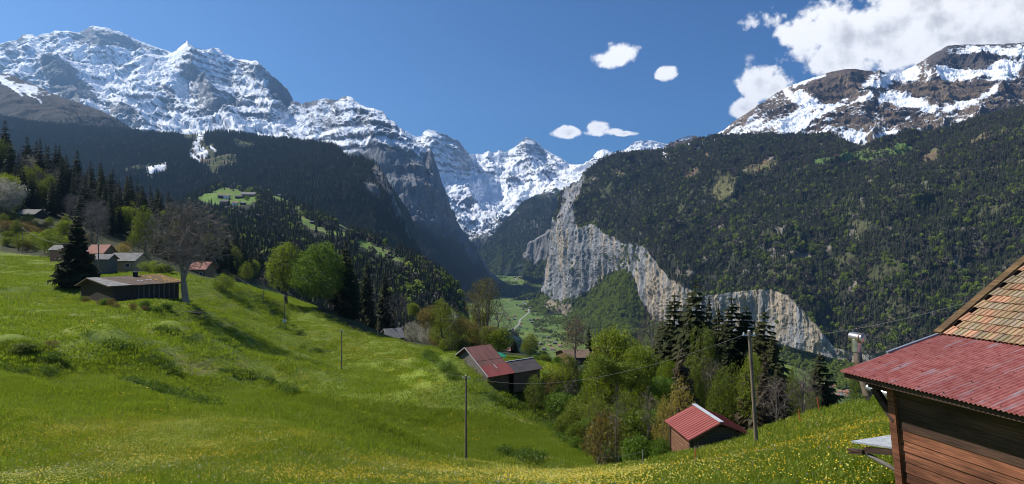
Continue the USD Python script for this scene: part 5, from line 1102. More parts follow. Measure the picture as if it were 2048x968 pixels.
thicket([(0, 500), (0, 440), (90, 440), (190, 480), (150, 505), (90, 512)], 34, ['shrub_olive', 'ochre_bush', 'shrub_lime', 'young', 'shrub_bare'], (2.5, 4.5), 'bush on the orchard slope', 'bushes of the orchard slope', 3.5, 150, 330, 8)
thicket([(240, 500), (330, 520), (420, 548), (520, 575), (600, 608), (560, 590), (420, 540), (330, 500)], 26, ['shrub_bare', 'shrub_olive', 'young', 'bare_mid'], (2.5, 5), 'bush along the top edge of the meadow', 'bushes along the meadow top edge', 4, 150, 330, 9)
thicket([(1040, 735), (1090, 725), (1130, 730), (1120, 722), (1060, 722)], 12, ['shrub_olive', 'shrub_green'], (1.2, 2.2), 'bush beyond the yellow meadow patch', 'bushes at the far edge of the meadow patch', 3, 130, 200, 10)
thicket([(165, 603), (215, 612), (290, 615), (350, 622), (340, 628), (250, 622)], 12, ['shrub_bare', 'shrub_green'], (.8, 1.6), 'low growth before the long old barn', 'low growth along the long old barn', 1.5, 90, 130, 11)
# ------------------------------------------------------------------ buildings
def wood_mat(name, c1, c2, stretch=(1, 14, 14), scale=1.2, bump=.35, rough=.85, **k):
    return mat_noise(name, c1, c2, scale=scale, rough=rough, detail=8.0, bump=bump, bscale=scale * 1.5, bdist=.02, stretch=stretch, obj_space=True, lo=.3, hi=.7, **k)
M_WOOD_DARK = wood_mat('old_dark_boards', (.020, .015, .012), (.062, .045, .034), stretch=(9, 9, 1))
M_WOOD_GREY = wood_mat('grey_weathered_logs', (.055, .047, .040), (.16, .14, .12), stretch=(1, 9, 9))
M_WOOD_BROWN = wood_mat('brown_boards', (.11, .065, .035), (.22, .14, .075), stretch=(9, 9, 1))
M_WOOD_TAN = wood_mat('light_boards', (.28, .19, .10), (.38, .27, .15), stretch=(1, 9, 9))
M_WOOD_RED = wood_mat('sun_reddened_logs', (.085, .040, .024), (.22, .105, .055), stretch=(1, 8, 8))
M_STONE = mat_noise('rubble_stone', (.10, .095, .085), (.26, .245, .22), scale=3.5, bump=.8, bscale=4.0, bdist=.08, obj_space=True)
M_ROOF_RED = mat_noise('red_metal_roof', (.25, .062, .052), (.33, .095, .078), scale=.9, rough=.55, obj_space=True, stretch=(1, .2, .2))
M_ROOF_REDBROWN = mat_noise('old_red_brown_roof', (.15, .072, .058), (.28, .125, .10), scale=1.1, rough=.7, obj_space=True, stretch=(2, .3, .3))
M_ROOF_BROWN = mat_noise('brown_metal_roof', (.095, .078, .074), (.13, .108, .10), scale=.8, rough=.55, obj_space=True)
M_ROOF_CHALET = mat_noise('weathered_brown_tiles', (.13, .085, .06), (.24, .165, .11), scale=1.5, rough=.9, obj_space=True)
M_ROOF_GREY = mat_noise('grey_slab_roof', (.13, .125, .12), (.25, .24, .225), scale=1.4, rough=.9, obj_space=True)
M_ROOF_MOSS = mat_noise('rusty_mossy_roof', (.060, .044, .034), (.135, .090, .062), scale=1.0, rough=.9, obj_space=True)
M_MOSS = mat_noise('orange_lichen', (.085, .062, .042), (.34, .19, .035), scale=2.2, rough=1, obj_space=True, lo=.48, hi=.60)
M_ROOF_PINK = mat_noise('red_tile_roof', (.27, .12, .085), (.38, .19, .14), scale=1.8, rough=.85, obj_space=True)
M_TRIM = mat_noise('pale_metal_trim', (.40, .41, .43), (.52, .53, .55), scale=3, rough=.45, obj_space=True)
M_ZINC = mat_noise('zinc', (.30, .32, .34), (.46, .48, .50), scale=5, rough=.4, metallic=.6, obj_space=True)
M_WHITE = mat_noise('white_plaster', (.58, .56, .52), (.70, .68, .64), scale=2, obj_space=True)
M_DARK = mat_noise('dark_opening', (.012, .012, .012), (.022, .022, .022), scale=3, obj_space=True)
M_GLASSY = usdkit.material(stage, '/World/Looks/window_glass', {'p': ('principled_bsdf', dict(base_color=(.03, .035, .04), roughness=.12, specular_ior_level=.6))}, [], surface='p.BSDF')
M_POLE = mat_noise('pole_wood', (.13, .095, .065), (.24, .19, .14), scale=2, rough=.9, bump=.3, bscale=8, obj_space=True, stretch=(6, 6, .6))
M_WIRE = usdkit.material(stage, '/World/Looks/wire', {'p': ('principled_bsdf', dict(base_color=(.17, .17, .18), roughness=.6))}, [], surface='p.BSDF')

def slab(b, q, t=.12):
    """A roof surface through the four corners q, t thick downwards."""
    q = np.asarray(q, float); n = np.cross(q[1] - q[0], q[3] - q[0]); n /= np.linalg.norm(n)
    if n[2] < 0: n = -n
    v = np.vstack([q, q - n * t]); k = np.array([(0, 1, 2), (0, 2, 3), (4, 6, 5), (4, 7, 6)] + [f for i in range(4) for f in ((i, i + 4, (i + 1) % 4), ((i + 1) % 4, i + 4, (i + 1) % 4 + 4))])
    if np.dot(np.cross(q[1] - q[0], q[2] - q[0]), n) < 0: k = k[:, ::-1]
    return b.add(v, k)

def gable(name, label, cat, R0, R1, dF, dB, zb, io=.35, fi=.16, roofs=None, wall=M_WOOD_DARK, wall_f=None, trim=None, t=.14, group=None, roof_name='roof'):
    """A gabled building from the ridge R0-R1 and the ways down to the front and back eaves dF, dB (world), walls standing to zb. Local x runs along the ridge."""
    R0, R1, dF, dB = map(lambda a: np.asarray(a, float), (R0, R1, dF, dB))
    rid = R1 - R0; rz = math.atan2(rid[1], rid[0]); o = np.array([*((R0 + R1) / 2)[:2], zb])
    T = thing(name, label, cat, o, rz, group)
    cs, sn = math.cos(-rz), math.sin(-rz); rot = np.array([[cs, -sn, 0], [sn, cs, 0], [0, 0, 1]])
    loc = lambda p: (np.asarray(p, float) - o) @ rot.T
    vec = lambda d: np.asarray(d, float) @ rot.T
    r0, r1, f, k = loc(R0), loc(R1), vec(dF), vec(dB)
    mf, mb_ = (roofs or (M_ROOF_GREY, M_ROOF_GREY))
    lift = np.array([0, 0, .004])
    obj(roof_name, slab(MB(), [r0 + lift, r1 + lift, r1 + f + lift, r0 + f + lift], t).mesh(), mf, T)
    obj(roof_name, slab(MB(), [r0, r1, r1 + k, r0 + k], t).mesh(), mb_, T)
    u = (r1 - r0) / np.linalg.norm(r1 - r0)
    a0, a1 = r0 + u * io, r1 - u * io; d = np.array([0, 0, -t * 1.25])
    F0, F1, B0, B1 = a0 + f * (1 - fi) + d, a1 + f * (1 - fi) + d, a0 + k * (1 - fi) + d, a1 + k * (1 - fi) + d
    low = lambda p: np.array([p[0], p[1], 0.0])
    a0, a1 = a0 + d, a1 + d
    b = MB(); v = np.array([low(F0), F0, a0, B0, low(B0), low(F1), F1, a1, B1, low(B1)])
    fc = [(0, 1, 2), (0, 2, 3), (0, 3, 4), (5, 7, 6), (5, 8, 7), (5, 9, 8), (3, 2, 7), (3, 7, 8), (2, 1, 6), (2, 6, 7), (4, 3, 8), (4, 8, 9)]
    obj('wall', b.add(v, fc).mesh(), wall, T)
    obj('front_wall', MB().quads([[low(F0) + (0, 0, 0), low(F1), F1, F0]]).mesh(), wall_f or wall, T)
    if trim is not None:
        m = MB(); m.bar(r0 - u * .02, r0 + f - u * .02 + (0, 0, .01), .05, .10); m.bar(r0 - u * .02, r0 + k - u * .02 + (0, 0, .01), .05, .10); obj('barge_board', m.mesh(), trim, T)
    T_ = dict(T=T, F0=F0, F1=F1, B0=B0, B1=B1, a0=a0, a1=a1, r0=r0, r1=r1, f=f, k=k, u=u, low=low, loc=loc, out=np.cross(u, (0, 0, 1.0)))
    return T_

# ---- the old barn with red and brown roofs, mid-picture
g_, r_ = C(.62, -.78, 0), C(.78, .62, 0)
R0 = U(929, 695, 100) + C(0, 0, .0)
zR = R0[2]
B1_ = gable('barn', 'weathered log barn whose red roof is patched in two tones, with a brown-roofed wing', 'barn', R0, R0 + 5.2 * r_, 6.5 * g_ + (0, 0, -3.68), -3.6 * g_ + (0, 0, -2.15), zR - 6.9, io=.55, fi=.12, roofs=(M_ROOF_REDBROWN, M_ROOF_REDBROWN), wall=M_WOOD_DARK, wall_f=M_WOOD_BROWN, trim=M_TRIM)
T = B1_['T']; r0, r1, f, u = B1_['r0'], B1_['r1'], B1_['f'], B1_['u']
up = np.cross(u, f); up = up / np.linalg.norm(up); up = up * (1 if up[2] > 0 else -1)
P = lambda s, t, e=0.0: r0 + u * s + f * t + up * e
m = MB(); slab(m, [P(.06, .66, .05), P(2.15, .66, .05), P(2.15, 1.012, .05), P(.06, 1.012, .05)], .04); slab(m, [P(2.75, .66, .05), P(5.24, .66, .05), P(5.24, 1.012, .05), P(2.75, 1.012, .05)], .04); slab(m, [P(2.15, .83, .05), P(2.75, .83, .05), P(2.75, 1.012, .05), P(2.15, 1.012, .05)], .04)
obj('new_roof_sheets', m.mesh(), M_ROOF_RED, T, label='brighter red sheets along the lower roof')
for k in range(9):
    s0 = .02 + k * .577
    if True: obj('roof_sheet', slab(MB(), [P(s0, .005, .035), P(s0 + .565, .005, .035), P(s0 + .565, .49, .03), P(s0, .49, .03)], .03).mesh(), M_ROOF_REDBROWN, T)
m = MB(); m.bar(P(2.62, .66, .11), P(2.70, .80, .11), .09, .05); obj('roof_ladder_rail', m.mesh(), M_TRIM, T)
# wing
w0 = R0 + 5.2 * r_ + 4.1 * g_ + (0, 0, -2.32); w1 = w0 + 5.9 * r_
loc = B1_['loc']; a, b_ = loc(w0), loc(w1); f2 = loc(R0 + 6.6 * g_ + (0, 0, -3.72)) - loc(R0 + 4.1 * g_ + (0, 0, -2.32)); k2 = -f2 * (1, 1, -1) * .8
obj('wing_roof', slab(MB(), [a, b_, b_ + f2, a + f2], .12).mesh(), M_ROOF_BROWN, T); obj('wing_roof', slab(MB(), [a, b_, b_ + k2, a + k2], .12).mesh(), M_ROOF_BROWN, T)
m = MB(); m.bar(a + (0, 0, .03), b_ + (0, 0, .03), .16, .06); obj('ridge_cap', m.mesh(), M_TRIM, T)
q = [a + f2 * .86 - (0, 0, .15), b_ + f2 * .86 - u * .4 - (0, 0, .15)]; q2 = [a + k2 * .86 - (0, 0, .15), b_ + k2 * .86 - u * .4 - (0, 0, .15)]; pk = b_ - u * .4 - (0, 0, .16)
lo = lambda p: np.array([p[0], p[1], 0])
obj('wing_wall', MB().quads([[lo(q[0]), lo(q[1]), q[1], q[0]], [lo(q2[1]), lo(q2[0]), q2[0], q2[1]], [lo(q[1]), lo(q2[1]), q2[1], q[1]]]).add([q[1], q2[1], pk], [(0, 1, 2)]).mesh(), M_WOOD_BROWN, T)
# gable side details: posts, door, beam
go = -u
gf, gb, ga = B1_['F0'], B1_['B0'], B1_['a0']
G_ = lambda t, z, e=.06: np.array([*(gb + (gf - gb) * t)[:2], z]) + go * e
hz0 = 6.9
for t_ in (.02, .42, .52, .97): m = MB(); m.bar(G_(t_, .3), G_(t_, (3.4 if t_ < .9 else 2.8), .07), .22, .16); obj('post', m.mesh(), M_WOOD_GREY, T)
m = MB(); m.bar(G_(.0, 3.5), G_(1.0, 2.75), .14, .18); obj('tie_beam', m.mesh(), M_WOOD_GREY, T)
obj('door', MB().quads([[G_(.54, 1.2, .05), G_(.66, 1.1, .05), G_(.66, 3.0, .05), G_(.54, 3.1, .05)]]).mesh(), M_WOOD_DARK, T)
obj('window', MB().quads([[G_(.24, 2.2, .05), G_(.32, 2.15, .05), G_(.32, 2.5, .05), G_(.24, 2.55, .05)]]).mesh(), M_DARK, T)
M_LOG = wood_mat('silvery_logs', (.11, .10, .088), (.26, .235, .21), stretch=(9, 1, 9))
tt = np.linspace(.02, .98, 60); ht_ = np.interp(tt, [0, .356, 1], [gb[2], ga[2], gf[2]])
for z_ in np.arange(.6, ga[2] - .3, .32):
    k_ = tt[ht_ > z_ + .2]
    if len(k_) > 3: m = MB(); m.bar(G_(k_[0], z_, .03), G_(k_[-1], z_, .03), .10, .25); obj('log', m.mesh(), M_LOG, T)
m = MB(); m.bar(G_(-.02, .35, .12), G_(1.02, .05, .12), .5, .8); obj('stone_base', m.mesh(), M_STONE, T)
tent = thing('parasol', 'small green canopy standing behind the red-roofed barn', 'parasol', U(998, 712, 128))
obj('canopy', MB().add([(-1.5, -1.5, 0), (1.5, -1.5, 0), (1.5, 1.5, 0), (-1.5, 1.5, 0), (0, 0, .9)], [(0, 1, 4), (1, 2, 4), (2, 3, 4), (3, 0, 4)]).mesh(), mat_noise('green_cloth', (.01, .20, .12), (.015, .26, .16), obj_space=True), tent)
obj('pole', MB().tube([(0, 0, -2.8), (0, 0, .88)], .05, 6).mesh(), M_POLE, tent)

# ---- the red shed in the gully
R1n, R1f = U(1443, 845, 40), U(1443, 845, 40) + 4.45 * C(-.107, .994, 0)
g2 = C(.994, .107, 0)
SH = gable('shed', 'small log shed with a clean red metal roof beside the copse', 'shed', R1n, R1f, -2.2 * g2 + (0, 0, -1.08), 2.2 * g2 + (0, 0, -.90), -16.2, io=.45, fi=.17, roofs=(M_ROOF_RED, M_ROOF_RED), wall=M_WOOD_DARK, wall_f=M_WOOD_RED, t=.10)
T = SH['T']; r0, r1, f, k, u = SH['r0'], SH['r1'], SH['f'], SH['k'], SH['u']
m = MB(); m.bar(r0 - u * .03 + (0, 0, .04), r1 + u * .03 + (0, 0, .04), .30, .04); obj('ridge_cap', m.mesh(), M_TRIM, T)
def ribs(T, r0, r1, f, n, mat, e=.03):
    u = r1 - r0; up = np.cross(u, f); up = up / np.linalg.norm(up); up = up * (1 if up[2] > 0 else -1); m = MB()
    for s in np.linspace(.015, .985, n): m.bar(r0 + u * s + up * e * .5, r0 + u * s + f + up * e * .5, .03, e, up=tuple(up))
    obj('roof_seams', m.mesh(), mat, T)
ribs(T, r0, r1, f, 15, M_ROOF_RED); ribs(T, r0, r1, k, 15, M_ROOF_RED)
F0, F1, B0, A0 = SH['F0'], SH['F1'], SH['B0'], SH['a0']
n_f = np.array([0, 1.0 if F0[1] > 0 else -1.0, 0])
for z_ in np.arange(.25, min(F0[2], 3.2) - .05, .19):      # logs of the long wall and of the gable
    m = MB(); m.tube([[F0[0], F0[1], z_], [F1[0], F1[1], z_]], .105, 6); obj('log', m.mesh(), M_WOOD_RED, T)
for z_ in np.arange(.25, A0[2] - .35, .19):
    w = 1.0 if z_ < F0[2] - .05 else max(0.05, (A0[2] - z_) / (A0[2] - F0[2]))
    m = MB(); m.tube([[F0[0], F0[1] * w, z_], [F0[0], B0[1] * w, z_]], .105, 6); obj('log', m.mesh(), M_WOOD_GREY, T)
M_GREENISH = wood_mat('greenish_boards', (.055, .060, .030), (.13, .135, .07), stretch=(9, 9, 1))
xg = F0[0] - .13
sg = 1 if F0[1] > 0 else -1
m = MB(); m.box((xg - .05, sg * .15, 2.45), (xg + .01, sg * .75, 3.35)); ht = obj('hatch', m.mesh(), M_GREENISH, T)
for z_ in (2.62, 3.22): m = MB(); m.box((xg - .09, sg * .10, z_ - .04), (xg - .052, sg * .8, z_ + .04)); obj('batten', m.mesh(), M_GREENISH, ht)
m = MB(); m.box((xg - .04, -sg * .25, 1.15), (xg + .01, -sg * 1.05, 2.35)); dr = obj('door', m.mesh(), M_WOOD_DARK, T)
for y0, y1, z0, z1 in ((-.20, -.28, 1.1, 2.45), (-1.02, -1.10, 1.1, 2.45), (-.2, -1.1, 2.37, 2.46)):
    m = MB(); m.box((xg - .07, sg * y0, z0), (xg + .01, sg * y1, z1)); obj('frame', m.mesh(), M_GREENISH, dr)
for p in (F0, F1): m = MB(); m.bar((p[0], p[1] * 1.02, 0), (p[0], p[1] * 1.02, p[2]), .2, .2); obj('corner_post', m.mesh(), M_WOOD_DARK, T)

# ---- the long old barn on the left
R0, R1 = U(172, 556, 117), U(320, 548, 121)
LB = gable('barn', 'long low old barn of dark boards on rubble stone, its roof end orange with lichen', 'barn', R0, R1, U(217, 573, 110) - R0, U(149, 571, 122) - R0, -13.2, io=.9, fi=.07, roofs=(M_ROOF_MOSS, M_ROOF_MOSS), wall=M_WOOD_DARK, wall_f=M_WOOD_DARK, t=.16)
T = LB['T']; r0, r1, f, u = LB['r0'], LB['r1'], LB['f'], LB['u']; up = np.cross(u, f); up = up / np.linalg.norm(up); up *= 1 if up[2] > 0 else -1
Lr = np.linalg.norm(r1 - r0); P = lambda s, t, e=0.0: r0 + u * s * Lr + f * t + up * e
obj('lichen_patch', slab(MB(), [P(.60, .02, .05), P(1.0, .0, .05), P(1.0, .99, .05), P(.78, .99, .05)], .03).mesh(), M_MOSS, T, label='roof end orange with lichen')
obj('grey_sheets', slab(MB(), [P(.0, .0, .05), P(.14, .0, .05), P(.30, 1.0, .05), P(.0, 1.0, .05)], .03).mesh(), M_ROOF_GREY, T, label='grey metal sheets over the left end')
m = MB(); c0 = P(.62, .12, -.3); m.box(c0 - (.35, .35, 0), c0 + (.35, .35, 1.1)); ch = obj('chimney', m.mesh(), M_DARK, T); m = MB(); m.box(c0 + (-.45, -.45, 1.1), c0 + (.45, .45, 1.3)); obj('chimney_cap', m.mesh(), M_STONE, ch)
for s_, t_ in ((.50, .55), (.54, .57), (.62, .54), (.67, .53)): obj('glass_tile', slab(MB(), [P(s_, t_, .06), P(s_ + .02, t_, .06), P(s_ + .02, t_ + .07, .06), P(s_, t_ + .07, .06)], .03).mesh(), M_TRIM, T)
F0, F1, low, out = LB['F0'], LB['F1'], LB['low'], LB['out']; out = out if np.dot(out, f) > 0 else -out
W = lambda s, z, e=.08: np.array([*(F0 + (F1 - F0) * s)[:2], z]) + out * e
Lw = np.linalg.norm((F1 - F0)[:2]); nb = int(Lw * .62 / .2)
g = np.random.default_rng(3)
for k_ in range(nb):
    s0 = .38 + .62 * k_ / nb; s1 = s0 + .62 / nb * .93
    zt = (F0 + (F1 - F0) * s0)[2] - .05; e = .05 + g.uniform(0, .05)
    obj('board', MB().obox((W(s0, (1.9 + zt) / 2, e) + W(s1, (1.9 + zt) / 2, e)) / 2, (W(s1, 0, e) - W(s0, 0, e)) / 2, out * .025, np.array([0, 0, (zt - 1.9 + g.uniform(-.1, .2)) / 2])).mesh(), M_WOOD_DARK if k_ % 4 else M_WOOD_GREY, T)
for k_ in range(26):
    for j_ in range(4):
        s0 = .10 + k_ * .021 + .01 * (j_ % 2); z_ = .9 + .33 * j_ + g.uniform(-.05, .05)
        obj('stone', MB().obox(W(s0, z_, .1), (W(s0 + .0095, 0) - W(s0, 0)) * g.uniform(.75, 1.0), out * g.uniform(.06, .14), np.array([0, 0, .15 * g.uniform(.8, 1.05)])).mesh(), M_STONE, T)
obj('door', MB().quads([[W(.36, 1.0, .12), W(.385, 1.0, .12), W(.385, 3.2, .12), W(.36, 3.2, .12)]]).mesh(), M_WOOD_GREY, T)
lean0, lean1 = W(.70, 2.2, 0.05), W(1.05, 2.1, .05)
obj('lean_to_roof', slab(MB(), [lean0, lean1, lean1 + out * 2.6 - (0, 0, .75), lean0 + out * 2.6 - (0, 0, .75)], .1).mesh(), M_ROOF_MOSS, T)
for s_ in (.72, .88, 1.03): m = MB(); p_ = W(s_, 1.35, 2.5); m.bar(p_ * (1, 1, 0), p_, .16, .16); obj('lean_to_post', m.mesh(), M_WOOD_DARK, T)
pile = thing('wood_pile', 'heap of old planks lying under the large leafless tree', 'wood pile', on_ground(386, 630, 60, 130))
for k_ in range(16):
    m = MB(); a_ = g.uniform(-.35, .35); z_ = .12 + .07 * (k_ // 2); c_ = C(g.uniform(-.4, .5), g.uniform(-.6, .6), z_); d_ = C(math.cos(a_), math.sin(a_), g.uniform(-.06, .10)) * g.uniform(1.0, 1.9)
    m.bar(c_ - d_, c_ + d_, .22, .05); obj('plank', m.mesh(), M_WOOD_GREY if k_ % 2 else M_WOOD_DARK, pile)

# ---- houses beyond it
def cottage(name, label, cat, x0, x1, yr, ye, yb, d, depth, roofs, wall, wall_f=None, skew=0.0, rise=None, group=None, windows=0, t=.14):
    """A house with its ridge across the view: ridge from pixel x0 to x1 at height yr, front eave at ye, foot at yb."""
    R0, R1 = U(x0, yr, d), U(x1, yr, d * (1 + skew)); run = depth / 2
    ez = (HZ - ye) / FPX * (d - run)
    u = (R1 - R0)[:2] / np.linalg.norm((R1 - R0)[:2]); n = np.array([u[1], -u[0], 0])
    drop = ez - R0[2]
    dF = n * run + (0, 0, drop); dB = -n * run + (0, 0, drop)
    zb = (HZ - yb) / FPX * (d - run) - .8
    H = gable(name, label, cat, R0, R1, dF, dB, zb, io=.5, fi=.14, roofs=roofs, wall=wall, wall_f=wall_f, group=group, t=t)
    F0, F1, low = H['F0'], H['F1'], H['low']; out = H['out'] if np.dot(H['out'], H['f']) > 0 else -H['out']
    for k in range(windows):
        s = (k + .5) / windows; c = F0 + (F1 - F0) * s; c = np.array([c[0], c[1], F0[2] * .5 + .35])
        m = MB(); m.obox(c + out * .05, H['u'] * .55, out * .05, C(0, 0, .5)); w = obj('window', m.mesh(), M_WHITE, H['T'])
        m = MB(); m.obox(c + out * .09, H['u'] * .46, out * .02, C(0, 0, .42)); obj('pane', m.mesh(), M_GLASSY, w)
    return H
cottage('house', 'brown-tiled house half hidden by the dark spruce', 'house', 183, 223, 489, 507, 520, 176, 7, (M_ROOF_PINK, M_ROOF_PINK), M_WOOD_BROWN)
cottage('house', 'flat wooden house with a grey slab roof and light board wall', 'house', 228, 288, 505.5, 522, 540, 168, 8, (M_ROOF_GREY, M_ROOF_GREY), M_WOOD_TAN, M_WOOD_TAN, windows=2)
cottage('shed', 'grey-walled shed with a pale sheet roof at the left of the wooden house', 'shed', 192, 229, 508, 518.5, 541, 160, 4.5, (M_ROOF_GREY, M_ROOF_PINK), M_WOOD_GREY)
cottage('shed', 'small grey-roofed shed left of the dark spruce', 'shed', 108, 140, 490, 500, 517, 172, 5, (M_ROOF_GREY, M_ROOF_GREY), M_ROOF_PINK)
cottage('house', 'house with a red tile roof behind the large leafless tree', 'house', 386, 424, 523.5, 539, 556, 200, 8, (M_ROOF_PINK, M_ROOF_PINK), M_WOOD_BROWN, windows=2)
cottage('chalet', 'dark wooden chalet with a grey roof in the wood on the left hill', 'chalet', 47, 84, 418.5, 428.5, 442, 262, 8, (M_ROOF_GREY, M_ROOF_GREY), M_WOOD_DARK, windows=2)
# the grey-roofed shed on the meadow crest: ridge seen from the left
R0, R1 = U(768, 657.5, 176), U(804, 655, 182)
gable('shed', 'grey-roofed wooden shed on the meadow crest beside the white-blossoming bushes', 'shed', R0, R1, U(773, 678.5, 171) - R0, U(757, 670, 180) - R0, R0[2] - 5.6, io=.5, fi=.1, roofs=(M_ROOF_GREY, M_ROOF_GREY), wall=M_WOOD_BROWN, wall_f=M_WOOD_DARK, trim=M_TRIM)
# two chalets at the meadow edge
R0, R1 = U(1163, 697, 168), U(1180, 706, 160)
cottage('chalet', 'brown chalet with a broad weathered roof at the edge of the yellow meadow', 'chalet', 1122, 1176, 699, 716, 728, 168, 9, (M_ROOF_CHALET, M_ROOF_CHALET), M_WOOD_BROWN, M_WOOD_DARK, skew=.02, windows=0)
cottage('chalet', 'chalet with a tan tiled roof right behind the brown chalet', 'chalet', 1177, 1208, 696, 709, 728, 184, 8, (M_ROOF_PINK, M_ROOF_PINK), M_WOOD_BROWN, skew=-.01)
cottage('chalet', 'rightmost chalet of the three, roof half in the yellow-green trees', 'chalet', 1198, 1228, 702, 717, 728, 172, 7, (M_ROOF_CHALET, M_ROOF_CHALET), M_WOOD_DARK, skew=.015)
cottage('house', 'low house with white walls just behind the red-roofed barn', 'house', 1000, 1022, 694, 702, 716, 165, 6, (M_ROOF_PINK, M_ROOF_PINK), M_WHITE, windows=1)
# the hamlet on its meadow
def far_z(S, px, py):
    k = np.argmin((S.PX - px) ** 2 + (S.PY - py) ** 2 + 1e6 * (S.vis < .5)); return S.P.reshape(-1, 3)[k]
for px, py, w, lab, rm, wm in ((496, 394, 27, 'large barn with a pale grey roof in the hamlet meadow', M_ROOF_GREY, M_WOOD_BROWN), (478, 396, 14, 'dark chalet next to the large pale-roofed barn', M_ROOF_BROWN, M_WOOD_DARK), (454, 398, 12, 'white-fronted chalet in the middle of the hamlet', M_ROOF_BROWN, M_WHITE), (442, 398, 11, 'leftmost dark chalet of the hamlet', M_ROOF_BROWN, M_WOOD_DARK), (449, 411, 16, 'brown-roofed house below the hamlet', M_ROOF_BROWN, M_WOOD_BROWN), (471, 411, 12, 'light-roofed house below the middle of the hamlet', M_ROOF_PINK, M_WHITE), (488, 413, 10, 'grey-roofed hut below the large barn', M_ROOF_GREY, M_WOOD_DARK),
                              (559, 390, 7, 'lone hut on the bright strip right of the hamlet', M_ROOF_GREY, M_WOOD_DARK), (622, 446, 8, 'dark hay hut on the bright meadow strip', M_ROOF_GREY, M_WOOD_DARK), (766, 475, 9, 'small white house alone on the upper meadow strip', M_ROOF_PINK, M_WHITE), (598, 421, 5, 'tiny hut at the top of the bright meadow strip', M_ROOF_GREY, M_WOOD_DARK), (516, 431, 9, 'red-roofed house among the trees under the hamlet', M_ROOF_PINK, M_WHITE), (720, 449, 6, 'small cabin at the edge of the wood above the strips', M_ROOF_GREY, M_WHITE)):
    p = far_z(G, px, py); d = p[1]; W_ = w / FPX * d; z = p[2]
    gable('hamlet_house', lab, 'house', (p[0] - W_ / 2, d, z + .38 * W_ + 2.2), (p[0] + W_ / 2, d + .2 * W_, z + .38 * W_ + 2.2), C(.08, -.42, -.20) * W_, C(-.08, .42, -.20) * W_, z - 1.5, io=.06 * W_, fi=.16, roofs=(rm, rm), wall=wm, wall_f=wm, t=.3)
for px, py, w, lab in ((1675, 317, 14, 'red-roofed alpine barn on the high green pasture'), (1728, 305, 14, 'red-roofed alpine barn at the upper end of the high pasture'), (1516, 337, 5, 'small hut on the lower forest clearing')):
    p = far_z(I, px, py); d = p[1]; W_ = w / FPX * d; z = p[2]
    gable('alpine_barn', lab, 'barn', (p[0] - W_ / 2, d - 8, z + 11), (p[0] + W_ / 2, d, z + 11), C(0, -9, -4), C(0, 9, -4), z - 4, io=2, fi=.16, roofs=(M_ROOF_RED, M_ROOF_RED), wall=M_WOOD_BROWN, t=.5)
# ---- chalets of the valley: a few kinds, set down one by one
VK = []
for k_, (rm, wm) in enumerate(((M_ROOF_BROWN, M_WOOD_BROWN), (M_ROOF_PINK, M_WHITE), (M_ROOF_GREY, M_WOOD_DARK), (M_ROOF_PINK, M_WOOD_BROWN))):
    kk = klass('chalet'); L_, D_, H_, R_ = 13, 10, 6.0, 3.2
    obj('wall', MB().add([(-L_ / 2, -D_ / 2, -2), (-L_ / 2, D_ / 2, -2), (-L_ / 2, D_ / 2, H_), (-L_ / 2, 0, H_ + R_), (-L_ / 2, -D_ / 2, H_), (L_ / 2, -D_ / 2, -2), (L_ / 2, D_ / 2, -2), (L_ / 2, D_ / 2, H_), (L_ / 2, 0, H_ + R_), (L_ / 2, -D_ / 2, H_)], [(0, 2, 1), (0, 3, 2), (0, 4, 3), (5, 6, 7), (5, 7, 8), (5, 8, 9), (0, 5, 9), (0, 9, 4), (1, 2, 7), (1, 7, 6)]).mesh(), wm, kk)
    for s_ in (-1, 1): obj('roof', slab(MB(), [(-L_ / 2 - 1.2, 0, H_ + R_ + .3), (L_ / 2 + 1.2, 0, H_ + R_ + .3), (L_ / 2 + 1.2, s_ * (D_ / 2 + 1.3), H_ - .5), (-L_ / 2 - 1.2, s_ * (D_ / 2 + 1.3), H_ - .5)], .4).mesh(), rm, kk)
    for x_ in (-3.6, 0, 3.6):
        for z_ in (1.4, 4.2): obj('window', MB().box((x_ - .6, -D_ / 2 - .06, z_ - .6), (x_ + .6, -D_ / 2 + .1, z_ + .6)).mesh(), M_GLASSY, kk)
    VK.append(kk)
g = np.random.default_rng(17)
def ZV(x, y):
    i, j = np.interp(y, ys, np.arange(len(ys))), np.interp(x, xs, np.arange(len(xs))); return map_coordinates(VP[..., 2], [i, j], order=1)
def valley_at(px, py):
    d = np.geomspace(900, 9000, 4000); p = U(px, py, d); k = np.argmax(ZV(p[:, 0], p[:, 1]) >= p[:, 2]); return p[k]
def put_chalets(pix, label, group, s=1.0):
    for px, py in pix:
        p = valley_at(px, py)
        thing('valley_chalet', label, 'chalet', p, g.uniform(-.6, .6) + (math.pi / 2 if g.random() < .4 else 0), group, scale=s * g.uniform(.8, 1.25), ref=VK[int(g.integers(0, 4))])
put_chalets([(1036, 598), (1050, 606), (1040, 614), (1056, 611), (1046, 619), (1034, 611), (1060, 618), (1052, 624), (1030, 633), (1018, 641), (1029, 640), (1061, 641), (1042, 648), (1040, 655), (1064, 646), (1076, 640), (1012, 633), (1082, 659), (1089, 660), (1026, 660), (1000, 628), (994, 640), (1070, 655)], 'small chalet scattered along the pale road on the valley floor', 'chalets along the valley road', 1.15)
put_chalets([(1012, 545), (1019, 548), (1028, 551), (1034, 547), (1041, 556), (1046, 558), (1050, 555), (1036, 558), (1054, 559), (1024, 541), (1060, 551), (1043, 549), (1056, 562), (1030, 556), (1065, 545)], 'distant house of the small village at the head of the valley', 'houses of the far village', 1.6)
vil = [(1640 + g.uniform(0, 62), 768 + g.uniform(0, 30)) for _ in range(30)] + [(1566 + g.uniform(0, 40), 768 + g.uniform(0, 22)) for _ in range(10)] + [(1672, 770), (1700, 768), (1708, 772), (1716, 770), (1690, 776), (1662, 783), (1680, 786)]
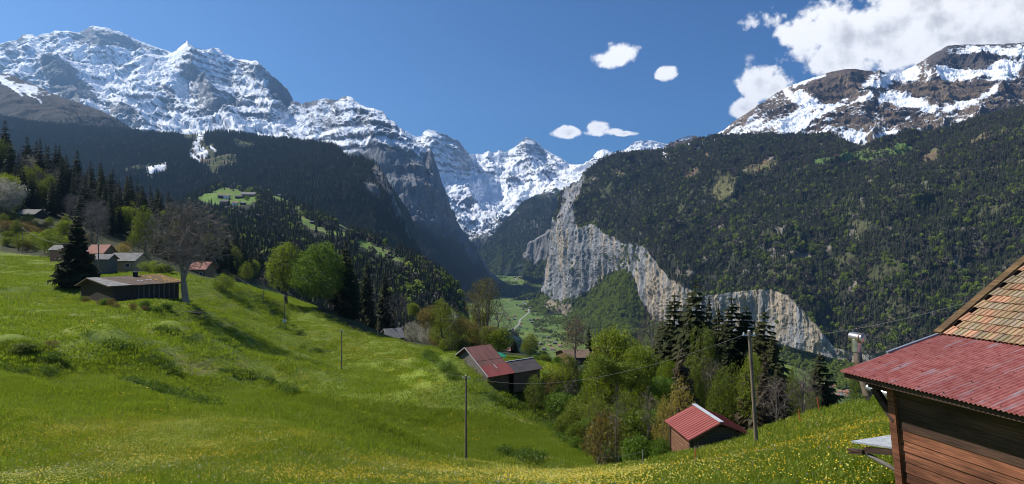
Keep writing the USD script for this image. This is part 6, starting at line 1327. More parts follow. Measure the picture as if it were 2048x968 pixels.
put_chalets(vil, 'house of the village below the brow of the flower meadow', 'houses of the village below', .95)
put_chalets([(1080, 690), (1094, 684), (1100, 692), (1110, 688), (1120, 694), (1072, 698), (1088, 700), (1105, 700), (1060, 694), (1097, 676)], 'house among trees in the valley behind the meadow patch', 'houses behind the meadow patch', 1.0)
p = valley_at(1744, 802); thing('valley_chalet', 'lone red-roofed barn in the valley field under the near eave', 'barn', p, .3, scale=1.0, ref=VK[3])
# ---- the pale road
def ribbon(name, pix, w, mat, lift=.5, kind='structure'):
    P = np.array([valley_at(*q) for q in pix]); s = np.linspace(0, len(P) - 1, 8 * len(P)); P = PchipInterpolator(np.arange(len(P)), P)(s)
    P[:, 2] = ZV(P[:, 0], P[:, 1]) + lift
    t = np.gradient(P, axis=0); n = np.stack([-t[:, 1], t[:, 0], 0 * t[:, 0]], 1); n /= np.linalg.norm(n, axis=1, keepdims=True)
    k = np.arange(len(P) - 1)
    tag(obj(name, (np.vstack([P + n * w / 2, P - n * w / 2]), np.vstack([np.stack([k, k + len(P), k + 1], 1), np.stack([k + 1, k + len(P), k + len(P) + 1], 1)])), mat), kind=kind)
M_ROAD = mat_noise('pale_road', (.25, .24, .22), (.32, .31, .29), scale=.05)
ribbon('road', [(1046, 604), (1056, 613), (1058, 622), (1050, 632), (1040, 640), (1038, 648), (1030, 656), (1024, 664), (1026, 670), (1036, 678), (1050, 690)], 10, M_ROAD)
ribbon('road', [(1020, 540), (1028, 550), (1032, 560)], 12, M_ROAD)
ribbon('road', [(1640, 800), (1665, 793), (1700, 786), (1730, 780)], 9, M_ROAD)
# ------------------------------------------------------------------ the near barn: local x runs along the eave towards the viewer, y up the roof slope, z = 0 at eye level
NB = thing('barn', 'near barn with a red corrugated roof, old clay tiles above and reddish plank wall', 'barn', (6.61, 12.5, 0), math.atan2(-.952, .306))
def grain(name, c1, c2, c3=None, rough=.8):
    N = {'tc': ('texture_coordinate', {}), 'mp': ('mapping', dict(scale=(.9, 9, 16))), 'n': ('noise_texture', dict(scale=2.0, detail=10.0, roughness=.68, distortion=.6)), 'n2': ('noise_texture', dict(scale=.9, detail=4.0)),
         'mp2': ('mapping', dict(scale=(.7, 3, 3))), 'r': ('rgb_ramp', dict(ramp=[(.30, c1), (.52, c2), (.72, c3 or c2)])), 'oi': ('object_info', {}), 'rr': ('map_range', dict(to_min=.70, to_max=1.25)), 'r2': ('map_range', dict(from_min=.35, from_max=.65, to_min=.55, to_max=1.25, clamp=True)),
         'mm': ('mix_color', dict(blend_type='multiply', fac=1.0, use_clamp=False)), 'm2': ('mix_color', dict(blend_type='multiply', fac=1.0, use_clamp=False)), 'b': ('bump', dict(strength=.6, distance=.012)), 'p': ('principled_bsdf', dict(roughness=rough, specular_ior_level=.3))}
    L = [('tc.object', 'mp.vector'), ('mp.vector', 'n.vector'), ('tc.object', 'mp2.vector'), ('mp2.vector', 'n2.vector'), ('n.fac', 'r.fac'), ('oi.random', 'rr.value'), ('n2.fac', 'r2.value'), ('r.color', 'mm.a'), ('rr.result', 'mm.b'), ('mm.result', 'm2.a'), ('r2.result', 'm2.b'), ('m2.result', 'p.base_color'), ('n.fac', 'b.height'), ('b.normal', 'p.normal')]
    return usdkit.material(stage, '/World/Looks/' + name, N, L, surface='p.BSDF')
M_PLANK = [grain('plank_red_brown', (.045, .022, .014), (.20, .074, .038), (.33, .145, .075)), grain('plank_orange_brown', (.06, .026, .014), (.27, .105, .048), (.44, .215, .11)), grain('plank_grey_brown', (.05, .030, .022), (.14, .080, .056), (.22, .145, .11))]
M_SHADED = grain('plank_eave_shade', (.022, .013, .009), (.075, .040, .026), (.12, .068, .042))  # darker copy of the planks: eave shade put into the wood colour
M_BEAM = grain('dark_beam', (.020, .013, .009), (.055, .032, .020), (.09, .055, .035))
def corrugated(name):
    """Worn red paint on corrugated iron: paler, greyer along some crests, rust at the laps."""
    N = {'tc': ('texture_coordinate', {}), 'mp': ('mapping', dict(scale=(9, .55, .55))), 'n': ('noise_texture', dict(scale=1.6, detail=6.0, roughness=.6)), 'n2': ('noise_texture', dict(scale=7.0, detail=6.0)),
         'r': ('map_range', dict(from_min=.56, from_max=.70, to_min=0, to_max=.85, clamp=True)), 'c0': ('mix_color', dict(a=(.30, .082, .066), b=(.42, .165, .14))), 'c1': ('mix_color', dict(b=(.36, .33, .34))), 'r2': ('map_range', dict(from_min=.35, from_max=.7, clamp=True)), 'oi': ('object_info', {}), 'rr': ('map_range', dict(to_min=.88, to_max=1.12)), 'm': ('mix_color', dict(blend_type='multiply', fac=1.0, use_clamp=False)), 'p': ('principled_bsdf', dict(roughness=.52, specular_ior_level=.35))}
    L = [('tc.object', 'mp.vector'), ('mp.vector', 'n.vector'), ('tc.object', 'n2.vector'), ('n2.fac', 'r2.value'), ('r2.result', 'c0.fac'), ('n.fac', 'r.value'), ('c0.result', 'c1.a'), ('r.result', 'c1.fac'), ('oi.random', 'rr.value'), ('c1.result', 'm.a'), ('rr.result', 'm.b'), ('m.result', 'p.base_color')]
    return usdkit.material(stage, '/World/Looks/' + name, N, L, surface='p.BSDF')
M_CORR = corrugated('worn_red_corrugated_iron')
def tile_mat(name, c1, c2, moss):
    N = {'tc': ('texture_coordinate', {}), 'n': ('noise_texture', dict(scale=9.0, detail=7.0, roughness=.65)), 'n2': ('noise_texture', dict(scale=14.0, detail=8.0, roughness=.7)), 'c': ('mix_color', dict(a=c1, b=c2)), 'r': ('map_range', dict(from_min=.35, from_max=.65, clamp=True)), 'r2': ('map_range', dict(from_min=.62 - moss, from_max=.72 - moss, clamp=True, to_max=.9)),
         'c2': ('mix_color', dict(b=(.27, .25, .10))), 'oi': ('object_info', {}), 'rr': ('map_range', dict(to_min=.72, to_max=1.2)), 'm': ('mix_color', dict(blend_type='multiply', fac=1.0, use_clamp=False)), 'b': ('bump', dict(strength=.35, distance=.01)), 'p': ('principled_bsdf', dict(roughness=.9, specular_ior_level=.2))}
    L = [('tc.object', 'n.vector'), ('tc.object', 'n2.vector'), ('n.fac', 'r.value'), ('r.result', 'c.fac'), ('n2.fac', 'r2.value'), ('c.result', 'c2.a'), ('r2.result', 'c2.fac'), ('oi.random', 'rr.value'), ('c2.result', 'm.a'), ('rr.result', 'm.b'), ('m.result', 'p.base_color'), ('n2.fac', 'b.height'), ('b.normal', 'p.normal')]
    return usdkit.material(stage, '/World/Looks/' + name, N, L, surface='p.BSDF')
M_TILE = [tile_mat('tile_mossy', (.28, .16, .098), (.40, .255, .155), .12), tile_mat('tile_orange', (.36, .17, .10), (.47, .26, .16), .07), tile_mat('tile_grey', (.24, .17, .115), (.36, .27, .19), .12), tile_mat('tile_fresh', (.50, .25, .17), (.56, .32, .23), -.02)]

def zc(y): return -2.6 + .62 / 2.8 * y                               # the corrugated slope
sl = C(0, 2.8, .62); sl = sl / np.linalg.norm(sl); up_c = C(0, -sl[2], sl[1])
PITCH = .0765
def sheet_mesh(x0, x1, y0, y1, e):
    n = int(round((x1 - x0) / PITCH * 8)); x = np.linspace(x0, x1, n + 1); w = .0135 * np.sin(2 * np.pi * x / PITCH)
    rows = []
    for th in (0, -.003):
        for y in (y0, y1):
            p = np.stack([x, np.full_like(x, y), np.full_like(x, zc(y))], 1) + up_c * (w + e + th)[:, None]; rows.append(p)
    v = np.vstack(rows); m = n + 1; k = np.arange(n)
    f = [np.stack([k, k + 1, m + k + 1], 1), np.stack([k, m + k + 1, m + k], 1), np.stack([2 * m + k, 3 * m + k + 1, 2 * m + k + 1], 1), np.stack([2 * m + k, 3 * m + k, 3 * m + k + 1], 1),
         np.stack([k, 2 * m + k + 1, k + 1], 1), np.stack([k, 2 * m + k, 2 * m + k + 1], 1), np.stack([m + k, m + k + 1, 3 * m + k + 1], 1), np.stack([m + k, 3 * m + k + 1, 3 * m + k], 1)]
    return v, np.vstack(f)
g = np.random.default_rng(41)
for c_ in range(7):
    x0 = c_ * 11 * PITCH
    for r_, (y0, y1, e) in enumerate(((-.0, 1.52, .0), (1.40, 2.95, .006))):
        obj('roof_sheet', sheet_mesh(x0 - (.02 if c_ else 0), x0 + 11 * PITCH, y0 - (g.uniform(0, .015) if r_ == 0 else 0), y1, e + (c_ % 2) * .0035), M_CORR, NB, smooth=40)
for c_ in range(40):                                                # screws
    for y_ in (.10, .75, 1.45, 2.1, 2.7):
        if (c_ + int(y_ * 10)) % 2 == 0:
            x_ = (c_ * 3 + .25) * PITCH
            if x_ < 5.4:
                p = C(x_, y_, zc(y_)) + up_c * .013; obj('screw', MB().tube([p, p + up_c * .012], .011, 5).mesh(), M_DARK, NB)
M_FLASH = mat_noise('grey_verge_flashing', (.15, .17, .20), (.21, .24, .28), scale=3, rough=.5, obj_space=True)
m = MB(); m.bar(C(-.01, 1.25, zc(1.25)) + up_c * .02, C(-.01, 2.85, zc(2.85)) + up_c * .02, .05, .05); obj('verge_flashing', m.mesh(), M_FLASH, NB)
# tiles
zt = lambda y: -1.96 + (1.456 / 2.51) * (y - 2.76)
st = C(0, 2.51, 1.456); st = st / np.linalg.norm(st); ut = C(0, -st[2], st[1])
TW, TL = .205, .262
prof = np.array([(0, 0), (.03, .022), (.075, .022), (.09, .004), (.125, .004), (.14, .022), (.185, .022), (.20, .004), (.222, .0)])
def tile_mesh(x, y, g):
    o = C(x, y, zt(y)); e = g.normal(0, .004, 2); L = TL + .07
    v = []
    for th in (0, -.014):
        for s in (0, L):
            lift = .034 * (1 - s / L)
            for a, h in prof: v.append(o + C(a, 0, 0) + st * s + ut * (h + lift + th + e[0] + e[1] * a))
    n = len(prof); f = []
    for k in range(n - 1): f += [(k, k + 1, n + k + 1), (k, n + k + 1, n + k), (k, 2 * n + k + 1, k + 1), (k, 2 * n + k, 2 * n + k + 1)]
    f += [(0, n, 3 * n), (0, 3 * n, 2 * n), (n - 1, 3 * n - 1, 4 * n - 1), (n - 1, 4 * n - 1, 2 * n - 1)]
    return np.array(v), np.array(f)
for r_ in range(16):
    y_ = 2.72 + r_ * TL * st[1]
    for c_ in range(int(11 + r_ * .9)):
        x_ = .06 + c_ * TW + (.107 if r_ % 2 else 0)
        q = C(6.61 + .306 * x_ + .952 * y_, 12.5 - .952 * x_ + .306 * y_, 0)
        if q[0] / q[1] > .95: continue
        u = g.random(); t_ = 3 if (r_ in (6, 7, 8) and 3 <= c_ <= 8 and u < .75) else 0 if u < .40 else 1 if u < .68 else 2
        obj('tile', tile_mesh(x_, y_, g), M_TILE[t_], NB)
m = MB(); m.bar(C(.0, 2.70, zt(2.70) - .06), C(.0, 7.0, zt(7.0) - .06), .16, .18, up=tuple(ut)); obj('barge_board', m.mesh(), M_BEAM, NB)
M_LICHEN_SUNLIT = grain('lichen_and_sunlit_board', (.07, .045, .025), (.17, .10, .04), (.26, .16, .05))
m = MB(); m.bar(C(-.03, 2.68, zt(2.68) + .065), C(-.03, 7.0, zt(7.0) + .065), .17, .03, up=tuple(ut)); obj('verge_board', m.mesh(), M_LICHEN_SUNLIT, NB)
obj('roof_deck', slab(MB(), [C(.12, 2.8, zt(2.8) - .03), C(6, 2.8, zt(2.8) - .03), C(6, 7, zt(7) - .03), C(.12, 7, zt(7) - .03)], .05).mesh(), M_BEAM, NB)
obj('roof_deck', slab(MB(), [C(.12, .06, zc(.06) - .03), C(6, .06, zc(.06) - .03), C(6, 2.78, zc(2.78) - .03), C(.12, 2.78, zc(2.78) - .03)], .03).mesh(), M_BEAM, NB)
# walls: planks one above the other, a little battered
wy = lambda z: .55 + .13 * (-2.75 - z)
x_post = .72
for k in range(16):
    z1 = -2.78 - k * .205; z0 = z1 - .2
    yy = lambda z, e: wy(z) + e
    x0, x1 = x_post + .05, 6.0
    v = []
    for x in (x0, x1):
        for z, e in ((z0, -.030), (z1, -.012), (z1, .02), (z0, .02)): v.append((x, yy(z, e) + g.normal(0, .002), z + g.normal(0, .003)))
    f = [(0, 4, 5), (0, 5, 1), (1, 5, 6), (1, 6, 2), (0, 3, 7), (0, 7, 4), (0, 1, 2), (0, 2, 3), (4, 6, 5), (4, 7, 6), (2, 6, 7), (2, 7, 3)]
    obj('plank', (np.array(v), np.array(f)), M_PLANK[int(g.choice(3, p=(.4, .35, .25)))] if k > 3 else M_SHADED, NB)  # top courses take the painted eave shade
m = MB(); m.bar(C(x_post, wy(-2.7) - .01, -2.70), C(x_post, wy(-6.0) - .01, -6.0), .15, .16); obj('corner_post', m.mesh(), M_PLANK[0], NB)
obj('gable_wall', MB().quads([[C(x_post + .02, wy(-2.7) + .05, -2.7), C(x_post + .02, wy(-6) + .05, -6.2), C(x_post + .02, 9, -6.2), C(x_post + .02, 9, -1.2)]]).add([C(x_post + .02, 2.8, -2.2), C(x_post + .02, 9, -1.2), C(x_post + .02, 6.9, zt(6.9) - .25), C(x_post + .02, wy(-2.7) + .05, -2.7)], [(0, 1, 2), (0, 3, 1)]).mesh(), M_PLANK[2], NB)
m = MB(); m.bar(C(.22, .58, -2.80), C(6, .58, -2.80), .18, .22); obj('wall_plate', m.mesh(), M_BEAM, NB)
m = MB(); m.bar(C(.03, .12, zc(.12) - .09), C(6, .12, zc(.12) - .09), .10, .12); obj('eave_beam', m.mesh(), M_BEAM, NB)
m = MB(); m.bar(C(.30, .56, -2.92), C(x_post + .02, .60, -3.45), .11, .12); obj('brace', m.mesh(), M_BEAM, NB)
for x_ in np.arange(.95, 6, .70):
    m = MB(); m.bar(C(x_, .40, zc(.40) - .20), C(x_, 2.4, zc(2.4) - .20), .10, .13); rf = obj('rafter', m.mesh(), M_BEAM, NB)
    m = MB(); m.bar(C(x_ - .02, .355, zc(.37) - .24), C(x_ + .05, .398, zc(.40) - .24), .10, .06); obj('rafter_tail', m.mesh(), M_LICHEN_SUNLIT, rf)  # paler tail pieces: sunlight on the rafter ends put into the colour
# flue with its cowl, and the tee below the eave
M_STEEL = mat_noise('dull_steel', (.34, .30, .28), (.62, .60, .58), scale=4, rough=.32, metallic=.85, obj_space=True)
M_RUSTY = mat_noise('rusting_steel', (.15, .09, .06), (.30, .24, .20), scale=6, rough=.6, metallic=.4, obj_space=True)
fx, fy = -.45, .92
fl = obj('flue_pipe', MB().tube([C(fx + .24, fy + .03, -3.22), C(fx + .03, fy, -2.5), C(fx, fy, -2.22)], .082, 18).mesh(), M_RUSTY, NB, smooth=40)
obj('flue_collar', MB().tube([C(fx, fy, -2.34), C(fx - .01, fy, -2.08)], .096, 18).mesh(), M_STEEL, fl, smooth=40)
obj('cowl', MB().tube([C(fx - .17, fy - .02, -2.035), C(fx - .12, fy, -2.035), C(fx + .14, fy + .01, -2.035), C(fx + .17, fy + .02, -2.035)], [.088, .104, .104, .088], 20).mesh(), M_STEEL, fl, smooth=40)
obj('cowl_band', MB().tube([C(fx + .10, fy, -2.035), C(fx + .125, fy, -2.035)], .109, 20).mesh(), M_RUSTY, fl, smooth=40)
obj('drain_cone', MB().tube([C(fx + .24, fy + .03, -3.22), C(fx + .25, fy + .03, -3.33)], [.082, .01], 16).mesh(), M_RUSTY, fl, smooth=40)
obj('flue_elbow', MB().tube([C(fx + .20, fy + .03, -3.04), C(fx + .40, fy + .05, -3.06), C(x_post + .05, fy + .12, -3.12)], .07, 14).mesh(), M_ZINC, fl, smooth=40)
# the little lean-to roof on the gable
M_FELT = mat_noise('grey_felt', (.26, .28, .30), (.40, .42, .44), scale=9, rough=.8, obj_space=True)
c0, c1, c2, c3 = C(x_post, wy(-4) + .0, -4.00), C(x_post, 1.75, -3.86), C(-.12, 1.55, -4.06), C(-.32, .62, -4.17)
cn = obj('canopy', slab(MB(), [c0, c1, c2, c3], .035).mesh(), M_FELT, NB)
m = MB(); m.bar(c0 + (0, .06, -.10), c3 + (.30, .08, -.10), .09, .11); m.bar(c3 + (.28, .05, -.13), c3 + (-.06, .02, -.20), .12, .05); m.bar(c3 + (.28, .05, -.18), c3 + (-.04, .02, -.26), .12, .03); obj('canopy_beam', m.mesh(), M_BEAM, cn)
M_GREYPOLE = grain('grey_pole', (.12, .10, .085), (.24, .21, .18), (.30, .27, .24))
obj('strut', MB().tube([c3 + (.22, .10, -.17), C(x_post, wy(-4.45) + .02, -4.50)], .045, 8).mesh(), M_GREYPOLE, cn)
# ------------------------------------------------------------------ poles, wires, fences, flowers, grass
POLETOP = {}
def pole(key, px, by, d, ty, label, tpx=None, r=.11, arm=False, base=False):
    foot = on_ground(px, by, max(10, d * .75), d * 1.4); d = foot[1]
    top = U(tpx if tpx else px, ty, d); h = top - foot
    T = thing('utility_pole', label, 'pole', foot, 0)
    obj('shaft', MB().tube([(0, 0, -.4), h * .5, h], [r * 1.15, r, r * .85], 9).mesh(), M_POLE, T, smooth=40)
    obj('cap', MB().tube([h, h + (0, 0, .06)], [r * .95, r * .3], 9).mesh(), M_TRIM, T)
    m = MB(); m.bar(h + C(-.35, 0, -.25), h + C(.35, 0, -.25), .06, .06); obj('cross_bar', m.mesh(), M_TRIM, T)
    for s in (-.3, .3): obj('insulator', MB().tube([h + C(s, 0, -.22), h + C(s, 0, -.06)], [.05, .035], 7).mesh(), M_WHITE, T)
    if base: obj('base_box', MB().box((-.3, -.3, 0), (.3, .3, 1.1)).mesh(), M_WHITE, T)
    POLETOP[key] = foot + h
pole('A', 932, 925, 57, 751, 'tall slim pole in the middle of the meadow, below the red-roofed barn')
pole('B', 683, 740, 124, 660, 'slim pole on the flowered mid-meadow, left of the grey-roofed shed')
pole('C', 569, 648, 160, 590, 'pole with a white foot in front of the two yellow-green trees', base=True)
pole('D', 756, 676, 200, 629, 'slim pole just left of the grey-roofed shed')
pole('E', 1514, 893, 36, 662, 'stout leaning pole at the right of the red shed', tpx=1498, r=.10)
pole('F', 197, 560, 140, 488, 'dark pole in front of the grey-walled shed on the left', r=.12)
pole('G', 45, 505, 170, 455, 'slim pole among the lime-green bushes on the left', r=.1)
def wire(name, label, p, q, sag, r=.014, n=24):
    s = np.linspace(0, 1, n)[:, None]; P = p + (q - p) * s - np.array([0, 0, 4 * sag]) * s * (1 - s)
    tag(obj(name, MB().tube(P, r, 5).mesh(), M_WIRE), label, 'wire')
up_ = lambda k: POLETOP[k] - (0, 0, .1)
wire('power_line', 'wire sagging from the mid-meadow pole across the barn to the leaning pole', up_('A'), up_('E'), 1.6, .0065)
wire('power_line', 'wire from the leaning pole up to the tiled gable of the near barn', up_('E'), U(1960, 598, 14.6), .45, .005)
wire('power_line', 'wire between the slim mid-meadow pole and the pole with a white foot', up_('B'), up_('C'), 1.2, .007)
wire('power_line', 'wire between the two tall meadow poles', up_('A'), up_('B'), 1.5, .007)
wire('power_line', 'pale cable from the pole among the bushes to the dark spruce', up_('G'), U(124, 488, 150), .8, .03)
M_POST = mat_noise('fence_post_wood', (.16, .13, .10), (.30, .26, .21), scale=4, obj_space=True)
M_STAKE = mat_noise('orange_stake', (.55, .10, .035), (.66, .15, .06), scale=4, obj_space=True)
def post(px, by, d0, d1, h, label, group=None, mat=M_POST, r=.045, lean=(0, 0), name='fence_post', cat='post'):
    p = on_ground(px, by, d0, d1); T = thing(name, label, cat, p, 0, group); hd = C(lean[0], lean[1], h)
    obj('shaft', MB().tube([(0, 0, -.2), hd], [r, r * .8], 6).mesh(), mat, T); obj('tip', MB().tube([hd, hd + (0, 0, r * .8)], [r * .8, r * .2], 6).mesh(), mat, T)
    return p + hd
g = np.random.default_rng(51)
tops = [post(px, by, 60, 160, 1.0, 'weathered post of the fence beside the path at the left edge', 'posts of the fence at the left edge', lean=g.normal(0, .08, 2)) for px, by in ((0, 600), (8, 601), (16, 600), (20, 599), (33, 600), (43, 598), (55, 598), (62, 592))]
tops2 = [post(px, by, 25, 80, 1.15, 'grey post of the sheep fence before the thicket', 'posts of the fence before the thicket', lean=g.normal(0, .05, 2)) for px, by in ((1195, 938), (1199, 935), (1203, 934), (1238, 935), (1269, 931), (1285, 940))]
wire('fence_wire', 'thin wire of the fence before the thicket', tops2[0] - (0, 0, .1), tops2[-1] - (0, 0, .1), .1, .006)
tops3 = [post(px, by, 100, 230, 1.2, 'thin post of the fence along the meadow crest', 'posts of the fence along the meadow crest') for px, by in ((430, 590), (435, 592), (442, 594), (455, 594), (487, 592), (500, 595), (513, 597), (522, 598), (480, 590))]
post(1388, 930, 18, 60, .8, 'rusty stake leaning at the corner of the red shed', mat=M_STAKE, lean=(.08, 0), r=.03, name='stake', cat='stake')
post(1390, 914, 22, 60, .6, 'grey post at the corner of the red shed')
post(1641, 829, 25, 60, 1.1, 'orange stake at the brow below the open-branched spruce', mat=M_STAKE, lean=(-.22, 0), r=.03, name='stake', cat='stake')
post(1603, 852, 25, 60, 1.0, 'orange stake left of the one at the brow', mat=M_STAKE, lean=(-.18, 0), r=.03, name='stake', cat='stake')
post(254, 648, 60, 130, 1.6, 'thin rod standing in the grass before the long old barn', r=.02, name='rod', cat='rod')
for px, by, lab in ((897, 925, 'short pale stub left of the tall meadow pole'), (909, 926, 'shorter stub next to the tall meadow pole')): post(px, by, 35, 80, .8, lab, mat=M_TRIM, r=.04, name='stub', cat='post')
# the path beside the long old barn
pp = np.array([on_ground(x, y, 60, 150) for x, y in ((70, 607), (85, 604), (100, 601), (118, 599))])
gp = lambda P: np.stack([P[:, 0], P[:, 1], ground(P[:, 0], P[:, 1]) + .06], 1)
s = np.linspace(0, 3, 20); Pp = PchipInterpolator(np.arange(4), pp)(s); a, b = gp(Pp + C(.2, -1.1, 0)), gp(Pp + C(-.2, 1.1, 0)); k = np.arange(19)
tag(obj('path', (np.vstack([a, b]), np.vstack([np.stack([k, k + 1, k + 21], 1), np.stack([k, k + 21, k + 20], 1)])), M_ROAD), kind='structure')

# ---- grass and flowers of the meadow
M_BLADE = mat_leaf('grass_blades', (.155, .215, .023), (.270, .315, .044), trans=.5, rough=.55)
M_YELLOW = mat_leaf('yellow_flowers', (.72, .46, .012), (.80, .58, .03), trans=.2)
M_PALE = mat_leaf('pale_yellow_flowers', (.62, .58, .10), (.72, .68, .22), trans=.25)
M_WHITEF = mat_leaf('white_flowers', (.70, .70, .66), (.80, .80, .78), trans=.25)
M_PURPLE = mat_leaf('purple_flowers', (.26, .13, .36), (.36, .22, .48), trans=.25)
def tuft(seed, n=46, r=.36, h=.26, w=.012):
    g = np.random.default_rng(seed); Q = []
    for _ in range(n):
        a, q = g.uniform(0, 6.28), r * math.sqrt(g.random()); p = C(math.cos(a) * q, math.sin(a) * q, -.05); hh = h * g.uniform(.5, 1.25); d = g.normal(0, .32, 2) * hh; s = g.uniform(0, 6.28); e = C(math.cos(s), math.sin(s), 0) * w
        m1, m2 = p + C(d[0] * .35, d[1] * .35, hh * .6), p + C(d[0], d[1], hh)
        Q += [[p - e, p + e, m1 + e * .8, m1 - e * .8], [m1 - e * .8, m1 + e * .8, m2 + e * .1, m2 - e * .1]]
    return MB().quads(Q).mesh()
def heads(seed, n, r, h, s):
    g = np.random.default_rng(seed); Q = []
    for _ in range(n):
        a, q = g.uniform(0, 6.28), r * math.sqrt(g.random()); c = C(math.cos(a) * q, math.sin(a) * q, h * g.uniform(.75, 1.25)); t = g.normal(0, .35, 2); u = C(1, 0, t[0]) * s / 2; v = C(0, 1, t[1]) * s / 2; ro = g.uniform(0, 1.5)
        u, v = u * math.cos(ro) + v * math.sin(ro), v * math.cos(ro) - u * math.sin(ro); Q += [[c - u - v, c + u - v, c + u + v, c - u + v], [c - u + C(0, 0, -s * .35), c + v + C(0, 0, 0), c + u + C(0, 0, -s * .35), c - v]]
    return MB().quads(Q).mesh()
def spread(n, d0, d1, seed, power=2.0):
    g = np.random.default_rng(seed); a = g.uniform(-.76, .76, n); r = (d0 ** power + (d1 ** power - d0 ** power) * g.random(n)) ** (1 / power)
    x, y = r * np.sin(a), r * np.cos(a); z = ground(x, y); P = np.stack([x, y, z], -1); px, py = proj(P)
    q = (P - C(6.61, 12.5, 0)); bx, by = q[:, 0] * .306 - q[:, 1] * .952, q[:, 0] * .952 + q[:, 1] * .306
    ok = ~((bx > .5) & (by > .5)) & (px > -40) & (px < 2090) & (py < 1060)
    wd = inpoly(px, py, [(0, 503), (0, 300), (2048, 300), (2048, 880), (1780, 795), (1640, 828), (1520, 868), (1500, 870), (1385, 912), (1330, 918), (1200, 928), (1140, 880), (1040, 800), (1090, 770), (1090, 756), (1130, 752), (1140, 726), (830, 690), (700, 655), (610, 606), (520, 570), (420, 560), (340, 540), (300, 520), (230, 500), (90, 515)]) & (r > 40)
    return P[ok & ~wd], px[ok & ~wd], py[ok & ~wd], r[ok & ~wd], g
TUFT = [(tuft(k), M_BLADE, False) for k in range(200, 205)]
TUFT_L = [(tuft(k, 64, .8, .24, .026), M_BLADE, False) for k in range(205, 209)]
TUFT_F = [(tuft(k, 80, 1.7, .24, .05), M_BLADE, False) for k in range(209, 212)]
for nm, lab, protos, n, d0, d1, sc in (('meadow_grass', 'tall grass of the near meadow', TUFT, 24000, 8, 36, 1.0), ('meadow_grass', 'grass of the middle meadow', TUFT_L, 26000, 32, 84, 1.0), ('meadow_grass', 'grass of the far meadow', TUFT_F, 24000, 78, 230, 1.0)):
    P, px, py, r, g = spread(n, d0, d1, int(d0) + 400)
    lush = np.clip(.85 + .7 * fbm(P / 6, 3, 411) + .5 * np.maximum.reduce([stroke(px, py, q, w) for q, w in (([(20, 700), (70, 715), (110, 720)], 26), ([(180, 690), (260, 700), (330, 725)], 20), ([(320, 668), (370, 678)], 18), ([(860, 720), (890, 750)], 22), ([(560, 780), (600, 800)], 20))]), .5, 1.6)
    instancer(nm, protos, P, g.uniform(0, 6.28, len(P)), np.stack([np.ones(len(P)), np.ones(len(P)), lush], 1), g.integers(0, len(protos), len(P)), lab, 'grass')
M_BANK_SHADE = mat_leaf('bank_shade_leaves', (.070, .120, .014), (.125, .180, .025), trans=.4)
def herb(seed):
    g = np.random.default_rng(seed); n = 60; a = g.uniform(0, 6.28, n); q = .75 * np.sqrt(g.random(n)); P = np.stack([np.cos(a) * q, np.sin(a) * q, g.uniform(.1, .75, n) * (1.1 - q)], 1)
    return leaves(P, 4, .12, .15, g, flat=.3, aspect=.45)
P, px, py, r, g = spread(34000, 24, 200, 470); k = g.random(len(P)) < sstep(.4, .95, bank_shade_at(px, py) + .35 * fbm(P / 3, 3, 471)); P = P[k]
instancer('lush_growth', [(herb(k), M_BANK_SHADE, False) for k in range(215, 219)], P, g.uniform(0, 6.28, len(P)), g.uniform(.7, 1.5, len(P)), g.integers(0, 4, len(P)), 'dark herbs standing in for shade on the banks of the meadow', 'ground cover')  # dark clumps added where the banks lie in shade
def flowers(name, label, mat, n, d0, d1, prob, seed, size, per, rad, h):
    P, px, py, r, g = spread(n, d0, d1, seed); k = g.random(len(P)) < prob(P, px, py); P = P[k]
    pr = [(heads(seed + j, per, rad, h, size), mat, False) for j in range(4)]
    instancer(name, pr, P, g.uniform(0, 6.28, len(P)), g.uniform(.7, 1.3, len(P)), g.integers(0, 4, len(P)), label, 'flowers')
patch = lambda P, s, sd, lo=.0, hi=.3: sstep(lo, hi, fbm(P / s, 3, sd))
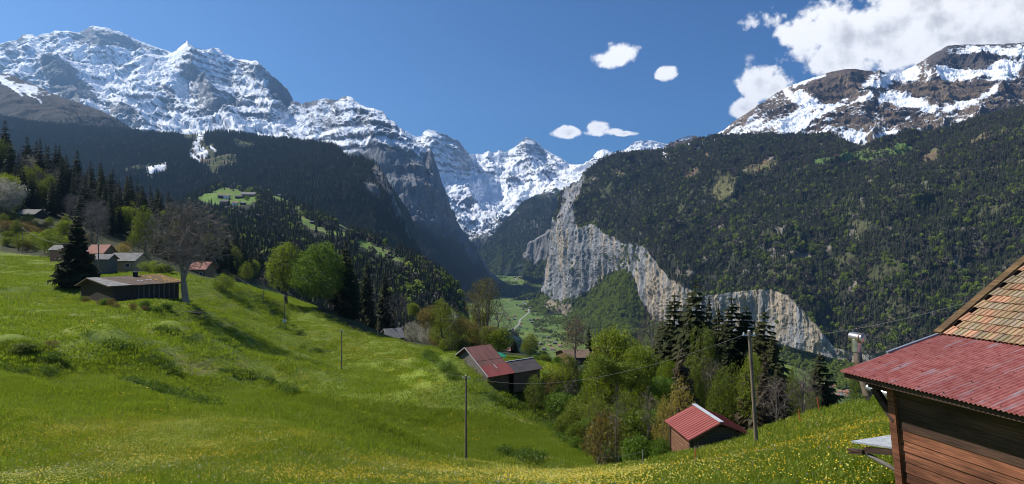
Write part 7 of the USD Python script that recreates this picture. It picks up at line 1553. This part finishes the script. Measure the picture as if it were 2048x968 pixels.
nearz = lambda px, py: np.clip(sstep(800, 880, py) * (px < 700) + sstep(905, 935, py) * (px >= 700) + (px > 1350) * sstep(800, 850, py), 0, 1)
flowers('flowers', 'yellow flowers of the near meadow', M_YELLOW, 42000, 9, 50, lambda P, px, py: nearz(px, py) * (.07 + .45 * patch(P, 5, 421, -.05, .35) + .15 * (px > 1350)), 501, .025, 5, .42, .28)
flowers('flowers', 'pale yellow flowers of the near meadow', M_PALE, 44000, 9, 56, lambda P, px, py: nearz(px, py) * (.06 + .85 * patch(P, 6, 424, .0, .35)) * (1.0 - .5 * (px > 1300)), 511, .025, 6, .45, .28)
flowers('flowers', 'white flowers of the near meadow', M_WHITEF, 9000, 8, 46, lambda P, px, py: nearz(px, py) * (.05 + .5 * patch(P, 3, 427, .25, .5)), 521, .022, 4, .3, .28)
flowers('flowers', 'purple flowers of the near meadow', M_PURPLE, 9000, 8, 46, lambda P, px, py: nearz(px, py) * (.05 + .35 * patch(P, 4, 429, .2, .5)), 531, .024, 3, .3, .28)
def midf(P, px, py):
    return np.clip(.75 * stroke(px, py, [(640, 690), (690, 700), (640, 720), (560, 760)], 34) * patch(P, 9, 431, -.3, .2) + .45 * stroke(px, py, [(700, 690), (800, 720)], 24) + .5 * stroke(px, py, [(830, 790), (920, 800), (930, 850)], 40) * patch(P, 8, 433, -.2, .2) + .9 * stroke(px, py, [(1085, 742), (1130, 742)], 9) + .25 * stroke(px, py, [(470, 610), (560, 620)], 14) + .05 * patch(P, 12, 435, .1, .4) + .25 * stroke(px, py, [(640, 780), (760, 820)], 40) * patch(P, 9, 437, 0, .3), 0, 1)
flowers('flowers', 'dandelions in drifts on the middle meadow', M_YELLOW, 60000, 40, 190, midf, 541, .075, 4, .7, .3)
# ------------------------------------------------------------------ the air: far things fade to blue
hz = trimesh.creation.box(bounds=[(-16000, -3000, -475), (16000, 17000, 3600)])
M_HAZE = usdkit.material(stage, '/World/Looks/air', {'v': ('principled_volume', dict(color=(0.36, 0.62, 1.0), density=3.3e-5, anisotropy=0.5))}, [], volume='v.volume')
tag(obj('haze', hz, M_HAZE), kind='stuff')
